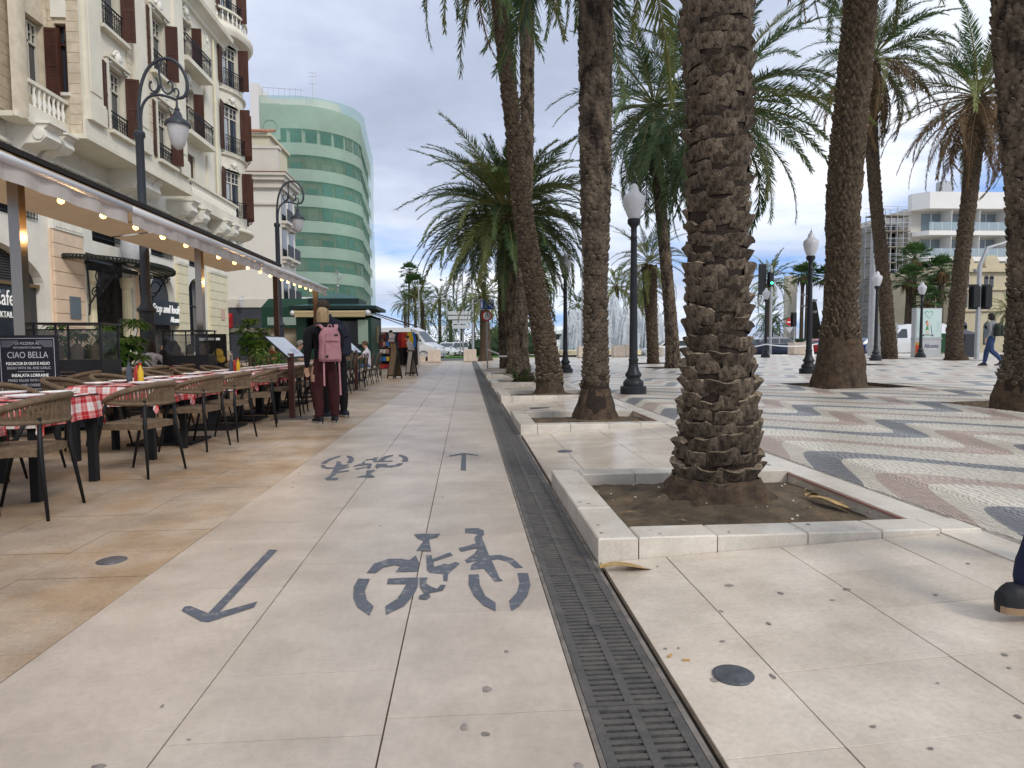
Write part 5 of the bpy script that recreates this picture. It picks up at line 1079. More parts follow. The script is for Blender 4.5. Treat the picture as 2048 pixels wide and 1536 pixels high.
for c, d in ((8.75, 10.75), (11.9, 13.7)):
    mb = MB(); mb.bb(-12.1, -11.8, RY+.22, RY+.24, c, d); w_ = mb.build('window', m_glass, B)
    mb = MB(); mb.bb(-12.12, -12.03, RY+.1, RY+.2, c, d); mb.bb(-11.87, -11.79, RY+.1, RY+.2, c, d); mb.bb(-12.03, -11.87, RY+.12, RY+.18, c+1.4, c+1.46); mb.build('narrow_shutter', m_sh, w_)
    MB().bb(-12.2, -11.7, RY-.1, RY, c-.12, c-.03).build('sill', m_trim, w_)
MB().bb(-12.16, -11.74, RY-.07, RY, 10.9, 11.4).build('carved_panel', m_trim, B)
# projecting bay BC
hs = [(22.25, 23.4, 8.15, 10.25), (21.95, 23.3, 11.3, 13.5), (25.55, 26.75, 8.15, 10.25), (25.35, 26.6, 11.3, 13.5)]
mb = MB(); wallX(mb, XB, 20.8, 28.1, 7.5, 19, hs, .3); mb.quad((XB, 28.1, 7.5), (XD, 28.1, 7.5), (XD, 28.1, 19), (XB, 28.1, 19)); mb.quad((XB, 20.8, 7.5), (XD, 20.8, 7.5), (XD, 28.1, 7.5), (XB, 28.1, 7.5))
mb.build('bay_wall', m_st, B)
mb = MB(); mb.bb(XD, XB+.14, 20.7, 28.25, 7.38, 7.52); mb.bb(XB, XB+.07, 20.78, 28.15, 7.52, 8.02); mb.build('bay_base_moulding', m_st, B)
for i, (a, b, c, d) in enumerate(hs):
    window(B, XB, a+.05, b-.05, c+.02, d-.05, shut=True, rail=1, railz=.62 if i % 2 == 0 else .8, ang=(8, 76)); relief(B, XB+.02, (a+b)/2, d+.12, 1.15, .42, i)
    mb = MB(); mb.bb(XB, XB+.09, a-.12, a-.02, c, d+.12); mb.bb(XB, XB+.09, b+.02, b+.12, c, d+.12); mb.bb(XB, XB+.14, a-.16, b+.16, d+.12, d+.2); mb.bb(XB, XB+.22, a-.15, b+.15, c-.14, c-.03); mb.build('window_surround', m_st, B)
for a, b in ((20.95, 21.75), (23.85, 24.75), (27.15, 27.95)):
    mb = MB(); mb.bb(XB, XB+.12, a, b, 8.6, 18); mb.bb(XB, XB+.2, a-.05, b+.05, 8.02, 8.6); mb.bb(XB, XB+.18, a-.03, b+.03, 8.6, 8.68); mb.bb(XB+.12, XB+.15, a+.1, b-.1, 8.9, 13.6); mb.build('pilaster', m_st, B)
mb = MB()
for i in range(20):
    for a, b in ((23.5, 23.83), (24.8, 25.3)): mb.bb(XB, XB+.04, a, b, 8.7+i*.3, 8.98+i*.3)
mb.build('stone_courses', m_stone, B, kind='stuff')
# recessed section D
hd = [(30.9, 32.0, 8.6, 10.0), (30.75, 32.2, 10.85, 13.0), (30.6, 32.1, 14.0, 16.0)]
mb = MB(); wallX(mb, XD, 28.1, 35.4, 7.45, 19, hd, .3); mb.build('recessed_wall', m_st, B)
window(B, XD, 30.95, 31.95, 8.62, 9.95, shut=None, curtain=False); MB().bb(XD-.2, XD-.1, 30.9, 32.0, 8.6, 10.0).build('closed_shutter', m_sh, B)
for c, d in ((10.85, 13.0), (14.0, 16.0)):
    window(B, XD, 30.8, 32.1, c+.02, d-.05, shut=True, ang=(10, 80)); MB().bb(XD-.05, XD+.62, 30.1, 33.0, c-.32, c-.12).build('balcony_slab', m_st, B); railing(B, XD, 30.15, 32.95, c-.12, .95, .5); relief(B, XD+.02, 31.45, d+.1, 1.2, .45, 9)
mb = MB(); mb.bb(XD, XD+.75, 29.6, 35.5, 7.35, 7.6); mb.bb(XD+.62, XD+.75, 29.6, 35.5, 7.6, 7.85); mb.bb(XD+.6, XD+.78, 29.6, 35.5, 8.36, 8.46); mb.build('parapet', m_st, B); balusters(B, XD+.68, 29.8, 35.3, 7.85, 8.36, 26)
mb = MB(); mb.bb(XD, XD+.1, 33.3, 34.1, 8.0, 16.2); mb.bb(XD, XD+.14, 28.5, 29.3, 8.0, 16.4); mb.build('pilaster', m_st, B); relief(B, XD+.06, 33.7, 15.6, .8, .9, 12)
mb = MB(); mb.tube([(XD+.1, 34.5, 8), (XD+.1, 34.5, 16.5)], .05, 6); mb.build('drain_pipe', m_crm, B)
# main cornice
def cornice_prof(x0): return [(x0, 0), (x0+.15, .05), (x0+.15, .2), (x0+.35, .35), (x0+.55, .42), (x0+.6, .6), (x0+.5, .68), (x0, .72)]
mb = MB(); pl = [(XD+a-0, 28.1, 16.6+b) for a, b in cornice_prof(0)]; mb.prism(pl[::-1], (0, 8, 0)); mb.build('main_cornice', m_st, B)
# corner tower
TC = (-14.45, 37.2); TR = 2.35
def tw(r, z0, z1, name='tower_wall', mt=None, holes=()):
    mb = MB(); n = 40; a0, a1 = R(-115), R(95)
    def P(a, z, q=0): return (TC[0]+(r-q)*cos(a), TC[1]+(r-q)*sin(a), z)
    az = sorted(set([a0+(a1-a0)*i/n for i in range(n+1)]+[R(h[k]) for h in holes for k in (0, 1)])); zs_ = sorted(set([z0, z1]+[h[k] for h in holes for k in (2, 3)]))
    for a, b in zip(az[:-1], az[1:]):
        for c, d in zip(zs_[:-1], zs_[1:]):
            if any(R(h[0]) < (a+b)/2 < R(h[1]) and h[2] < (c+d)/2 < h[3] for h in holes): continue
            mb.quad(P(a, c), P(b, c), P(b, d), P(a, d))
    for h in holes:
        a, b = R(h[0]), R(h[1]); mb.quad(P(a, h[2]), P(a, h[3]), P(a, h[3], .3), P(a, h[2], .3)); mb.quad(P(b, h[2]), P(b, h[2], .3), P(b, h[3], .3), P(b, h[3]))
    return mb.build(name, mt or m_st, B, smooth=40)
th = [(-38, -8, 8.1, 10.5), (-38, -8, 11.45, 13.9), (-38, -8, 14.85, 17.0), (-38, -8, 18.4, 20.5), (20, 48, 8.1, 10.5), (20, 48, 11.45, 13.9)]
tw(TR, 7.4, 21, holes=th)
MB().lathe([(TR-.35, 7.4), (TR-.35, 21)], (*TC, 0), 20, R(-115), R(95)).build('interior_shade', m_glass, B)
for a0, a1, z0, z1 in th:
    am = R((a0+a1)/2); hw = TR*sin(R((a1-a0)/2)); T = Matrix.Translation((TC[0]+TR*cos(am)*1.0, TC[1]+TR*sin(am)*1.0, 0)) @ Matrix.Rotation(am, 4, 'Z')
    e = link('tower_window', None, B); e.matrix_local = T
    window(e, -.12, -hw+.04, hw-.04, z0+.02, z1-.04, rec=.1, shut=None, curtain=True)
    for s in (-1, 1):
        mbs = MB(); a = R(62 if s > 0 else 25); sw = hw*.8; p0 = Vector((-.02, s*hw, 0)); p1 = p0+Vector((sin(a)*sw, s*cos(a)*sw, 0)); mbs.add([(*p0.xy, z0), (*p1.xy, z0), (p1.x+.04, p1.y, z0), (p0.x+.04, p0.y, z0), (*p0.xy, z1), (*p1.xy, z1), (p1.x+.04, p1.y, z1), (p0.x+.04, p0.y, z1)], [(0, 3, 2, 1), (4, 5, 6, 7), (0, 1, 5, 4), (1, 2, 6, 5), (2, 3, 7, 6), (3, 0, 4, 7)])
        mbs.build('shutter', m_sh, e)
    rl = railing(e, .02, -hw-.1, hw+.1, z0-.1, .85, .12); relief(B, 0, 0, 0, .9, .3, 3).matrix_local = T @ Matrix.Translation((-.0, 0, z1+.1))
for z, r, h in ((7.2, TR+.35, .28), (11.15, TR+.14, .16), (14.5, TR+.14, .16), (17.3, TR+.6, .5)):
    mb = MB(); mb.lathe([(TR-.05, 0), (r*.96, .02), (r, h*.4), (r, h*.7), (r*.97, h), (TR-.05, h)], (*TC, z), 36, R(-115), R(95)); mb.build('tower_band', m_st, B, smooth=35)
mb = MB(); mb.lathe([(TR-.05, 17.82), (TR+.3, 17.82), (TR+.3, 18.0), (TR+.2, 18.0)], (*TC, 0), 36, R(-115), R(95)); mb.lathe([(TR+.14, 18.55), (TR+.34, 18.55), (TR+.34, 18.66), (TR+.14, 18.66), (TR+.14, 18.55)], (*TC, 0), 36, R(-115), R(95)); mb.build('tower_parapet', m_st, B, smooth=35)
for i in range(26):
    a = R(-100+7*i); mb = MB()
    if i == 0: q = MB(); q.lathe([(.05, 0), (.03, .08), (.065, .22), (.03, .4), (.05, .55)], (0, 0, 0), 7); q.ms = [m_trim]; bme = q.mesh('baluster', 1)
    link('baluster', bme, B, (TC[0]+(TR+.24)*cos(a), TC[1]+(TR+.24)*sin(a), 18.0))
mb = MB(); mb.lathe([(.2, 5.0), (.5, 5.3), (.8, 5.9), (1.5, 6.4), (1.9, 6.9), (TR+.25, 7.2)], (*TC, 0), 24, R(-130), R(100)); mb.build('tower_corbel', m_st, B, smooth=30)
for a in (-70, -45, -20, 5, 30):
    mb = MB(); mb.ball((TC[0]+(TR-.45)*cos(R(a)), TC[1]+(TR-.45)*sin(R(a)), 6.55), .33, 8, 6, (1, 1, 1.25)); mb.build('corbel_scroll', m_trim, B, smooth=1)
# cafe front, entrance, shop
m_blk = mat('black_shopfront', (.014, .015, .018), .25); m_let = mat('white_letter', (.8, .8, .78), .5, emit=((1, 1, .97), .25))
mb = MB(); mb.bb(XD-.3, XD-.22, 14.2, 20.5, 0, 2.95); C_ = mb.build('shopfront', m_blk, B)
mb = MB()
for i in range(16): mb.bb(XD-.34, XD-.28, 14.2, 20.5, 2.95+i*.075, 3.0+i*.075)
mb.build('roller_slats', mat('roller_slat', (.06, .06, .062), .6), C_)
MB().bb(XD-.22, XD-.1, 14.2, 20.5, 2.9, 3.0).build('brass_rail', mat('dull_brass', (.22, .15, .07), .4, metal=.5), C_)
MB().bb(XD-.2, XD-.16, 14.4, 19.7, .2, 2.75).build('glazing', m_glass, C_)
t = text('Bourbon Cafe', .62, (XD-.13, 19.42, 2.32), (R(90), 0, R(90)), m_let, C_, align='RIGHT', sx=.75); text('COFFEE & COCKTAILS', .24, (XD-.13, 19.42, 1.98), (R(90), 0, R(90)), m_let, C_, align='RIGHT', sx=.8)
mb = MB(); mb.bb(XD+.13, XD+.16, 21.55, 22.1, 2.05, 2.75); mb.build('name_plaque', mat('plaque_steel', (.16, .20, .23), .4, metal=.3), B)
# entrance
E_ = MB().bb(XD-.42, XD-.36, 22.75, 25.75, 0, 4.3).build('entrance', m_blk, B)
mb = MB()
for k in range(14): y = 23.5+k*.12; mb.tube([(XD-.3, y, 0), (XD-.3, y, 3.3)], .012, 4)
for zc in (.6, 1.5, 2.4, 3.0):
    for yc in (23.8, 24.25, 24.7):
        for rr in (.2, .12): mb.tube([(XD-.28, yc+rr*cos(a), zc+rr*1.4*sin(a)) for a in [j*pi/5 for j in range(11)]], .013, 4, False)
mb.build('iron_door', mat('door_iron', (.03, .028, .024), .5, metal=.4), E_)
for y in (23.0, 25.35):
    mb = MB(); mb.lathe([(.20, 0), (.20, .9), (.17, 1.0)]+[(.155-.002*i, 1.05+.22*i) for i in range(11)]+[(.20, 3.35), (.22, 3.5), (.22, 3.7)], (XD-.02, y, 0), 16)
    for a in range(12): mb.bar((XD-.02+.15*cos(a*pi/6), y+.15*sin(a*pi/6), 1.05), (XD-.02+.13*cos(a*pi/6), y+.13*sin(a*pi/6), 3.3), .03)
    mb.build('column', m_crm, B)
K = thing('glass_canopy', 'fan-shaped iron and glass canopy over the mansion entrance', 'canopy', (0, 0, 0)); K.parent = B; del K['category']; del K['label']
mb = MB(); yc = 24.2
def cp(t, r): return (XD+.15+r*1.65*cos(t), yc+r*2.9*sin(t), 3.95+.28*(1-r)-.25*0)
N_ = 12
for i in range(N_+1): t = -pi/2+pi*i/N_; mb.bar(cp(t, .12), cp(t, 1), .045, .05)
rim = [cp(-pi/2+pi*i/28, 1) for i in range(29)]; mb.tube(rim, .04, 5); mb.tube([(x, y, z+.09) for x, y, z in rim], .03, 4)
for i in range(57): a = cp(-pi/2+pi*i/56, 1.01); mb.ball((a[0], a[1], a[2]+.02), .05, 5, 3, (1, 1, 1.8))
mb.bar((XD+.05, yc-2.9, 3.95), (XD+.05, yc+2.9, 3.95), .1, .14)
mb.build('canopy_frame', mat('canopy_iron', (.03, .033, .028), .55, metal=.3), K)
mb = MB()
for i in range(N_): a, b = -pi/2+pi*i/N_, -pi/2+pi*(i+1)/N_; mb.quad(cp(a, .12), cp(a, .98), cp(b, .98), cp(b, .12))
mb.build('canopy_glass', mat('old_glass', (.32, .34, .26), .3, alpha=.7), K)
mb = MB()
for y in (22.55, 26.0):
    for sx_, (cx1, cz1), rr in ((1, (.55, 3.45), .38), (1, (.28, 2.95), .2), (1, (.95, 3.7), .18)):
        mb.tube([(XD+.15+cx1+rr*(1-k*.035)*cos(k*.5), y, cz1+rr*(1-k*.035)*sin(k*.5)) for k in range(20)], .022, 5, False)
    mb.tube([(XD+.15, y, 2.2), (XD+.2, y, 2.6), (XD+.15, y, 3.9)], .03, 5); mb.tube([(XD+.15, y, 2.5), (XD+.4, y, 2.9), (XD+.7, y, 3.1), (XD+1.2, y, 3.85)], .028, 5)
mb.build('scroll_bracket', m_ironb, K)
# shop sign
SG = MB().bb(XD-.02, XD+.14, 27.0, 29.35, 2.05, 3.05).build('shop_sign', mat('sign_slate', (.028, .036, .05), .4), B)
text('Stop and look', .50, (XD+.155, 28.15, 2.55), (R(90), 0, R(90)), m_let, SG, shear=.25, sx=.86, ext=.015); text('Alicante', .34, (XD+.155, 28.9, 2.18), (R(90), 0, R(90)), m_let, SG, shear=.3, sx=.75, ext=.012)
sf = MB().bb(XD-.3, XD-.25, 27.1, 29.3, 0, 4.2).build('shopfront', mat('slate_front', (.035, .042, .055), .4), B); MB().bb(XD-.25, XD-.2, 27.7, 28.7, .1, 1.95).build('door', m_glass, sf)
mb = MB()
for i in range(20):
    for a, b in ((27.15, 27.62), (28.78, 29.25)): mb.bb(XD-.25, XD-.2, a, b, .15+i*.09, .2+i*.09)
mb.build('louvre_slats', m_blk, sf)
mb = MB(); mb.bb(XD-.3, XD-.27, 30.65, 32.7, .9, 4.3); mb.build('arched_glazing', m_glass, B); mb = MB(); mb.bb(XD-.26, XD-.2, 30.65, 32.7, 3.0, 3.07); mb.bb(XD-.26, XD-.2, 31.6, 31.68, .9, 4.2); mb.build('glazing_bar', m_ironb, B)
mb = MB(); mb.bb(XD+.17, XD+.19, 34.2, 34.65, 2.5, 3.05); mb.build('round_notice', mat('notice_pink', (.62, .42, .36), .5), B)
mb = MB(); mb.lathe([(.05, 5.3), (.28, 5.1), (.34, 4.7), (.28, 4.3), (.1, 4.08), (.001, 4.05)], (XD+.55, 24.6, 0), 14); mb.build('hanging_lantern', m_globe, B, smooth=1)

# ---------------- second building across the side street
B2 = thing('corner_house', 'pale plastered house behind the mansion with a plain gable wall and red awning', 'building', (0, 0, 0))
m_pl = mat('pale_plaster', (.70, .67, .60), .9, var=.04, vscale=.5, bump=.03, bscale=5)
Y2 = 49.0; X2 = -13.45
mb = MB(); mb.bb(-40, X2, Y2, Y2+4.2, -.05, 12.6); mb.build('wall', m_pl, B2)
mb = MB(); mb.bb(-40, X2+.25, Y2-.25, Y2+4.2, 12.6, 13.1); mb.bb(-40, X2+.5, Y2-.5, Y2+4.2, 13.1, 13.4); mb.bb(-40, X2+.65, Y2-.65, Y2+4.2, 13.4, 13.6); mb.bb(-40, X2-.0, Y2-.05, Y2+.5, 13.6, 15.4); mb.bb(-40, X2+.1, Y2-.12, Y2+.6, 15.4, 15.6); mb.bb(-40, X2+.12, Y2-.15, Y2-.0, 11.4, 11.55); mb.build('cornice', mat('house_trim', (.60, .56, .49), .85, var=.05, vscale=1), B2)
MB().bb(-40, X2+.68, Y2-.68, Y2+4.2, 13.6, 13.66).build('flashing', mat('rust_edge', (.25, .12, .07), .8), B2)
mb = MB(); mb.bb(-30, -14.9, Y2+3, Y2+8, 15.4, 17.2); mb.bb(-30, -14.7, Y2+2.8, Y2+8.2, 17.2, 17.4); mb.build('penthouse', mat('pale_yellow', (.60, .55, .40), .85), B2)
mb = MB()
for i in range(26): mb.tube([(-15.0-i*.22, Y2+2.6, 17.45), (-15.0-i*.22, Y2+5, 18.3)], .10, 6)
mb.build('roof_tiles', mat('terracotta', (.36, .17, .10), .85, rand=.1, var=.2, vscale=4), B2)
MB().bb(-20, X2-1.0, Y2-.04, Y2, 0, 4.0).build('slate_shopfront', mat('slate_panel', (.045, .05, .062), .6), B2)
MB().bb(-20, X2-.6, Y2-.12, Y2-.0, 4.0, 4.6).build('string_course', MATS['house_trim'], B2)
for x0, x1 in ((-18.6, -17.2), (-15.9, -14.2)): MB().bb(x0, x1, Y2-.06, Y2-.02, 0, 2.2).build('door', m_blk, B2)
MB().bb(-20, -13.9, Y2-.18, Y2-.06, 2.2, 2.5).build('timber_beam', mat('beam', (.22, .20, .17), .8), B2)
aw = MB(); aw.prism([(-20.2, Y2, 3.6), (-20.2, Y2-1.3, 2.9), (-20.2, Y2-1.3, 2.4), (-20.2, Y2, 2.6)], (3.2, 0, 0)); aw_ = aw.build('red_awning', mat('red_cloth', (.38, .02, .02), .7), B2); text('ara', .5, (-17.6, Y2-1.33, 2.72), (R(80), 0, 0), m_let, aw_)
mb = MB(); mb.bb(-19.6, -18.9, Y2-.7, Y2, 5.0, 5.15); mb.build('balcony_slab', MATS['house_trim'], B2); MB().bb(-19.9, -18.8, Y2-.02, Y2, 5.1, 7.8).build('window', m_glass, B2)
mb = MB()
for i in range(9): mb.tube([(-19.6+i*.09, Y2-.68, 5.15), (-19.6+i*.09, Y2-.68, 6.1)], .015, 4)
mb.bb(-19.65, -18.85, Y2-.7, Y2-.66, 6.1, 6.14); mb.build('balcony_railing', m_ironb, B2)
for x in (-18.3, -16.2):
    mb = MB(); mb.lathe([(.12, 0), (.2, .45), (.24, .5), (.05, .7), (.02, .8)], (x, Y2-.5, 4.0), 6); mb.bar((x, Y2-.5, 4.78), (x, Y2, 4.78), .04); mb.build('wall_lantern', m_globe, B2)
for k in range(2):  # side facade facing the walk: balconies in a row
    y = Y2+.5+k*1.9
    for z in (4.6, 7.8, 10.4):
        MB().bb(X2, X2+.03, y, y+1.1, z, z+2.0).build('window', m_glass, B2); mb = MB(); mb.bb(X2, X2+.5, y-.2, y+1.3, z-.25, z-.05); mb.bb(X2, X2+.25, y-.1, y+1.2, z-.5, z-.25); mb.build('balcony_slab', MATS['house_trim'], B2)
        MB().bb(X2+.46, X2+.5, y-.2, y+1.3, z-.05, z+.8).build('balcony_railing', m_ironb, B2)

# ---------------- green netted tower
T = thing('netted_tower', 'curved office tower wrapped in green scaffold netting', 'building', (0, 0, 0))
def tpath(off=0, n=16):
    # plan: side wall, flat front, rounded corner, side going back
    r = 8.0-.0; c = (-24.0, 103.0-.0); pts = [(-28.5-off, 112), (-28.5-off, 95-off)]
    pts.append((c[0]-.5, 95-off))
    for i in range(n+1): a = -pi/2+(pi/2+.25)*i/n; pts.append((c[0]+(r+off)*cos(a), c[1]+(r+off)*sin(a)))
    pts.append((c[0]+(r+off)*cos(.25)-1.5, 125)); return pts
def ring(off, z0, z1, name, mt, par, off2=None):
    a = tpath(off); b = tpath(off if off2 is None else off2); mb = MB(); n = len(a)
    mb.add([(x, y, z0) for x, y in a]+[(x, y, z1) for x, y in b], [(i, i+1, n+i+1, n+i) for i in range(n-1)])
    return mb
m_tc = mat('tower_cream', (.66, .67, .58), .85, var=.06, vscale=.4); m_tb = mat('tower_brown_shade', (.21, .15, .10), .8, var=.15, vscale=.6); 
H0, FH = 1.5, 3.62
for k in range(9):
    z = 4.6+k*3.58
    if k == 8: break
    mb = ring(.25, z+1.95, z+3.58, '', None, None); i0 = len(mb.v); mb2 = ring(-.1, z+1.95, z+1.951, '', None, None); f = mb.build('parapet_band', m_tc, T, smooth=40)
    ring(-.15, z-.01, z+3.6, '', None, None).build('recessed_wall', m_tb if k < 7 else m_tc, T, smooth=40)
    a = tpath(-.05, 14)
    segs = list(zip(a[1:-2], a[2:-1])); r = random.Random(k)
    # walk along the face placing windows
    L_ = []; 
    for (p, q) in segs: L_.append(hypot(q[0]-p[0], q[1]-p[1]))
    tot = sum(L_); s = .8
    while s < tot-1.2:
        w = 1.5; q = s; j = 0
        while q > L_[j]: q -= L_[j]; j += 1
        p0, p1 = segs[j]; t = q/L_[j]; x, y = p0[0]+(p1[0]-p0[0])*t, p0[1]+(p1[1]-p0[1])*t; an = atan2(p1[1]-p0[1], p1[0]-p0[0])
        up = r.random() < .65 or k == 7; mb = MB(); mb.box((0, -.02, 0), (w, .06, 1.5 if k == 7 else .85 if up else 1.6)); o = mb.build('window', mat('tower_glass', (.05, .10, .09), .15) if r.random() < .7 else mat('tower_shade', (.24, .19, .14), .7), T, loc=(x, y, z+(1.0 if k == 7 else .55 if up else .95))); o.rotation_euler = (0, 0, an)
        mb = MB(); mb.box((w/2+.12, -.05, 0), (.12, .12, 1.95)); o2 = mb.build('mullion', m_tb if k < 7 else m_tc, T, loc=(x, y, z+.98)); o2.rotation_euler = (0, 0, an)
        s += 2.05
ring(.25, 4.6+8*3.58, 4.6+8*3.58+1.6, '', None, None).build('parapet_band', m_tc, T, smooth=40)
pts = tpath(.25); mb = MB(); mb.add([(x, y, 34.8) for x, y in pts], [tuple(range(len(pts)))]); mb.build('roof', m_tc, T)
ring(-.3, 0, 4.7, '', None, None).build('podium', mat('tower_podium', (.10, .12, .11), .5), T)
MB().bb(-29.3, -28.2, 94.0, 114, 0, 37.4).build('gable_wall', mat('tower_white', (.68, .64, .60), .85), T)
mb = MB(); mb.bb(-28.2, -21.5, 97.8, 104, 34.8, 36.7); mb.lathe([(3.2, 34.8), (3.2, 36.7), (.01, 36.8)], (-21.5, 101, 0), 18); mb.build('roof_house', MATS['tower_white'], T)
mb = MB()
for i in range(9): x = -28+i*.75; mb.tube([(x, 95.2, 36.0 if x < -22 else 34.8), (x, 95.2, 37.3 if x < -22 else 36.2)], .03, 4)
mb.tube([(-28, 95.2, 37.3), (-22.2, 95.2, 37.0)], .035, 4); mb.build('roof_railing', m_galv, T)
mb = MB(); mb.tube([(-21.5, 97, 36), (-21.5, 97, 40.4)], .05, 5); [mb.tube([(-22.1, 97, z), (-20.9, 97, z)], .03, 4) for z in (39.6, 40.1, 38.6)]; mb.build('antenna', m_galv, T)
mb = MB(); mb.bb(-28.4, -27.0, 94.6, 95.2, 0, 34.9); mb.bb(-27.0, -25.6, 94.6, 95.2, 30.0, 34.9); mb.build('plain_wall', m_tc, T); mb = MB(); mb.lathe([(.95, 0), (.95, .3), (.01, .3)], (-26.9, 94.5, 31.7), 20, axis='y'); mb.build('round_window', m_blk, T)
net = mat('green_net', (.15, .35, .25), .8, var=.25, vscale=.12, alpha=.42)
mb = ring(.75, 3.2, 35.7, '', None, None); 
nb = tpath(.75); mb = MB(); nz = 10; rows = []
for i in range(nz+1):
    z = 3.0+32.9*i/nz; wob = .12*sin(i*2.1)
    rows.append([(x+.18*MN.noise((x*.4, z*.3, 1)), y+.3*MN.noise((x*.5, z*.3, 5)), z) for x, y in nb[1:]])
n = len(rows[0]); mb.add([p for r_ in rows for p in r_], [(i*n+j, i*n+j+1, (i+1)*n+j+1, (i+1)*n+j) for i in range(nz) for j in range(n-1)]); mb.build('scaffold_net', net, T, smooth=1)
mb = MB(); mb.bb(-24.5, -17.0, 93.95, 94.05, 6.5, 8.1); mb.build('banner', mat('banner_cloth', (.55, .58, .52), .8, var=.2, vscale=2), T); mb = MB(); mb.bb(-19.5, -16.6, 93.85, 93.93, 6.9, 7.8); mb.build('green_banner', mat('banner_green', (.05, .35, .14), .7), T)

# ---------------- hotel, scaffolding, cream building
Hh = thing('hotel', 'white hotel with stepped balconies and blue door panels', 'building', (0, 0, 0))
m_hw = mat('hotel_white', (.78, .77, .75), .7, var=.03, vscale=.4); m_hb = mat('hotel_blue', (.03, .12, .42), .6); hg = mat('balcony_glass', (.40, .50, .56), .15, alpha=.65)
hx0, hx1, hy = 54.5, 82, 78.
MB().bb(hx0+.3, hx1, hy, hy+14, -.1, 17.6).build('body', mat('hotel_cream', (.60, .56, .50), .8), Hh)
MB().bb(hx0-1.6, hx0+.3, hy+1, hy+14, -.1, 15.6).build('side_wing', MATS['hotel_cream'], Hh)
for k in range(4):
    z = 4.6+k*3.15
    mb = MB(); mb.prism([(hx0+.4, hy, z), (hx0+.4, hy-.6, z), (hx0+1.6, hy-2.0, z), (hx1, hy-2.0, z), (hx1, hy, z)], (0, 0, .9 if k == 0 else .55)); mb.build('balcony_slab', m_hw, Hh)
    mb = MB(); mb.bb(hx0+1.6, hx1, hy-1.98, hy-1.94, z+.6, z+1.55); mb.build('balcony_glass', hg, Hh)
    for i in range(7):
        x = hx0+2.0+i*3.6; MB().bb(x, x+2.4, hy-.06, hy-.0, z+.7, z+2.9).build('window', mat('hotel_window', (.20, .25, .28), .15), Hh); mb = MB(); mb.bb(x+2.5, x+2.55, hy-1.9, hy, z+.6, z+3.1); mb.bb(x+1.15, x+1.25, hy-.1, hy-.06, z+.7, z+2.9); mb.build('divider', m_hw, Hh)
        if i in (1, 3, 4, 6): MB().bb(x+2.6, x+3.3, hy-.1, hy-.0, z+.6, z+3.05).build('blue_panel', m_hb, Hh)
        for q in range(3): MB().bb(x+q*1.2, x+q*1.2+.04, hy-2.0, hy-1.93, z+.55, z+1.6).build('rail_post', m_hw, Hh)
mb = MB(); mb.prism([(hx0+.2, hy, 17.2), (hx0+.2, hy-.7, 17.2), (hx0+1.5, hy-2.1, 17.2), (hx1, hy-2.1, 17.2), (hx1, hy, 17.2)], (0, 0, 2.0)); mb.build('parapet', m_hw, Hh); MB().bb(hx0+6, hx0+7.5, hy+2, hy+3, 18, 21.5).build('roof_mast', m_galv, Hh)
MB().bb(hx0+.6, hx1, hy-1.6, hy-.05, -.1, 4.6).build('dark_base', mat('hotel_base', (.035, .045, .06), .5), Hh)
Sc = thing('scaffold', 'scaffolding with grey platforms and blue netting beside the hotel', 'scaffolding', (0, 0, 0))
mb = MB()
for x in [49.6+i*.78 for i in range(7)]:
    for y in (77, 78.4): mb.tube([(x, y, -.1), (x, y, 17.2+.4*sin(x*3))], .05, 4)
for k in range(9):
    z = 1.4+k*1.9
    for y in (77, 78.4): mb.tube([(49.4, y, z+1), (54.6, y, z+1)], .04, 4); mb.tube([(49.4, y, z+.5), (54.6, y, z+.5)], .03, 4)
mb.build('tube_frame', m_galv, Sc)
for k in range(9): MB().bb(49.5, 54.4, 76.9, 78.4, 1.3+k*1.9, 1.42+k*1.9).build('platform', mat('scaffold_board', (.26, .24, .20), .8), Sc)
MB().bb(51, 54.3, 79, 84, -.1, 15.8).build('concrete_core', mat('raw_concrete', (.27, .25, .22), .9, var=.3, vscale=.5), Sc)
MB().bb(49.3, 54.5, 76.7, 76.75, -.1, 9.2).build('blue_net', mat('blue_net', (.10, .28, .42), .7, alpha=.5), Sc)
Cb = thing('cream_palace', 'ornate cream stone building at the right behind the traffic signal', 'building', (0, 0, 0))
m_cp = mat('palace_stone', (.58, .50, .34), .85, var=.08, vscale=.6)
MB().bb(48.5, 75, 62, 75, -.1, 8.9).build('wall', m_cp, Cb)
mb = MB(); mb.bb(48.2, 75, 61.6, 75, 8.0, 8.4); mb.bb(48.3, 75, 61.8, 62, 4.1, 4.35); mb.bb(48.3, 75, 61.8, 62, 6.2, 6.35)
for i in range(8): mb.lathe([(.001, 0), (.75, 0), (.75, .4), (.001, .4)], (49.6+i*2.6, 61.7, 8.9), 14, axis='y')
mb.build('cornice', m_cp, Cb)
for i in range(8):
    x = 49.1+i*2.6
    for q in (0, .55): mb = MB(); mb.bb(x+q, x+q+.38, 61.93, 62, 6.5, 7.5); mb.lathe([(.001, 0), (.19, 0), (.19, .07), (.001, .07)], (x+q+.19, 61.93, 7.5), 10, axis='y'); mb.build('window', m_glass, Cb)
    mb = MB(); mb.bb(x+.1, x+.9, 61.93, 62, .8, 2.7); mb.lathe([(.001, 0), (.4, 0), (.4, .07), (.001, .07)], (x+.5, 61.93, 2.7), 12, axis='y'); mb.build('window', m_glass, Cb)
    MB().bb(x+.15, x+.85, 61.93, 62, 4.5, 5.9).build('window', m_glass, Cb)
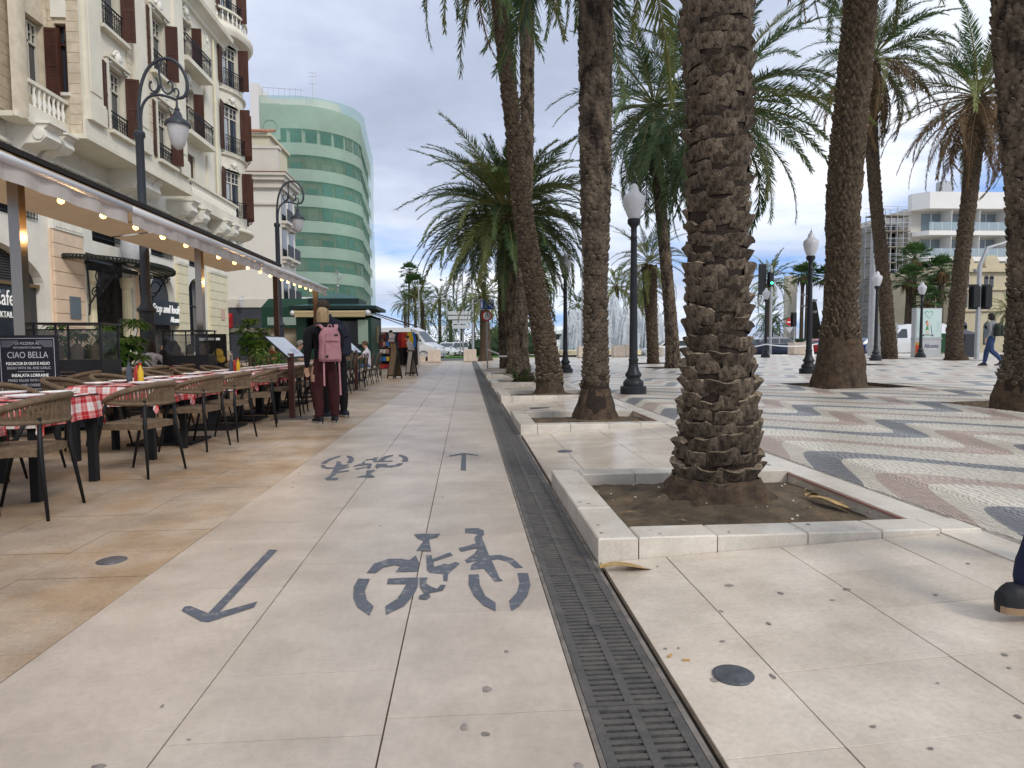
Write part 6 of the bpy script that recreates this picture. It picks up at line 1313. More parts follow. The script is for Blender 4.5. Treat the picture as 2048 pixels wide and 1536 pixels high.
# far low buildings across the horizon are hidden by trees
# ------------------------------------------------------------ awning, tables, chairs
m_can = mat('awning_canvas', (.50, .37, .24), .85, var=.05, vscale=2, transl=.3); m_val = mat('valance_canvas', (.58, .53, .50), .85, col2=(.50, .45, .41), vscale=5, stretch=(1, 1, .3))
m_alu = mat('white_aluminium', (.72, .72, .74), .3, metal=.1); m_chr = mat('chrome', (.30, .25, .20), .18, metal=1., bump=.06, bscale=3)  # chrome tinted brown to stand in for warm reflections in the mirror cladding
m_bulb = mat('bulb_glow', (1, .75, .4), .3, emit=((1, .50, .14), 5.)); m_brn = mat('dark_brown_metal', (.06, .035, .025), .5)
AW = thing('restaurant_awning', 'long beige terrace awning with a white front bar and hanging valance', 'awning', (0, 0, 0))
ya, yb = .6, 20.1; cuts = [.6, 3.6, 8.55, 13.8, 20.1]
for i, (a, b) in enumerate(zip(cuts[:-1], cuts[1:])):
    a += .05; b -= .05
    n = 10; mb = MB(); xs_ = [-4.2-(1.4)*k/n for k in range(n+1)]
    mb.add([(x, yy, 2.80+.72*((-4.2-x)/1.4)-.03*sin(pi*k/n)+t) for t in (0, .006) for yy in (a, b) for k, x in enumerate(xs_)],
           [(k, k+1, n+1+k+1, n+1+k) for k in range(n)]+[(2*n+2+k, 2*n+2+n+1+k, 2*n+2+n+2+k, 2*n+3+k) for k in range(n)]); mb.build('canopy_panel', m_can, AW, smooth=1)
    mb = MB(); mb.quad((-5.6, a, 3.54), (-7.1, a, 3.34), (-7.1, b, 3.34), (-5.6, b, 3.54)); mb.build('inner_panel', m_can, AW)
    n = 60; mb = MB(); mb.add([(-4.175+.015*sin(j*.9+3*MN.noise((j*.3, i, 0))), a+(b-a)*j/n, z) for z in (2.64, 2.80) for j in range(n+1)], [(j, j+1, n+2+j, n+1+j) for j in range(n)]); v = mb.build('valance', m_val, AW, smooth=1)
    mb = MB(); mb.tube([(-4.17, a-.03, 2.835), (-4.17, b+.03, 2.835)], .045, 12); mb.build('front_bar', m_alu, AW, smooth=1)
    for y in (a+.6, b-.6): mb = MB(); mb.tube([(-5.55, y+.9, 3.42), (-4.9, y+.35, 3.16), (-4.25, y, 2.82)], .03, 6); mb.build('folding_arm', m_alu, AW)
mb = MB(); mb.bb(-5.68, -5.5, ya, yb, 3.50, 3.575); mb.build('cassette', mat('cassette_brown', (.02, .014, .012), .6), AW)
mb = MB(); mb.quad((-4.22, 20.09, 2.80), (-5.6, 20.09, 3.54), (-5.6, 20.09, 3.3), (-4.22, 20.09, 2.64)); mb.build('end_flap', m_val, AW)
for i, y in enumerate((3.1, 8.7, 14.3, 19.85, 20.0)):
    p = thing('awning_post', ['chrome clad awning post behind the camera side of the terrace', 'nearest mirror-clad square awning post behind the chalkboard', 'second mirror-clad awning post by the second display case', 'third awning post in front of the slate shopfront', 'last awning post at the end of the awning behind the couple'][i], 'post', (-4.5 if i == 4 else -5.62, y, 0), 0, 'awning posts')
    MB().bb(-.066, .066, -.066, .066, .02, 2.72 if i == 4 else 3.3).build('shaft', m_chr if i < 3 else m_brn, p); MB().bb(-.2, .2, -.2, .2, 0, .02).build('foot_plate', m_brn, p); mb = MB(); mb.bb(-.07, .07, -.07, .07, 2.72 if i == 4 else 3.3, 2.9 if i == 4 else 3.52); mb.build('top_bracket', m_brn, p)
# string of bulbs
st = thing('festoon_lights', 'string of warm glowing bulbs hung under the awning edge', 'string lights', (0, 0, 0))
yy_ = [3.0, 5.4, 7.7, 8.55, 9.35, 10.15, 10.95, 12.35, 13.15, 13.95, 14.75, 15.5, 16.4, 17.0, 17.6, 18.2, 18.8, 19.4]
mb = MB(); P = []
for a, b in zip(yy_[:-1], yy_[1:]): P += [(-4.5, a+(b-a)*t, 2.82-.05*sin(pi*t)) for t in (0, .25, .5, .75)]
mb.tube(P+[(-4.5, 19.4, 2.82)], .006, 4); mb.build('cable', m_dark, st)
q = MB(); q.lathe([(.016, .055), (.022, .04), (.045, .0), (.05, -.03), (.038, -.06), (.001, -.075)], (0, 0, 0), 12); q.ms = [m_bulb]; bu = q.mesh('bulb', 1)
for y in yy_: link('bulb', bu, st, (-4.5, y, 2.765), scale=.72)
for i, y in enumerate(yy_[1::2]):
    l = bpy.data.lights.new('bulb_light', 'POINT'); l.energy = 9; l.color = (1, .62, .28); l.shadow_soft_size = .05; link('bulb_light', l, st, (-4.58, y, 2.74))
# tables
m_tl = mat('table_steel', (.010, .0105, .012), .55); m_top = mat('table_top', (.05, .035, .03), .6)
def cloth_mat():
    M = bpy.data.materials.new('gingham_cloth'); M.use_nodes = True; nt = M.node_tree; N = nt.nodes; L = nt.links; b = N['Principled BSDF']; b.inputs['Roughness'].default_value = .85
    def n(t, **k):
        x = N.new(t)
        for a, v in k.items(): setattr(x, a, v)
        return x
    def m(op, a, b_=None, c=None):
        x = n('ShaderNodeMath', operation=op)
        for i, v in enumerate((a, b_, c)):
            if v is None: continue
            if isinstance(v, (int, float)): x.inputs[i].default_value = v
            else: L.new(v, x.inputs[i])
        return x.outputs[0]
    uv = n('ShaderNodeUVMap'); sp = n('ShaderNodeSeparateXYZ'); L.new(uv.outputs[0], sp.inputs[0]); o = []
    for k in (0, 1):
        f = m('FRACT', m('DIVIDE', sp.outputs[k], .135)); band = m('LESS_THAN', f, .48); l1 = m('MULTIPLY', m('COMPARE', f, .24, .018), -.55); l2 = m('MULTIPLY', m('COMPARE', f, .74, .022), .35); l3 = m('MULTIPLY', m('COMPARE', f, .84, .01), .3)
        o.append(m('ADD', m('ADD', band, l1), m('ADD', l2, l3)))
    s = m('MULTIPLY', m('ADD', o[0], o[1]), .5); cr = n('ShaderNodeValToRGB'); L.new(s, cr.inputs[0]); e = cr.color_ramp.elements; e[0].position = 0; e[0].color = (.72, .68, .65, 1); e[1].position = 1; e[1].color = (.42, .012, .016, 1); x = e.new(.5); x.color = (.60, .20, .19, 1)
    L.new(cr.outputs[0], b.inputs['Base Color']); return M
m_cloth = cloth_mat()
def cloth(w, l, ov, seed, rot=0):
    r = random.Random(seed); n = 34; W_, L_ = w+2*ov, l+2*ov; mb = MB(); uvs = []
    for i in range(n+1):
        for j in range(n+1):
            u, v = -W_/2+W_*i/n, -L_/2+L_*j/n; x, y = max(-w/2, min(w/2, u)), max(-l/2, min(l/2, v)); a, b = abs(u)-w/2, abs(v)-l/2; a, b = max(0, a), max(0, b); d = hypot(a, b)
            fl = .10+.05*MN.noise((u*3, v*3, seed)); z = -d*.985+(.0 if d else .002*MN.noise((u*9, v*9, seed)))
            if a > 0 and b > 0: k = min(a, b)/max(a, b); x += (1 if u > 0 else -1)*(.015+.05*k*sin(9*(a-b))+fl*d*.6); y += (1 if v > 0 else -1)*(.015-.05*k*sin(9*(a-b))+fl*d*.6)
            elif a > 0: x += (1 if u > 0 else -1)*(.006+fl*d+.018*sin(v*17+seed)*min(1, d*8))
            elif b > 0: y += (1 if v > 0 else -1)*(.006+fl*d+.018*sin(u*17+seed)*min(1, d*8))
            mb.v.append((x, y, z)); uvs.append((u, v))
    for i in range(n):
        for j in range(n): a = i*(n+1)+j; mb.f.append((a, a+n+1, a+n+2, a+1)); mb.m.append(0)
    mb.ms = [m_cloth]; me = mb.mesh('tablecloth', 1); ul = me.uv_layers.new(name='UVMap')
    for lp in me.loops: ul.data[lp.index].uv = uvs[lp.vertex_index]
    return me
CL = [cloth(.80, .80, .20, s) for s in (1, 2, 3)]
def table(ped=False):
    p = thing('table', 'x', 'table'); MB().bb(-.4, .4, -.4, .4, .70, .73).build('tabletop', m_top, p)
    if ped: MB().bb(-.055, .055, -.055, .055, .03, .70).build('pedestal', m_tl, p); MB().bb(-.35, .35, -.3, .3, 0, .03).build('base_plate', m_tl, p)
    else:
        for a in (-1, 1):
            for b in (-1, 1): MB().bb(a*.36-.03, a*.36+.03, b*.36-.03, b*.36+.03, 0, .70).build('leg', m_tl, p)
    return p
TA, TB_ = table(), table(True); usedT = {0: False, 1: False}
q = MB(); q.lathe([(.001, .006), (.075, .006), (.125, .02), (.13, .024), (.125, .018), (.075, .0), (.001, 0)], (0, 0, 0), 24); q.ms = [mat('white_plate', (.78, .78, .78), .2)]; pl_me = q.mesh('plate', 1)
GT, GK, GP = 'square terrace tables', 'red checked tablecloths', 'white plates on the terrace tables'
def place_table(x, y, ped, row, k):
    src = (TA, TB_)[ped]; rowt = {'k': 'kerbside row', 'm': 'middle row', 'w': 'row nearest the facade'}[row]; lb = '%s terrace table of the %s, counted from the camera' % (ordinal(k), rowt)
    if not usedT[ped]: usedT[ped] = True; src.location = (x, y, 0); src['label'] = lb; src['group'] = GT
    else: dup(src, (x, y, 0), 0, lb, GT)
    link('tablecloth', CL[k % 3], None, (x, y, .735), (0, 0, rnd.uniform(-.04, .04)), 'red checked cloth on the %s table of the %s' % (ordinal(k), rowt), 'tablecloth', GK)
    for j, (dx, dy) in enumerate(((.2, -.2), (.2, .2), (-.2, -.2), (-.2, .2))): link('plate', pl_me, None, (x+dx+rnd.uniform(-.02, .02), y+dy, .740), None, 'white plate at the %s %s corner of the %s table, %s' % ('kerb-side' if dx > 0 else 'wall-side', 'near' if dy < 0 else 'far', ordinal(k), rowt), 'plate', GP)
KROW = [(3.15, 0), (4.05, 0), (5.22, 0), (6.95, 0), (7.8, 1), (9.1, 1), (10.1, 1), (11.1, 1), (12.1, 1), (13.0, 1)]
for k, (y, pd) in enumerate(KROW): place_table(-3.46, y, pd, 'k', k)
for k, y in enumerate([5.2, 9.0, 9.9, 11.0, 12.0, 13.2]): place_table(-5.75, y, 1, 'm', k)
# rope-back chairs
m_rope = mat('woven_rope', (.155, .108, .068), .8, var=.2, vscale=25, bump=.4, bscale=120, rand=.06)
def rope_chair():
    p = thing('rope_chair', 'x', 'chair')   # faces +X (seat front), back at -X
    mb = MB(); pts = []
    for i in range(7):
        x = -.21+.44*i/6
        row = []
        for j in range(7): y = -.23+.46*j/6; e = (abs(x)/.24)**6+(abs(y)/.25)**6; row.append((x, y*(1-.08*(x < 0)), .455+.018*(1-min(1, e))-.012*0))
        pts.append(row)
    o = [q for r_ in pts for q in r_]; bt = [(x, y, .41) for x, y, z in o]
    fs = [(i*7+j, (i+1)*7+j, (i+1)*7+j+1, i*7+j+1) for i in range(6) for j in range(6)]; bd = [0*7+j for j in range(7)]+[i*7+6 for i in range(1, 7)]+[6*7+j for j in range(5, -1, -1)]+[i*7 for i in range(5, 0, -1)]
    mb.add(o+bt, fs+[tuple(49+q for q in f[::-1]) for f in fs]+[(bd[(k+1) % 24], bd[k], 49+bd[k], 49+bd[(k+1) % 24]) for k in range(24)]); mb.build('seat', m_rope, p, smooth=50)
    def bk(t, h):  # back curve: t -1..1 around the back
        a = t*R(112); return Vector((-.02-.265*cos(a)-.05*(h-.6)*1.0*cos(a), .285*sin(a)*(1+.06*(h-.6)*4), h))
    mb = MB(); tp = [bk(-1+2*i/20, .79-.14*abs(-1+2*i/20)**2.2) for i in range(21)]; lo = [bk((-1+2*i/20)*.97, .625-.0*abs(-1+2*i/20)+.02*abs(-1+2*i/20)**2) for i in range(21)]
    mb.tube(tp, .026, 7); mb.tube(lo, .018, 6)
    mb.build('back_rail', m_rope, p, smooth=1)
    mb = MB()
    for i in range(76):
        t = -1+2*(i+.5)/76; a, b = bk(t, .785-.14*abs(t)**2.2), bk(t*.97+.03*(1 if i % 2 else -1), .63+.02*t*t); mb.tube([a, b], .0088, 4, False)
    mb.build('rope_weave', m_rope, p)
    for sx_, sy in ((1, 1), (1, -1), (-1, 1), (-1, -1)):
        mb = MB(); top = Vector((sx_*.18, sy*.20, .43)); bot = Vector((sx_*.255-.02*(sx_ < 0), sy*.245, 0)); 
        if sx_ < 0: mb.tube([bk(sy*.36, .66), (-.225, sy*.195, .44), bot], [.013, .017, .010], 7)
        else: mb.tube([bk(sy*.93, .68), (.15, sy*.245, .45), bot], [.012, .017, .010], 7)
        mb.build('leg', m_tl, p, smooth=1)
    return p
RC = rope_chair(); used_rc = False; GC1 = 'brown rope-back chairs round the terrace tables'
def chair(x, y, rz, lb):
    global used_rc
    if not used_rc: used_rc = True; RC.location = (x, y, 0); RC.rotation_euler = (0, 0, rz); RC['label'] = lb; RC['group'] = GC1
    else: dup(RC, (x, y, 0), rz, lb, GC1)
for k, y in enumerate([3.2, 4.5, 5.85, 7.25, 7.98, 9.25, 10.55, 11.4, 12.3, 13.1]): chair(-2.93+rnd.uniform(-.05, .05), y+rnd.uniform(-.05, .05), pi+rnd.uniform(-.26, .26), '%s brown rope-back chair on the kerb side of the tables' % ordinal(k))
for k, y in enumerate([4.0, 5.1, 6.0, 7.0, 7.8, 9.0, 10.0, 11.0, 12.0]): chair(-4.02+rnd.uniform(-.04, .04), y, rnd.uniform(-.1, .1), '%s brown rope-back chair facing out from behind the kerbside tables' % ordinal(k))
for k, y in enumerate([8.9, 9.9, 10.9, 11.9]): chair(-5.15, y, pi+rnd.uniform(-.1, .1), '%s rope-back chair with its back to the kerbside tables, middle row' % ordinal(k))
# chalkboard
CB = thing('chalkboard', 'black chalkboard menu with white lettering standing at the left', 'chalkboard', (-5.1, 7.97, 0), R(6)); CB.scale = (.92, 1, 1)
MB().bb(-.34, .34, -.02, .02, .30, 1.26).build('board', mat('chalk_black', (.012, .013, .02), .5), CB)
mb = MB(); m_ch = mat('chalk_white', (.5, .5, .55), .8)
for q_ in ((-.31, .31, 1.22, 1.226), (-.31, -.304, .34, 1.22), (.304, .31, .34, 1.22), (-.12, .18, .835, .84), (-.12, .18, .63, .635)): mb.bb(q_[0], q_[1], -.024, -.021, q_[2], q_[3])
mb.build('chalk_border', m_ch, CB)
def ct(b, s_, x, z, sx=.9, mt=None): text(b, s_, (x, -.023, z), (R(90), 0, 0), mt or m_ch, CB, sx=sx, ext=.001)
mb = MB()
for s in (-1, 1): mb.tube([(s*.24+s*.035*cos(k*.5)*(1-k*.05), -.024, 1.165+.03*sin(k*.5)*(1-k*.05)) for k in range(14)], .004, 4); mb.prism([(s*.29, -.0235, 1.20), (s*.29, -.0235, 1.12), (s*.2, -.0235, 1.12), (s*.09, -.0235, 1.20)][::s], (0, .002, 0))
mb.build('scroll_ornament', mat('chalk_grey', (.12, .12, .15), .8), CB)
ct('LA PIZZERIA AL', .045, 0, 1.15); ct('RISTORANTE ITALIANO', .033, 0, 1.105); ct('CIAO BELLA', .105, .0, .995, .82); ct('FOCACCIA DI OLIO E AGLIO', .048, 0, .915, .8, m_let); ct('BREAD WITH OIL AND GARLIC', .042, .01, .865, .85)
ct('INSALATA LORRAINE', .052, .02, .775, .85, m_let); ct('MIXED SALAD WITH BACON', .042, .01, .72); ct('AND CHEESE', .042, .02, .665); ct('PIATTI ITALIANI', .052, .04, .575, .85, m_let); ct('TRIS DI PASTA', .042, .04, .52); ct('PIZZA', .05, 0, .43)
for s in (-1, 1): mb = MB(); mb.bar((s*.3, 0, 0), (s*.3, 0, .32), .04); mb.bar((s*.3, -.2, .015), (s*.3, .2, .015), .03); mb.build('leg', m_tl, CB)
# gas display heaters (glass-sided cabinets)
m_bc = mat('black_cabinet', (.02, .021, .024), .4); m_cg = mat('clear_glass', (.5, .55, .55), .03, alpha=.22)
m_smk = mat('smoked_glass', (.03, .03, .03), .05, alpha=.62)
def display(x, y, lb, rz=0, s_=1):
    p = thing('glass_heater', lb, 'patio heater', (x, y, 0), rz)
    MB().bb(-.42, .42, -.3, .3, .05, .95).build('cabinet', m_bc, p); mb = MB()
    for a in (-1, 1):
        for b in (-1, 1): mb.bb(a*.40-.012, a*.40+.012, b*.28-.012, b*.28+.012, .95, 1.42)
    mb.bb(-.43, .43, -.31, .31, 1.42, 1.445); mb.bb(-.41, .41, -.29, -.27, 1.34, 1.36); mb.bb(.0, .02, -.29, -.27, .95, 1.42); mb.build('frame', m_bc, p)
    mb = MB(); mb.quad((-.39, -.28, .96), (.39, -.28, .96), (.39, -.28, 1.34), (-.39, -.28, 1.34)); mb.quad((.40, -.27, .96), (.40, .27, .96), (.40, .27, 1.34), (.40, -.27, 1.34)); mb.quad((-.40, -.27, .96), (-.40, .27, .96), (-.40, .27, 1.34), (-.40, -.27, 1.34)); mb.build('glass', m_smk, p)
    for i in range(3): mb = MB(); mb.lathe([(.001, 0), (.07, 0), (.075, .12), (.04, .2), (.001, .22)], (-.22+i*.24, -.08, .96), 10); mb.build('jar', mat('jar_cream', (.45, .36, .24), .4), p)
    mb = MB(); mb.tube([(-.1, -.31, .77), (-.08, -.325, .79), (.08, -.325, .79), (.1, -.31, .77), (.08, -.325, .745), (-.08, -.325, .745), (-.1, -.31, .77)], .006, 5); mb.build('handle', m_chr, p)
    for s in (-1, 1):
        for b in (-1, 1): mb = MB(); mb.lathe([(.001, -.02), (.04, -.02), (.04, .02), (.001, .02)], (s*.36, b*.24, .04), 10, axis='y'); mb.build('castor', m_bc, p)
display(-5.3, 9.3, 'black glass-topped cabinet right of the chalkboard', R(6)); display(-5.5, 13.4, 'second black glass-topped cabinet beside the standing pizza board', R(6))
# small standing board with pizza picture
PB = thing('menu_board', 'black standing board with a yellow pizza picture beside the second cabinet', 'menu board', (-5.3, 13.95, 0), R(8))
MB().bb(-.3, .3, -.02, .02, .35, 1.38).build('board', mat('board_black', (.015, .016, .018), .6), PB)
mb = MB(); mb.mi(m_let); mb.bb(-.22, -.12, -.025, -.021, 1.24, 1.30); mb.bb(-.10, .18, -.025, -.021, 1.25, 1.30); mb.mi(mat('mustard', (.55, .38, .06), .6)); mb.bb(-.22, -.08, -.025, -.021, 1.15, 1.19)
for cx1, cz1, rr in ((.14, .98, .10), (.06, .86, .075), (.2, .86, .075)): mb.lathe([(.001, 0), (rr, 0), (rr, .004), (.001, .004)], (cx1, -.026, cz1), 14, axis='y')
mb.mi(m_ch)
for i in range(6): mb.bb(-.2, .06+.03*(i % 3), -.025, -.021, .95-i*.085, .965-i*.085)
mb.build('print', None, PB)
for s in (-1, 1): MB().bb(s*.28-.02, s*.28+.02, -.15, .15, 0, .35).build('leg', m_tl, PB)
# lectern menus
def menu_stand(x, y, lb, l=1.05):
    p = thing('menu_stand', lb, 'menu stand', (x, y, 0))
    MB().bb(-.04, .04, -.035, .035, .012, 1.0).build('post', mat('oxblood_metal', (.075, .028, .022), .45), p); MB().bb(-.27, .27, -.22, .22, 0, .012).build('base_plate', mat('steel_plate', (.20, .18, .17), .4, metal=.4), p)
    M = Matrix.Translation((-.16, .35, 1.10)) @ Matrix.Rotation(R(43), 4, 'Y')
    mb = MB(); mb.bb(-.25, .25, -l/2, l/2, -.015, .0); mb.xf(M).build('tray', m_tl, p)
    mb = MB(); mb.bb(-.225, .225, -l/2+.03, l/2-.03, .001, .004); mb.xf(M).build('menu_sheet', mat('menu_paper', (.62, .66, .72), .3), p)
    mb = MB(); r = random.Random(4)
    for i in range(10): mb.bb(.05+.0, .05+.12, .0+i*.035, .012+i*.035, .0042, .0048)
    mb.xf(M).build('printed_lines', mat('menu_ink', (.35, .36, .52), .5), p)
menu_stand(-2.68, 10.15, 'nearest sloping white menu board on an oxblood post, left of the couple'); menu_stand(-2.78, 16.6, 'farther sloping white menu board on an oxblood post, right of the couple')
# condiments
m_y, m_r = mat('mustard_sauce', (.65, .42, .02), .3), mat('red_sauce', (.45, .03, .02), .3)
def bottle(x, y, h, r_, mt, cap, lb, z=.745):
    p = thing('bottle', lb, 'bottle', (x, y, z)); mb = MB(); mb.lathe([(.001, 0), (r_, 0), (r_, h*.55), (r_*.4, h*.78), (r_*.35, h*.9), (.001, h*.9)], (0, 0, 0), 12); mb.build('body', mt, p, smooth=40); mb = MB(); mb.lathe([(r_*.42, h*.88), (r_*.42, h*.97), (.001, h)], (0, 0, 0), 10); mb.build('cap', cap, p)
for y, t in ((7.05, 'fourth'), (10.0, 'seventh')):
    bottle(-3.52, y, .24, .028, m_glass, m_bc, 'dark oil bottle on the %s kerbside table' % t); bottle(-3.44, y+.07, .2, .03, m_y, mat('cap_red', (.5, .03, .02), .4), 'yellow mustard bottle on the %s kerbside table' % t); bottle(-3.50, y+.12, .2, .03, m_r, m_bc, 'red sauce bottle on the %s kerbside table' % t)
# potted plants
def potplant(x, y, lb, h=1.5, seed=1, n=150, pale=False):
    p = thing('potted_plant', lb, 'plant', (x, y, 0)); mb = MB(); mb.lathe([(.001, 0), (.17, 0), (.22, .4), (.23, .42), (.20, .42), (.19, .36), (.001, .36)], (0, 0, 0), 16); mb.build('pot', mat('pot_dark', (.05, .04, .035), .6), p)
    r = random.Random(seed); mb = MB(); tips = []
    for i in range(9):
        a = r.random()*6.28; t = Vector((.28*cos(a), .28*sin(a), h*r.uniform(.55, 1))); mb.tube([(0, 0, .36), (t.x*.4, t.y*.4, t.z*.6), t], [.016, .012, .006], 5); tips += [t, t*.8, t*.62+Vector((0, 0, .15))]
    mb.build('stem', mat('stem_green', (.10, .12, .04), .7), p); mb = MB()
    for t in tips:
        for k in range(max(4, n//27)):
            a = r.random()*6.28; d = Vector((cos(a), sin(a), r.uniform(-.1, .5))); b = t+d*.03; m1 = b+d*.12; t1 = b+d*.22+Vector((0, 0, -.10)); s = d.cross(Vector((0, 0, 1))).normalized()*.032
            mb.add([b, m1+s, t1, m1-s, m1+Vector((0, 0, .012))], [(0, 1, 4), (1, 2, 4), (2, 3, 4), (3, 0, 4)])
    mb.build('leaves', mat('pot_leaf', (.13, .27, .05), .3, col2=(.07, .16, .035), vscale=4, transl=.2), p, kind='stuff')
potplant(-6.3, 12.45, 'leafy green potted plant behind the first glass-topped cabinet', 1.62, 1, 1000); potplant(-5.85, 18.4, 'tall leafy potted plant behind the nearer menu board', 1.85, 5, 1000); potplant(-4.75, 16.1, 'shorter bright green potted plant among the diners', 1.2, 9, 260); potplant(-6.9, 12.0, 'second leafy potted plant beside the street lamp', 1.5, 14, 380)
# far terrace: bistro chairs and tables with diners
def bistro():
    p = thing('bistro_chair', 'x', 'chair'); mb = MB()
    mb.tube([(-.2, -.19, .44), (-.24, -.18, .75), (-.27, -.09, .88), (-.28, 0, .9), (-.27, .09, .88), (-.24, .18, .75), (-.2, .19, .44)], .016, 6); mb.tube([(-.22, -.12, .46), (-.25, -.07, .78), (-.255, .07, .78), (-.22, .12, .46)], .010, 5); mb.build('back_hoop', mat('bistro_wood', (.085, .06, .04), .5), p, smooth=1)
    mb = MB(); mb.lathe([(.001, .43), (.20, .43), (.215, .45), (.20, .47), (.001, .465)], (0, 0, 0), 16); mb.build('seat', mat('bistro_seat', (.34, .31, .27), .6), p, smooth=40)
    for a in (1, -1):
        for b in (1, -1): mb = MB(); mb.tube([(a*.15, b*.15, .43), (a*.22, b*.2, 0)], [.016, .011], 6); mb.build('leg', m_tl, p)
    mb = MB(); mb.lathe([(.165, .2), (.175, .205), (.165, .21)], (0, 0, 0), 14); mb.build('ring', m_tl, p); return p
BC = bistro(); GB = 'bentwood bistro chairs on the far terrace'; first = True
k = 0
for y in [13.9, 14.7, 15.5, 16.3, 17.3, 18.1, 19.0, 20.0, 21.0]:
    lb = '%s bentwood bistro chair on the kerb side of the far terrace' % ordinal(k); k += 1
    if first: first = False; BC.location = (-2.95, y, 0); BC.rotation_euler = (0, 0, pi); BC['label'] = lb; BC['group'] = GB
    else: dup(BC, (-2.95+rnd.uniform(-.05, .05), y, 0), pi+rnd.uniform(-.2, .2), lb, GB)
k = 0
for y in [14.2, 15.4, 16.6, 17.8, 19.0, 20.2]: dup(BC, (-4.3, y, 0), rnd.uniform(-.2, .2), '%s bentwood bistro chair on the wall side of the far terrace' % ordinal(k), GB); k += 1
q_t = q = thing('bistro_table', 'first pale-topped table of the far terrace', 'table', (-3.62, 14.4, 0), 0, 'pale-topped tables of the far terrace'); MB().bb(-.35, .35, -.42, .42, .71, .74).build('tabletop', mat('pale_top', (.55, .52, .48), .5), q); MB().bb(-.03, .03, -.03, .03, .02, .71).build('pedestal', m_tl, q); MB().bb(-.25, .25, -.25, .25, 0, .02).build('base_plate', m_tl, q)
for k, y in enumerate([15.6, 16.9, 18.2, 19.6]): dup(q, (-3.62, y, 0), 0, '%s pale-topped table of the far terrace' % ordinal(k+1), 'pale-topped tables of the far terrace')
# kiosk
KI = thing('kiosk', 'dark green street kiosk with a cream rolled awning and hipped roof', 'kiosk', (-5.9, 30, 0)); m_kg = mat('kiosk_green', (.015, .055, .035), .45); m_kt = mat('kiosk_teal', (.03, .10, .095), .5)
mb = MB(); mb.bb(-1.75, 1.6, 0, 3.2, 0, 1.0); mb.bb(-1.75, -1.3, 0, .3, 1.0, 2.5); mb.bb(1.3, 1.6, 0, .3, 1.0, 2.5); mb.bb(-1.75, 1.6, 2.9, 3.2, 1, 2.5); mb.bb(-1.75, -1.5, .3, 3, 1, 2.5); mb.bb(1.35, 1.6, .3, 3, 1.0, 2.5); mb.bb(-1.7, 1.6, 0, 3.2, 2.4, 2.5); mb.build('body', m_kg, KI)
MB().bb(-1.3, 1.3, 1.2, 2.8, .9, 2.3).build('dark_interior', m_blk, KI); mb = MB(); mb.bb(-.2, .15, .1, .14, 2.15, 2.19); mb.build('strip_light', mat('strip_glow', (1, 1, 1), .4, emit=((1, 1, .95), 4)), KI)
mb = MB(); mb.bb(-2.0, 1.85, -.25, 3.4, 2.78, 2.93); mb.bb(-1.3, 1.0, .4, 2.8, 3.05, 3.3); mb.build('roof_slab', mat('kiosk_roof_dark', (.012, .03, .028), .5), KI)
mb = MB(); mb.add([(-1.9, -.15, 2.93), (1.75, -.15, 2.93), (1.75, 3.3, 2.93), (-1.9, 3.3, 2.93), (-1.3, .4, 3.05), (1.0, .4, 3.05), (1.0, 2.8, 3.05), (-1.3, 2.8, 3.05)], [(0, 1, 5, 4), (1, 2, 6, 5), (2, 3, 7, 6), (3, 0, 4, 7)]); mb.add([(-1.3, .4, 3.3), (1.0, .4, 3.3), (1.0, 2.8, 3.3), (-1.3, 2.8, 3.3), (-.25, 1.5, 3.62), (0, 1.5, 3.62)], [(0, 1, 5, 4), (1, 2, 5), (2, 3, 4, 5), (3, 0, 4)]); mb.build('roof', m_kt, KI)
mb = MB(); mb.tube([(-.15, 1.5, 3.6), (-.15, 1.5, 4.7)], .025, 6); mb.tube([(-.15+.16*cos(a), 1.5, 4.42+.16*sin(a)) for a in [i*pi/6 for i in range(13)]], .02, 5); mb.ball((-.15, 1.5, 3.95), .07, 8, 6); mb.build('finial', m_galv, KI)
mb = MB(); mb.tube([(-1.75, -.35, 2.62), (1.45, -.35, 2.62)], .085, 10); mb.bb(-1.7, 1.4, -.42, -.40, 2.42, 2.62); mb.build('rolled_awning', mat('cream_cloth', (.58, .47, .26), .8), KI)
mb = MB(); mb.ball((1.5, -.35, 2.6), .14, 8, 6); mb.ball((-1.8, -.35, 2.6), .12, 8, 6); mb.build('awning_end', m_alu, KI)
mb = MB(); mb.bb(1.0, 1.45, -.02, -.005, 1.2, 2.3); mb.build('lit_poster', mat('pale_poster', (.42, .55, .45), .5), KI)
# newsstand with green hood left of kiosk
NS = thing('green_booth', 'green booth with a pale glass band left of the couple', 'kiosk', (-8.9, 34, 0)); MB().bb(-1.2, 1.4, 0, 2, 0, 2.05).build('counter', mat('booth_stone', (.42, .36, .26), .8), NS); mb = MB(); mb.add([(-1.4, -.3, 2.05), (1.6, -.3, 2.05), (1.6, 2.2, 2.05), (-1.4, 2.2, 2.05), (-1.4, -.3, 3.1), (1.6, -.3, 3.1), (1.6, 2.2, 3.1), (-1.4, 2.2, 3.1), (-1.1, 0, 3.55), (1.3, 0, 3.55), (1.3, 2, 3.55), (-1.1, 2, 3.55)], [(0, 1, 5, 4), (1, 2, 6, 5), (2, 3, 7, 6), (3, 0, 4, 7), (4, 5, 9, 8), (5, 6, 10, 9), (6, 7, 11, 10), (7, 4, 8, 11), (8, 9, 10, 11), (3, 2, 1, 0)]); mb.build('hood', m_kg, NS); MB().bb(-1.1, 1.3, -.33, -.3, 2.2, 2.6).build('glass_band', mat('pale_glass', (.30, .38, .33), .3), NS)
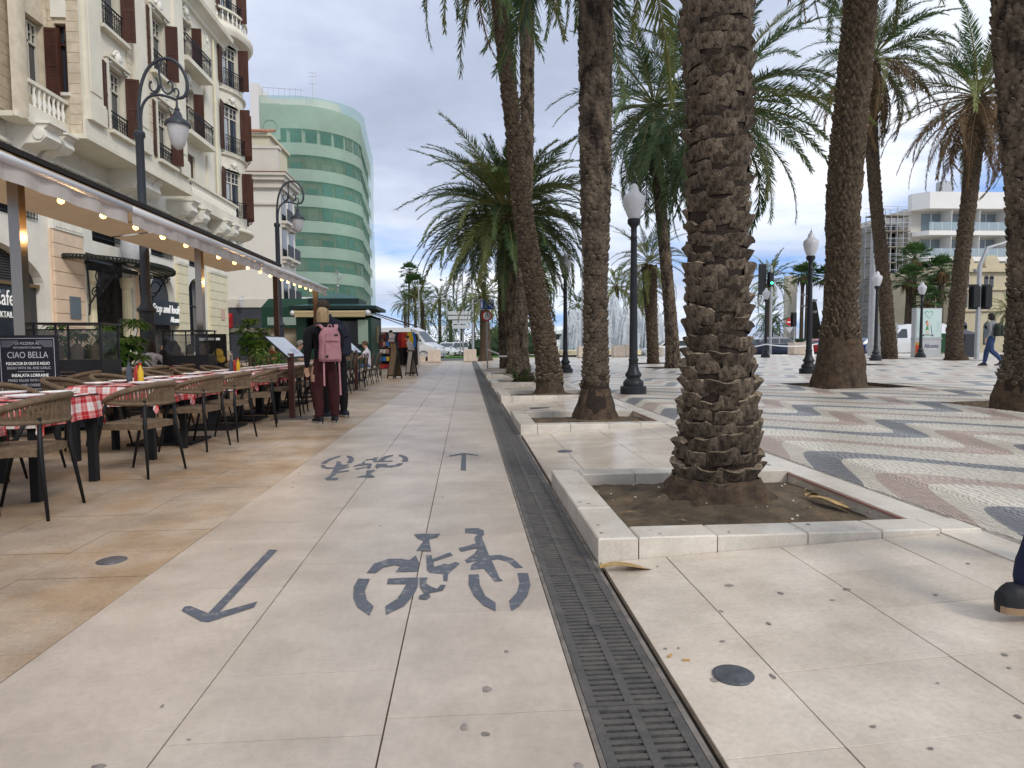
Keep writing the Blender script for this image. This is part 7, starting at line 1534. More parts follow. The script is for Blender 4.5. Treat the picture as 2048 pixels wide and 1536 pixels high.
# market stall: white sloping cover, hanging clothes, racks
MS = thing('market_stall', 'market stall with a white sloping cover and brown awning arms', 'stall', (-3.6, 33, 0))
mb = MB(); mb.add([(-1.3, 0, 2.75), (-1.3, 5, 2.75), (.9, 5, 1.95), (.9, 0, 1.95), (.9, 0, 1.75), (.9, 5, 1.75)], [(0, 3, 2, 1), (3, 4, 5, 2)]); mb.build('cover', mat('white_sheet', (.72, .72, .72), .7, transl=.3), MS)
mb = MB(); mb.bar((-1.6, -.2, 2.95), (1.2, -.2, 2.05), .06); mb.bar((-1.3, .4, 2.8), (.6, .4, 2.1), .04); mb.build('arm', mat('brown_arm', (.10, .05, .035), .5), MS); mb = MB(); mb.bar((-1.75, -.3, 3.05), (-.7, -.3, 2.75), .5, .05); mb.build('roof_flap', m_kt, MS)
for x in (-1.3, .85):
    for y in (0, 4.9): mb = MB(); mb.tube([(x, y, 0), (x, y, 2.7 if x < 0 else 1.95)], .03, 6); mb.build('pole', m_galv, MS)
MB().bb(-1.3, -.1, 1, 4.5, .5, .9).build('table', m_blk, MS); MB().bb(-1.35, -.9, .2, .3, 1.7, 2.4).build('side_panel', mat('maroon_panel', (.08, .015, .012), .6), MS); MB().bb(-1.3, .8, 4.7, 4.8, 0, 1.9).build('back_cloth', mat('dark_cloth', (.03, .02, .02), .9), MS)
colz = [(.45, .04, .02), (.30, .02, .03), (.6, .12, .02), (.65, .42, .03), (.03, .15, .45), (.03, .03, .05), (.5, .45, .42), (.12, .02, .02), (.35, .2, .15)]
GR = 'garments hanging at the market stall'; nm = ['scarlet', 'crimson', 'orange', 'yellow', 'blue', 'black', 'pale', 'maroon', 'tan']
for i in range(9):
    mb = MB(); r = random.Random(i); n = 6; h = .75; vs = []
    for j in range(n+1): z = -h*j/n; w = .16*(1 if j > 1 else .75); vs += [(-w, .04*sin(j*1.3+i), z), (0, .05*cos(j+i), z), (w, .04*sin(j*1.1), z)]
    mb.add(vs, [f for j in range(n) for f in ((3*j, 3*j+1, 3*j+4, 3*j+3), (3*j+1, 3*j+2, 3*j+5, 3*j+4))])
    x = [.5, .32, .62, .78, .9, .1, -.15, -.35, -.6][i]; mb.build('hanging_garment', mat('garment_%s' % nm[i], colz[i], .85), loc=(-3.6+x, 32.9+.1*(i % 3), 1.78), label='%s garment hanging from the edge of the market stall' % nm[i], cat='clothing', group=GR, smooth=1)
# A-frame boards and rack at the stall
def aframe(x, y, w, h, lb, mt, rz=0):
    p = thing('sandwich_board', lb, 'sandwich board', (x, y, 0), rz)
    for s in (-1, 1):
        M = Matrix.Rotation(R(9*s), 4, 'X'); mb = MB(); mb.bb(-w/2+.04, w/2-.04, -.01, .01, .12, h-.04); mb.xf(Matrix.Translation((0, s*.15, 0)) @ M).build('panel', mt, p)
        mb = MB(); [mb.bb(a, b, -.018, .018, c, d) for a, b, c, d in ((-w/2, -w/2+.04, 0, h), (w/2-.04, w/2, 0, h), (-w/2+.04, w/2-.04, h-.04, h), (-w/2+.04, w/2-.04, .08, .12))]; mb.xf(Matrix.Translation((0, s*.15, 0)) @ M).build('frame', m_tl, p)
aframe(-2.45, 22.3, .6, 1.25, 'tall dark sandwich board with a tan panel beside the far terrace', mat('tan_panel', (.25, .18, .11), .8), R(-62)); aframe(-2.05, 24.3, .5, .95, 'low white sandwich board behind the tan one', MATS['pale_top'], R(-65))
mb = MB(); mb.bb(-.3, .3, -.02, .02, .0, .8); mb.build('framed_sign', mat('frame_tan', (.36, .27, .17), .7), loc=(-4.5, 31.8, 1.25), label='small black sign in a wooden frame at the kiosk corner', cat='sign'); 
RK = thing('postcard_rack', 'dark rack of small goods in front of the market stall', 'rack', (-2.95, 24.8, 0)); mb = MB(); [mb.tube([(a*.3, b*.2, 0), (a*.3, b*.2, 1.5)], .018, 5) for a in (-1, 1) for b in (-1, 1)]; [mb.bb(-.3, .3, -.2, .2, .25+i*.28, .265+i*.28) for i in range(5)]; mb.build('frame', m_tl, RK)
r = random.Random(2)
for i in range(5):
    for j in range(5): mb = MB(); mb.bb(-.05, .05, -.06, .06, 0, .16); o = mb.build('item', mat('garment_%s' % nm[r.randrange(9)], None), RK, loc=(-.24+j*.12, -.1, .266+i*.28))
# stop sign like disc on wall removed; small blue and white round signs at the side street
p = thing('parking_sign', 'back of a round road sign and blue pole in the side street', 'road sign', (-14.6, 41, 0)); mb = MB(); mb.tube([(0, 0, 0), (0, 0, 3.2)], .04, 6); mb.build('pole', mat('blue_pole', (.10, .2, .42), .5), p); mb = MB(); mb.lathe([(.001, 0), (.36, 0), (.36, -.02), (.001, -.02)], (-.2, -.02, 2.7), 20, axis='y'); mb.build('disc', mat('sign_navy', (.01, .02, .07), .4), p)
# ------------------------------------------------------------ people
m_skin = mat('skin', (.50, .30, .21), .55, var=.05, vscale=6)
def fabric(n, c): return mat('fabric_'+n, c, .9, var=.14, vscale=7, bump=.35, bscale=9)
def skin_body(name, J, E_, mats_, region, parent, sub=2, crease=False):
    """J: name -> (pos, radius); E_: list of joint pairs; region: joint -> material slot"""
    ks = list(J); me = bpy.data.meshes.new(name); me.from_pydata([J[k][0] for k in ks], [(ks.index(a), ks.index(b)) for a, b in E_], [])
    o = bpy.data.objects.new('tmp_body', me); C.objects.link(o); sk = o.modifiers.new('s', 'SKIN'); sk.use_smooth_shade = True; sk.branch_smoothing = .6
    for i, k in enumerate(ks):
        r = J[k][1]; me.skin_vertices[0].data[i].radius = r if isinstance(r, tuple) else (r, r); me.skin_vertices[0].data[i].use_root = (k == 'pelvis')
    sb = o.modifiers.new('u', 'SUBSURF'); sb.levels = sub; sb.render_levels = sub
    dg = bpy.context.evaluated_depsgraph_get(); dg.update(); m2 = bpy.data.meshes.new_from_object(o.evaluated_get(dg)); bpy.data.objects.remove(o)
    for v_ in (m2.vertices if crease else ()):
        q_ = MN.noise(v_.co*9)*.5+MN.noise(Vector((v_.co.x*6, v_.co.y*6, v_.co.z*22)))*.5; v_.co += v_.normal*q_*.011*(1 if v_.co.z < J['neck'][0][2] and abs(v_.co.x) < .2 else 0)
    m2.materials.clear(); [m2.materials.append(m) for m in mats_]
    segs = [(Vector(J[a][0]), Vector(J[b][0]), region(a, b)) for a, b in E_]
    for p in m2.polygons:
        c = p.center; best, bi = 1e9, 0
        for a, b, s in segs:
            ab = b-a; t = max(0, min(1, (c-a).dot(ab)/max(1e-9, ab.dot(ab)))); d = (c-a-ab*t).length
            if d < best: best, bi = d, s
        p.material_index = bi; p.use_smooth = True
    return link(name, m2, parent)
def hand(J, E_, pre, w, d, side):
    """palm, four fingers and a thumb from wrist w along direction d"""
    d = Vector(d).normalized(); s = d.cross(Vector((0, 1, .2))).normalized()*side; pal = Vector(w)+d*.05; J[pre+'palm'] = (tuple(pal), (.034, .020)); E_.append((pre+'wrist', pre+'palm'))
    n = s.cross(d).normalized()
    for i in range(4):
        b = pal+d*.035+s*(.024-.016*i); l = (.030, .036, .034, .026)[i]
        J[pre+'f%da' % i] = (tuple(b), .009); J[pre+'f%db' % i] = (tuple(b+d*l+n*.006), .0085); J[pre+'f%dc' % i] = (tuple(b+d*l*1.7+n*.02), .007); E_ += [(pre+'palm', pre+'f%da' % i), (pre+'f%da' % i, pre+'f%db' % i), (pre+'f%db' % i, pre+'f%dc' % i)]
    J[pre+'ta'] = (tuple(pal+s*.034+d*.0), .010); J[pre+'tb'] = (tuple(pal+s*.048+d*.035+n*.01), .008); E_ += [(pre+'palm', pre+'ta'), (pre+'ta', pre+'tb')]
def person(label, loc, rz, H=1.7, pose='stand', top=(.02, .02, .03), bot=(.03, .03, .05), shoe=(.03, .03, .03), hair=(.05, .03, .02), hairlen=0, tn='navy', bn='black', bulk=1., sleeves=True, group=None, arms=None, legs=None, lean=0, bald=False, headturn=0, sole=(.35, .33, .30)):
    k = H/1.7; p = thing('person', label, 'person', loc, rz, group)   # faces +Y... local front is +Y
    sit = pose == 'sit'; hz = (.50 if sit else .93)*k; L = lambda x, y, z: (x*k, y*k, z*k)
    J, E_ = {}, []
    ph = hz/k
    def T(y, z): return (y+lean*(z-ph), z)  # lean the trunk forward
    y1, z1 = T(0, ph+.13); y2, z2 = T(0, ph+.30); y3, z3 = T(-.005, ph+.46); y4, z4 = T(.0, ph+.56); y5, z5 = T(.025, ph+.66); y6, z6 = T(.03, ph+.76)
    b = bulk
    J['pelvis'] = (L(0, 0, ph), (.145*b*k, .115*b*k)); J['waist'] = (L(0, y1, z1), (.135*b*k, .10*b*k)); J['chest'] = (L(0, y2, z2), (.150*b*k, .115*b*k)); J['upper'] = (L(0, y3, z3), (.115*b*k, .085*b*k)); J['neck'] = (L(0, y4, z4), .052*k)
    J['head'] = (L(0, y5, z5-.005), (.074*k, .082*k)); J['crown'] = (L(0, y6-.012, z6-.045), (.072*k, .085*k))
    J['nose'] = (L(0, y5+.105, z5+.0), .012*k)
    E_ += [('pelvis', 'waist'), ('waist', 'chest'), ('chest', 'upper'), ('upper', 'neck'), ('neck', 'head'), ('head', 'crown'), ('head', 'nose')]
    A = arms or {}
    for s, nm in ((-1, 'l'), (1, 'r')):
        sh = (s*.165*b, y3-.0, z3-.015); ar = A.get(nm, ((s*.215*b, -.02, z3-.29), (s*.225*b, .05, z3-.53), (0, .15, -1)))
        J[nm+'shoulder'] = (L(*sh), .062*b*k); J[nm+'elbow'] = (L(*ar[0]), .047*b*k); J[nm+'wrist'] = (L(*ar[1]), (.036 if sleeves else .027)*k); E_ += [('upper', nm+'shoulder'), (nm+'shoulder', nm+'elbow'), (nm+'elbow', nm+'wrist')]
        hand(J, E_, nm, L(*ar[1]), ar[2], s)
        if sit: hp, kn, an, toe = (s*.09, .02, ph-.01), (s*.12, .42, ph+.0), (s*.13, .38, .09), (s*.14, .55, .035)
        else: hp, kn, an, toe = (s*.088, 0, ph-.07), (s*.10, .02, .49), (s*.105, -.01, .09), (s*.12, .15, .035)
        if legs: kn, an, toe = legs[nm]
        J[nm+'hip'] = (L(*hp), (.098*b*k, .10*b*k)); J[nm+'knee'] = (L(*kn), .066*b*k); md = [(kn[i]*.45+an[i]*.55) for i in range(3)]; J[nm+'calf'] = (L(md[0], md[1]-.012, md[2]+.04), .060*b*k); J[nm+'ankle'] = (L(*an), .043*b*k)
        J[nm+'toe'] = (L(*toe), (.036*k, .028*k)); E_ += [('pelvis', nm+'hip'), (nm+'hip', nm+'knee'), (nm+'knee', nm+'calf'), (nm+'calf', nm+'ankle'), (nm+'ankle', nm+'toe')]
    def reg(a, c):
        if c in ('head', 'crown', 'nose') or a in ('head',): return 2
        if 'palm' in c or c[1:2] in 'ft' and c[0] in 'lr' and c[1:] not in ('toe',): return 2
        if c.endswith('toe'): return 3
        if c.endswith(('hip', 'knee', 'calf', 'ankle')): return 1
        if c.endswith('wrist') and not sleeves: return 2
        return 0
    body = skin_body('body', J, E_, [fabric(tn, top), fabric(bn, bot), m_skin, mat('shoe_%s' % bn, shoe, .6)], reg, p, 2 if loc[1] < 12 or group == 'near' else 1, loc[1] < 12)
    hc = Vector(L(0, (y5+y6)/2+.0, z5+.045)); mb = MB(); n, m = 18, 10; vs = []
    hm = mat('hair_%d_%d' % (hair[0]*999, hair[2]*999), hair, .6, var=.35, vscale=40, stretch=(1, 1, .15), bump=.5, bscale=60)
    if not bald:
        for i in range(m+1):
            th_ = (pi*.62)*i/m
            for j in range(n):
                a = 2*pi*j/n; front = max(0, sin(a)); lim = 1-.45*front
                t = th_*lim; r = (.088, .105); down = hairlen*max(0, (i-6)/4) if front < .35 else 0
                vs.append((hc.x+r[0]*k*sin(t)*cos(a)*(1+.05*MN.noise((a*2, t*5, 1))+(.18*down if down else 0)), hc.y+r[1]*k*sin(t)*sin(a)-.008, hc.z+.095*k*cos(t)-down*k))
        mb.add(vs, [(i*n+j, (i+1)*n+j, (i+1)*n+(j+1) % n, i*n+(j+1) % n) for i in range(m) for j in range(n)]); mb.build('hair', hm, p, smooth=1)
    for nm in 'lr':
        a, t = Vector(J[nm+'ankle'][0]), Vector(J[nm+'toe'][0]); d = (t-a); d.z = 0; d = d.normalized() if d.length > .01 else Vector((0, 1, 0)); zf = max(0, min(a.z-.085, t.z-.03)); s_ = Vector((-d.y, d.x, 0)); mb = MB(); o = []; tilt = max(0, a.z-.10-zf)
        pf = [(-.095, .012, .045), (-.085, .030, .075), (-.05, .042, .10), (.02, .045, .105), (.09, .048, .078), (.15, .045, .058), (.185, .032, .048), (.20, .012, .035)]
        st_ = []
        for q0, q1 in zip(pf[:-1], pf[1:]): st_ += [tuple(q0[c_]+(q1[c_]-q0[c_])*(3*t_*t_-2*t_**3 if c_ else t_) for c_ in range(3)) for t_ in (0, .33, .66)]
        st_.append(pf[-1]); ns = len(st_); n_ = 10
        for (u, w, h) in st_:
            c = Vector((a.x, a.y, zf))+d*u*k+Vector((0, 0, tilt*max(0, 1-(u+.085)/.2)))
            o.append([tuple(c+s_*w*q*k+Vector((0, 0, z*k))) for q, z in ((-.92, 0), (.92, 0), (1, .026), (.99, .03+(h-.03)*.35), (.86, .03+(h-.03)*.75), (.45, h), (-.45, h), (-.86, .03+(h-.03)*.75), (-.99, .03+(h-.03)*.35), (-1, .026))])
        A_ = [p_ for r_ in o for p_ in r_]; F_ = lambda js: [(i*n_+j, i*n_+(j+1) % n_, (i+1)*n_+(j+1) % n_, (i+1)*n_+j) for i in range(ns-1) for j in js]
        mb.mi(mat('shoe_%s' % bn, shoe, .6, bump=.3, bscale=60)); mb.add(A_, F_(range(2, 9))+[tuple(range(n_))[::-1], tuple((ns-1)*n_+j for j in range(n_))]); mb.mi(mat('shoe_sole_%s' % bn, sole, .7)); mb.add(A_, F_((9, 0, 1))); mb.build('shoe', None, p, smooth=60)
    # ears, eyes, mouth
    mb = MB(); hd = Vector(L(0, y5, z5+.012))
    for s in (-1, 1): mb.ball((hd.x+s*.079*k, hd.y+.0, hd.z-.005), .02*k, 7, 5, (.45, .8, 1.3))
    mb.build('ear', m_skin, p, smooth=1)
    mb = MB(); [mb.ball((s*.031*k, hd.y+.085*k, hd.z+.012), .009*k, 6, 4) for s in (-1, 1)]; mb.bb(-.022*k, .022*k, hd.y+.082*k, hd.y+.09*k, hd.z-.052*k, hd.z-.046*k); mb.build('eyes_and_mouth', mat('eye_dark', (.05, .025, .02), .4), p)
    return p
# the couple at the menu board (seen from behind; they face away and slightly left)
woman = person('blonde woman in dark top and maroon leggings standing with her back to the camera', (-2.05, 9.55, 0), R(32), 1.64, top=(.006, .006, .009), bot=(.045, .011, .012), shoe=(.01, .01, .012), hair=(.36, .25, .13), hairlen=.10, tn='black_knit', bn='maroon', bulk=1.42,
               arms={'l': ((-.255, -.02, 1.10), (-.25, .04, .84), (.05, .1, -1)), 'r': ((.25, .0, 1.10), (.20, .14, .92), (-.1, .5, -.8))}, legs={'l': ((-.11, .03, .49), (-.10, -.01, .09), (-.12, .13, .035)), 'r': ((.13, .0, .49), (.14, -.02, .09), (.17, .12, .035))})
mb = MB(); mb.lathe([(.085, -.04), (.10, 0), (.09, .03), (.07, .05)], (0, 0, 1.40*.953), 14); mb.build('hood', fabric('maroon', None), woman, smooth=1)
man = person('dark-haired man in dark navy clothes leaning to read the menu, behind the blonde woman', (-2.0, 10.2, 0), R(60), 1.8, top=(.007, .009, .02), bot=(.006, .006, .008), shoe=(.015, .018, .03), hair=(.035, .022, .014), tn='navy_coat', bn='black_jean', bulk=1.2, lean=.30,
             arms={'l': ((-.24, .02, 1.13), (-.22, .12, .90), (.0, .3, -1)), 'r': ((.24, .02, 1.13), (.22, .08, .87), (0, .2, -1))}, legs={'l': ((-.15, .06, .49), (-.19, .04, .09), (-.26, .20, .035)), 'r': ((.10, .0, .49), (.11, -.02, .09), (.14, .13, .035))})
def backpack(label, loc, rz, mt, md_, sc=1., straps=True, strapm=None):
    p = thing('backpack', label, 'backpack', loc, rz); mb = MB(); n, m = 14, 12; vs = []
    for i in range(m+1):
        t = i/m; z = -.24+.48*t; w = .155*(1-.55*max(0, t-.72)**1.3*4)*(.96+.04*sin(t*9)); d = .105*(1-.5*max(0, t-.7)*2)*(1.05-.15*t)
        for j in range(n): a = 2*pi*j/n; c, s = cos(a), sin(a); vs.append((w*(abs(c)**.6)*(1 if c > 0 else -1), -d*(abs(s)**.7)*(1 if s > 0 else -1), z))
    mb.add(vs, [(i*n+j, i*n+(j+1) % n, (i+1)*n+(j+1) % n, (i+1)*n+j) for i in range(m) for j in range(n)]+[tuple(range(n))[::-1], tuple(m*n+j for j in range(n))]); mb.build('bag_body', mt, p, smooth=1)
    mb = MB(); mb.box((0, -.115, -.10), (.22, .05, .22), top=.9); mb.build('front_pocket', mt, p); mb = MB(); mb.box((0, -.105, .10), (.18, .04, .10), top=.9); mb.build('upper_pocket', mt, p)
    mb = MB(); mb.box((.05, -.128, .13), (.05, .01, .028)); mb.build('zip_pull', m_blk, p); MB().box((-.09, -.142, -.17), (.035, .01, .04)).build('brand_patch', m_blk, p)
    mb = MB(); mb.tube([(-.03, -.02, .235), (-.02, -.02, .275), (.02, -.02, .275), (.03, -.02, .235)], .009, 6); mb.build('grab_loop', mt, p)
    if straps:
        for s in (-1, 1): mb = MB(); P = [(s*.09, -.02, .22), (s*.12, .06, .28), (s*.13, .15, .26), (s*.145, .24, .18)]; [mb.bar(a, b_, .05, .014) for a, b_ in zip(P[:-1], P[1:])]; mb.build('shoulder_strap', mt, p)
        for s, l in ((-1, .36), (1, .50)): mb = MB(); mb.bar((s*.11, -.06, -.22), (s*.115, -.08, -.22-l), .024, .004); mb.build('dangling_strap', mt, p)
    return p
m_pink = mat('pink_nylon', (.40, .19, .21), .7, var=.12, vscale=9, bump=.3, bscale=12)
backpack('pink backpack with dangling straps worn by the blonde woman', (-1.93, 9.37, 1.13), R(30), m_pink, None)
backpack('dark navy backpack worn by the man at the menu board', (-1.92, 10.07, 1.20), R(48), mat('navy_nylon', (.010, .012, .026), .6), None, straps=False)
# walking man at the right, seen from behind
wm = person('person in grey hoodie and blue jeans walking away beside the right-hand palm', (17.75, 20.9, zp(17)), R(28), 1.78, top=(.20, .20, .21), bot=(.035, .06, .14), shoe=(.03, .03, .03), hair=(.012, .010, .009), hairlen=.10, tn='grey_hood', bn='denim', bulk=1.3,
            arms={'l': ((-.26, -.06, 1.15), (-.30, .02, .90), (0, .2, -1)), 'r': ((.24, .06, 1.15), (.22, .20, .98), (0, .6, -.6))}, legs={'l': ((-.10, -.05, .50), (-.14, -.36, .17), (-.14, -.26, .06)), 'r': ((.10, .16, .50), (.10, .22, .09), (.12, .38, .035))})
backpack('dark green backpack on the walking person at the right', (17.86, 20.72, zp(17)+1.24), R(28), mat('olive_nylon', (.03, .04, .028), .7), None, .8, straps=False).scale = (1.15, 1.15, .9)
# the passer-by whose leg enters the frame at the right edge
person('passer-by at the right edge, only a blue trouser leg and tan-soled shoe in view', (2.53, 2.30, zp(2.3)), R(-90), 1.75, top=(.1, .1, .12), bot=(.012, .017, .042), shoe=(.015, .015, .017), hair=(.04, .03, .02), tn='charcoal', bn='dark_denim', bulk=1.15, sole=(.30, .2, .12),
       legs={'l': ((-.12, .22, .48), (-.13, .30, .10), (-.13, .47, .04)), 'r': ((.10, -.26, .50), (.10, -.49, .12), (.10, -.36, .045))})
# diners
GD = 'diners seated at the terrace tables'; hx = [(.03, .02, .015), (.10, .06, .03), (.22, .15, .08), (.3, .29, .28)]
def diner(x, y, rz, lb, tn, top, sleeves=False, hair=0, hairlen=0, bald=False, H=1.66, lean=.22, bulk=1.05, bn='dark_cloth', bot=(.03, .035, .05)):
    a = {'l': ((-.24, .14, .80), (-.14, .36, .76), (.3, .8, -.1)), 'r': ((.24, .14, .80), (.14, .38, .78), (-.3, .8, -.1))}
    person(lb, (x, y, 0), rz, H, 'sit', top, bot, hair=hx[hair], hairlen=hairlen, tn=tn, bn=bn, sleeves=sleeves, bald=bald, lean=lean, arms=a, group=None, bulk=bulk)
diner(-2.98, 18.05, R(88), 'diner in an olive T-shirt leaning over the far terrace table', 'olive', (.10, .085, .06), hair=1, lean=.35)
diner(-2.96, 20.05, R(80), 'diner in a white T-shirt and jeans at the end of the far terrace', 'white', (.62, .60, .66), hair=1, bn='denim2', bot=(.06, .12, .24), lean=.15)
diner(-4.28, 16.6, R(-90), 'diner in a pale shirt facing the walk, right of the navy backpack', 'pale', (.34, .36, .30), hair=3, lean=.18); diner(-4.3, 19.0, R(-95), 'diner in dark clothes facing the walk near the kiosk', 'black2', (.03, .03, .03), hair=0)
diner(-6.7, 14.3, R(5), 'long-haired diner in a white blouse behind the sauce bottles', 'blouse', (.60, .60, .70), hair=0, hairlen=.22, lean=.1, sleeves=True); diner(-6.8, 15.1, R(10), 'bald diner in black beside the second glass-topped cabinet', 'black3', (.012, .012, .014), bald=True, lean=.1, sleeves=True)
diner(-6.2, 16.4, R(-60), 'diner in black jacket and white sleeve left of the tall potted plant', 'white3', (.55, .55, .62), hair=0, lean=.15); diner(-6.0, 18.6, R(-30), 'brown-haired diner half hidden by the tall potted plant', 'grey3', (.35, .33, .32), hair=1, hairlen=.1); diner(-5.6, 19.4, R(150), 'diner behind the nearer menu board', 'rust', (.25, .08, .05), hair=0); diner(-6.6, 15.2, R(20), 'diner in a dark red top behind the pizza board', 'wine', (.10, .02, .015), hair=0, hairlen=.12)
k = 0
for x, y, rz in [(-6.7, 14.2, pi/2), (-6.8, 15.0, pi/2), (-6.2, 16.45, .5), (-6.0, 18.55, 1.1), (-5.6, 19.45, -2), (-6.6, 15.1, 1.9)]: dup(BC, (x, y, 0), rz, '%s bentwood chair of the diners near the facade' % ordinal(k), GB); k += 1
for k, (x, y) in enumerate([(-6.6, 14.0-.2), (-6.3, 17.4), (-5.9, 19.0)]): dup(q_t, (x, y+.1, 0), 0, '%s pale-topped table near the facade' % ordinal(k), 'pale-topped tables of the far terrace')
# market people
person('tall dark figure standing beside the parked van at the end of the stall', (-3.3, 35.6, 0), R(-60), 1.82, top=(.012, .012, .02), bot=(.008, .008, .01), hair=(.02, .015, .012), tn='black_suit', bn='black_suit2', bulk=.95)
person('stallholder in grey standing under the stall cover', (-3.9, 34.2, 0), R(160), 1.9, top=(.16, .16, .17), bot=(.03, .03, .04), hair=(.05, .04, .03), tn='stall_grey', bn='stall_dark')
person('stooping shopper in pink and white beside the low sandwich board', (-2.15, 25.6, 0), R(70), 1.5, top=(.5, .45, .42), bot=(.55, .26, .2), hair=(.05, .03, .02), tn='shopper_white', bn='shopper_pink', lean=.25)
# ------------------------------------------------------------ vehicles
m_tyre = mat('tyre', (.018, .018, .018), .85); m_rim = mat('alloy', (.35, .36, .37), .35, metal=.7); m_cgl = mat('car_glass', (.03, .04, .045), .05, spec=.9); m_hl = mat('headlamp', (.65, .68, .7), .15); m_tlr = mat('tail_lamp', (.35, .01, .01), .25)
def wheel(parent, x, y, r, w=.2):
    mb = MB(); mb.lathe([(r*.62, -w/2), (r*.93, -w/2), (r, -w*.35), (r, w*.35), (r*.93, w/2), (r*.62, w/2), (r*.62, -w/2)], (x, y, r), 22, axis='y'); wl = mb.build('wheel', m_tyre, parent, smooth=35)
    mb = MB(); mb.lathe([(.001, 0), (r*.62, 0)], (x, y-w*.42, r), 18, axis='y'); mb.lathe([(.001, 0), (r*.62, 0)], (x, y+w*.42, r), 18, axis='y'); [mb.bar((x+.1*r*cos(a), y-w*.45, r+.1*r*sin(a)), (x+.58*r*cos(a), y-w*.45, r+.58*r*sin(a)), .045) for a in [i*2*pi/5 for i in range(5)]]; mb.build('rim', m_rim, wl)
def car(label, loc, rz, paint, prof, W=1.78, belt=.92, cabin=(.9, .72), glassx=(), group=None, L=4.4, wr=.32, wb=(-1.32, 1.32), name='parked_car', cat='car', plate=True):
    """prof: side profile (x, z) of the lower body, front at +x; the greenhouse tapers inward"""
    c = thing(name, label, cat, loc, rz, group); lo, gh = prof
    # body: loft across the width
    mb = MB(); ts = [(-1, .90, .0), (-.93, .985, 0), (-.6, 1, 0), (.6, 1, 0), (.93, .985, 0), (1, .90, 0)]; n = len(lo); cx_ = sum(p[0] for p in lo)/n; cz_ = sum(p[1] for p in lo)/n
    rows = []
    for t, s, _ in ts: rows.append([((x-cx_)*s+cx_ if abs(t) > .9 else (x-cx_)*(1-.0)+cx_, t*W/2, (z-cz_)*(1-(1-s)*1.1)+cz_) for x, z in lo])
    mb.add([p for r_ in rows for p in r_], [(i*n+j, i*n+(j+1) % n, (i+1)*n+(j+1) % n, (i+1)*n+j) for i in range(len(ts)-1) for j in range(n)]+[tuple(range(n))[::-1], tuple((len(ts)-1)*n+j for j in range(n))])
    body = mb.build('body', paint, c, smooth=40)
    g = MB(); m = len(gh); zb, zt = min(z for _, z in gh), max(z for _, z in gh); vs = []
    for s in (-1, 1): vs += [(x, s*W/2*(.94-(.20)*(z-zb)/(zt-zb)), z) for x, z in gh]
    g.add(vs, [(j, (j+1) % m, m+(j+1) % m, m+j) for j in range(m)]+[tuple(range(m))[::-1], tuple(m+j for j in range(m))]); cab = g.build('cabin', paint, c, smooth=30)
    # glass panels slightly proud of the cabin
    def wy(z, s, e=.004): return s*(W/2*(.94-.20*(z-zb)/(zt-zb))+e)
    for s in (-1, 1):
        for (xa, xb, xc, xd, z0, z1) in glassx: mb = MB(); q_ = [(xa, wy(z0, s), z0), (xb, wy(z0, s), z0), (xc, wy(z1, s), z1), (xd, wy(z1, s), z1)]; mb.add(q_, [(0, 1, 2, 3) if s < 0 else (3, 2, 1, 0)]); mb.build('side_window', m_cgl, cab)
    a, b = gh[0], gh[1]; mb = MB(); 
    def scr(a, b, nm):
        ins = .12; w0, w1 = W/2*(.94-.20*(a[1]-zb)/(zt-zb))-.07, W/2*(.94-.20*(b[1]-zb)/(zt-zb))-.07; d = Vector((b[0]-a[0], 0, b[1]-a[1])); nr = Vector((d.z, 0, -d.x)).normalized(); nr = nr if nr.z > 0 else -nr; A, B_ = Vector((a[0], 0, a[1]))+d*.08+nr*.006, Vector((a[0], 0, a[1]))+d*.93+nr*.006
        mb = MB(); mb.add([(A.x, -w0, A.z), (A.x, w0, A.z), (B_.x, w1, B_.z), (B_.x, -w1, B_.z)], [(0, 1, 2, 3) if a[0] > 0 else (3, 2, 1, 0)]); mb.build(nm, m_cgl, cab)
    scr(gh[0], gh[1], 'windscreen'); scr(gh[-1], gh[-2], 'rear_window')
    for x in wb:
        for s in (-1, 1): wheel(c, x, s*(W/2-.10), wr)
    for x in wb:
        mb = MB()
        for s in (-1, 1): mb.lathe([(wr*1.02, 0), (wr*1.16, 0), (wr*1.16, .02*s), (wr*1.02, .02*s)], (x, s*(W/2-.005), wr), 18, axis='y')
        mb.build('wheel_arch', m_tyre, c)
    fx = max(x for x, z in lo); rx = min(x for x, z in lo)
    for s in (-1, 1):
        mb = MB(); mb.ball((fx-.20, s*W*.36, lo_h(lo, fx-.2)-.10), .16, 10, 6, (1.0, 1.1, .48)); mb.build('headlight', m_hl, c, smooth=1)
        mb = MB(); mb.ball((rx+.14, s*W*.39, .84), .13, 8, 5, (.8, .8, .9)); mb.build('tail_light', m_tlr, c, smooth=1)
        mb = MB(); mb.ball((gh[0][0]-.25, s*(W/2+.06), belt+.06), .09, 8, 5, (.8, 1.1, .8)); mb.build('wing_mirror', paint, c, smooth=1)
    mb = MB(); mb.bb(fx-.03, fx+.012, -.42, .42, .36, .52); mb.bb(fx-.03, fx+.008, -.5, .5, .20, .30); mb.build('grille', m_blk, c)
    if plate: mb = MB(); mb.bb(fx+.012, fx+.02, -.24, .24, .38, .48); mb.bb(rx-.02, rx-.01, -.24, .24, .6, .7); mb.build('number_plate', MATS['sign_white'], c)
    return c
def lo_h(lo, x):
    return max(z for xx, z in lo if abs(xx-x) < .5)
HATCH = ([(2.08, .22), (2.14, .42), (2.10, .62), (1.95, .78), (1.2, .93), (.95, .96), (-1.7, .98), (-2.02, .95), (-2.1, .7), (-2.08, .4), (-2.0, .22)], [(1.15, .94), (.35, 1.40), (-.1, 1.49), (-1.1, 1.48), (-1.6, 1.36), (-1.95, .96)])
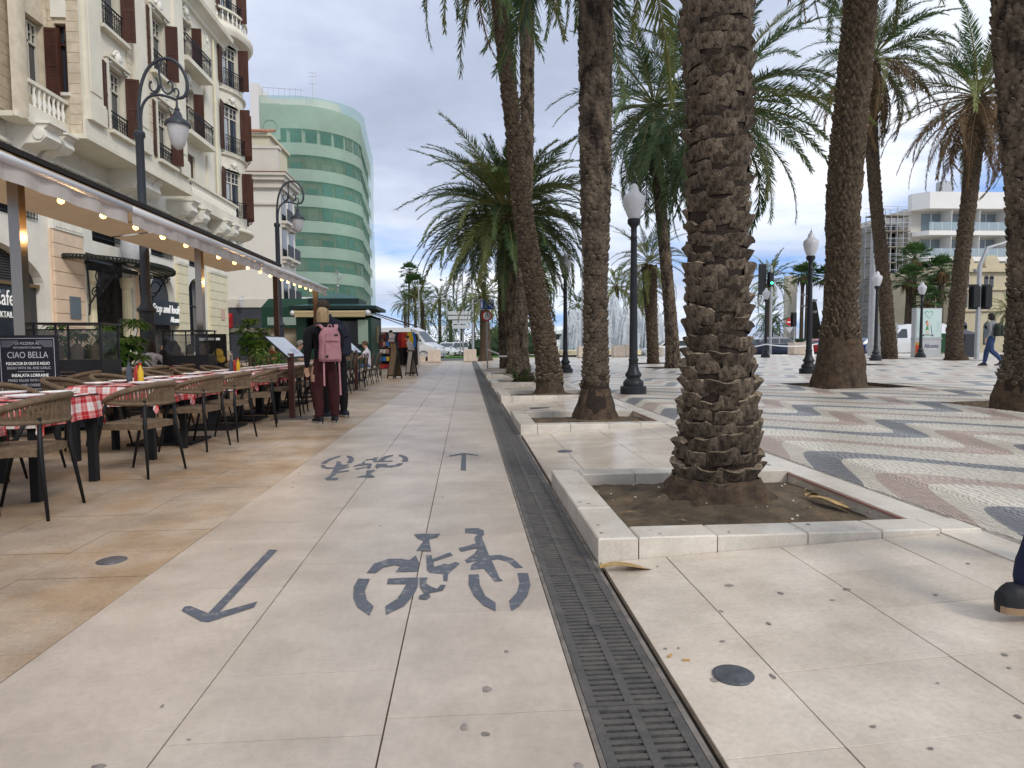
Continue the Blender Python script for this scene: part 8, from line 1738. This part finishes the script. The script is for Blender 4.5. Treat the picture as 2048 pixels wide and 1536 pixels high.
SUV = ([(2.18, .26), (2.26, .5), (2.22, .75), (2.05, .92), (1.3, 1.06), (1.0, 1.08), (-1.8, 1.08), (-2.15, 1.05), (-2.26, .8), (-2.22, .45), (-2.1, .26)], [(1.25, 1.06), (.45, 1.52), (-.1, 1.62), (-1.3, 1.60), (-1.85, 1.45), (-2.1, 1.06)])
gl = [(-.35, .9, .38, -.3, .97, 1.36), (-1.55, -.42, -.37, -1.3, .97, 1.36)]; gs = [(-.3, 1.0, .48, -.25, 1.1, 1.48), (-1.35, -.38, -.33, -1.3, 1.1, 1.48), (-1.9, -1.42, -1.37, -1.65, 1.1, 1.44)]
def paintm(n, c, r=.25): return mat('car_'+n, c, r, metal=.15, coat=.7)
pw = paintm('white', (.70, .71, .72)); pb = paintm('navy', (.012, .022, .055)); ps = paintm('silver', (.55, .57, .58)); pbl = paintm('blue', (.03, .09, .28)); pg = paintm('grey', (.22, .23, .24)); pr = paintm('red', (.3, .02, .02))
RZ = -.02
car('white hatchback facing the camera between the stone cubes', (-.45, 62, RZ), R(-97), pw, HATCH, glassx=gl); car('second white car half hidden behind the facing hatchback', (-2.0, 69, RZ), R(-95), ps, HATCH, glassx=gl)
car('silver white car passing the fountain behind the slim palm trunks', (16.0, 50.4, RZ), R(178), pw, HATCH, glassx=gl); car('dark navy estate car passing right of the nearest palm', (25.5, 51.6, RZ), R(-3), pb, SUV, glassx=gs, W=1.85); car('small grey car partly behind the navy estate', (22.6, 55.5, RZ), R(-5), pg, HATCH, glassx=gl)
car('bright blue small car behind the crowd barrier', (31.5, 49.5, RZ), R(185), pbl, HATCH, glassx=gl); car('red car glimpsed behind the ring-barked palm', (32.0, 58.0, RZ), R(175), pr, HATCH, glassx=gl)
VAN = ([(2.62, .26), (2.72, .55), (2.66, .85), (2.45, 1.10), (1.95, 1.32), (1.6, 1.40), (-2.6, 1.40), (-2.7, 1.2), (-2.7, .3)], [(1.95, 1.30), (1.05, 2.25), (.6, 2.46), (-2.3, 2.50), (-2.62, 2.4), (-2.68, 1.35)])
v = car('white delivery van parked at the end of the bike lane, bonnet to the right', (-4.35, 48.9, RZ), R(-22), pw, VAN, W=1.98, belt=1.35, glassx=[(.55, 1.62, .95, .55, 1.42, 2.1)], wr=.36, wb=(-1.7, 1.75), name='delivery_van', cat='van')
mb = MB(); mb.ball((2.35, -.80, .98), .2, 8, 5, (1, .5, .5)); mb.build('indicator', mat('amber', (.5, .13, .03), .3), v)
car('large white van behind the poster panel and the grey cabinet', (33.5, 47.5, RZ), R(180), pw, VAN, W=1.98, belt=1.35, glassx=[(.55, 1.62, .95, .55, 1.42, 2.1)], wr=.36, wb=(-1.7, 1.75), name='delivery_van', cat='van')
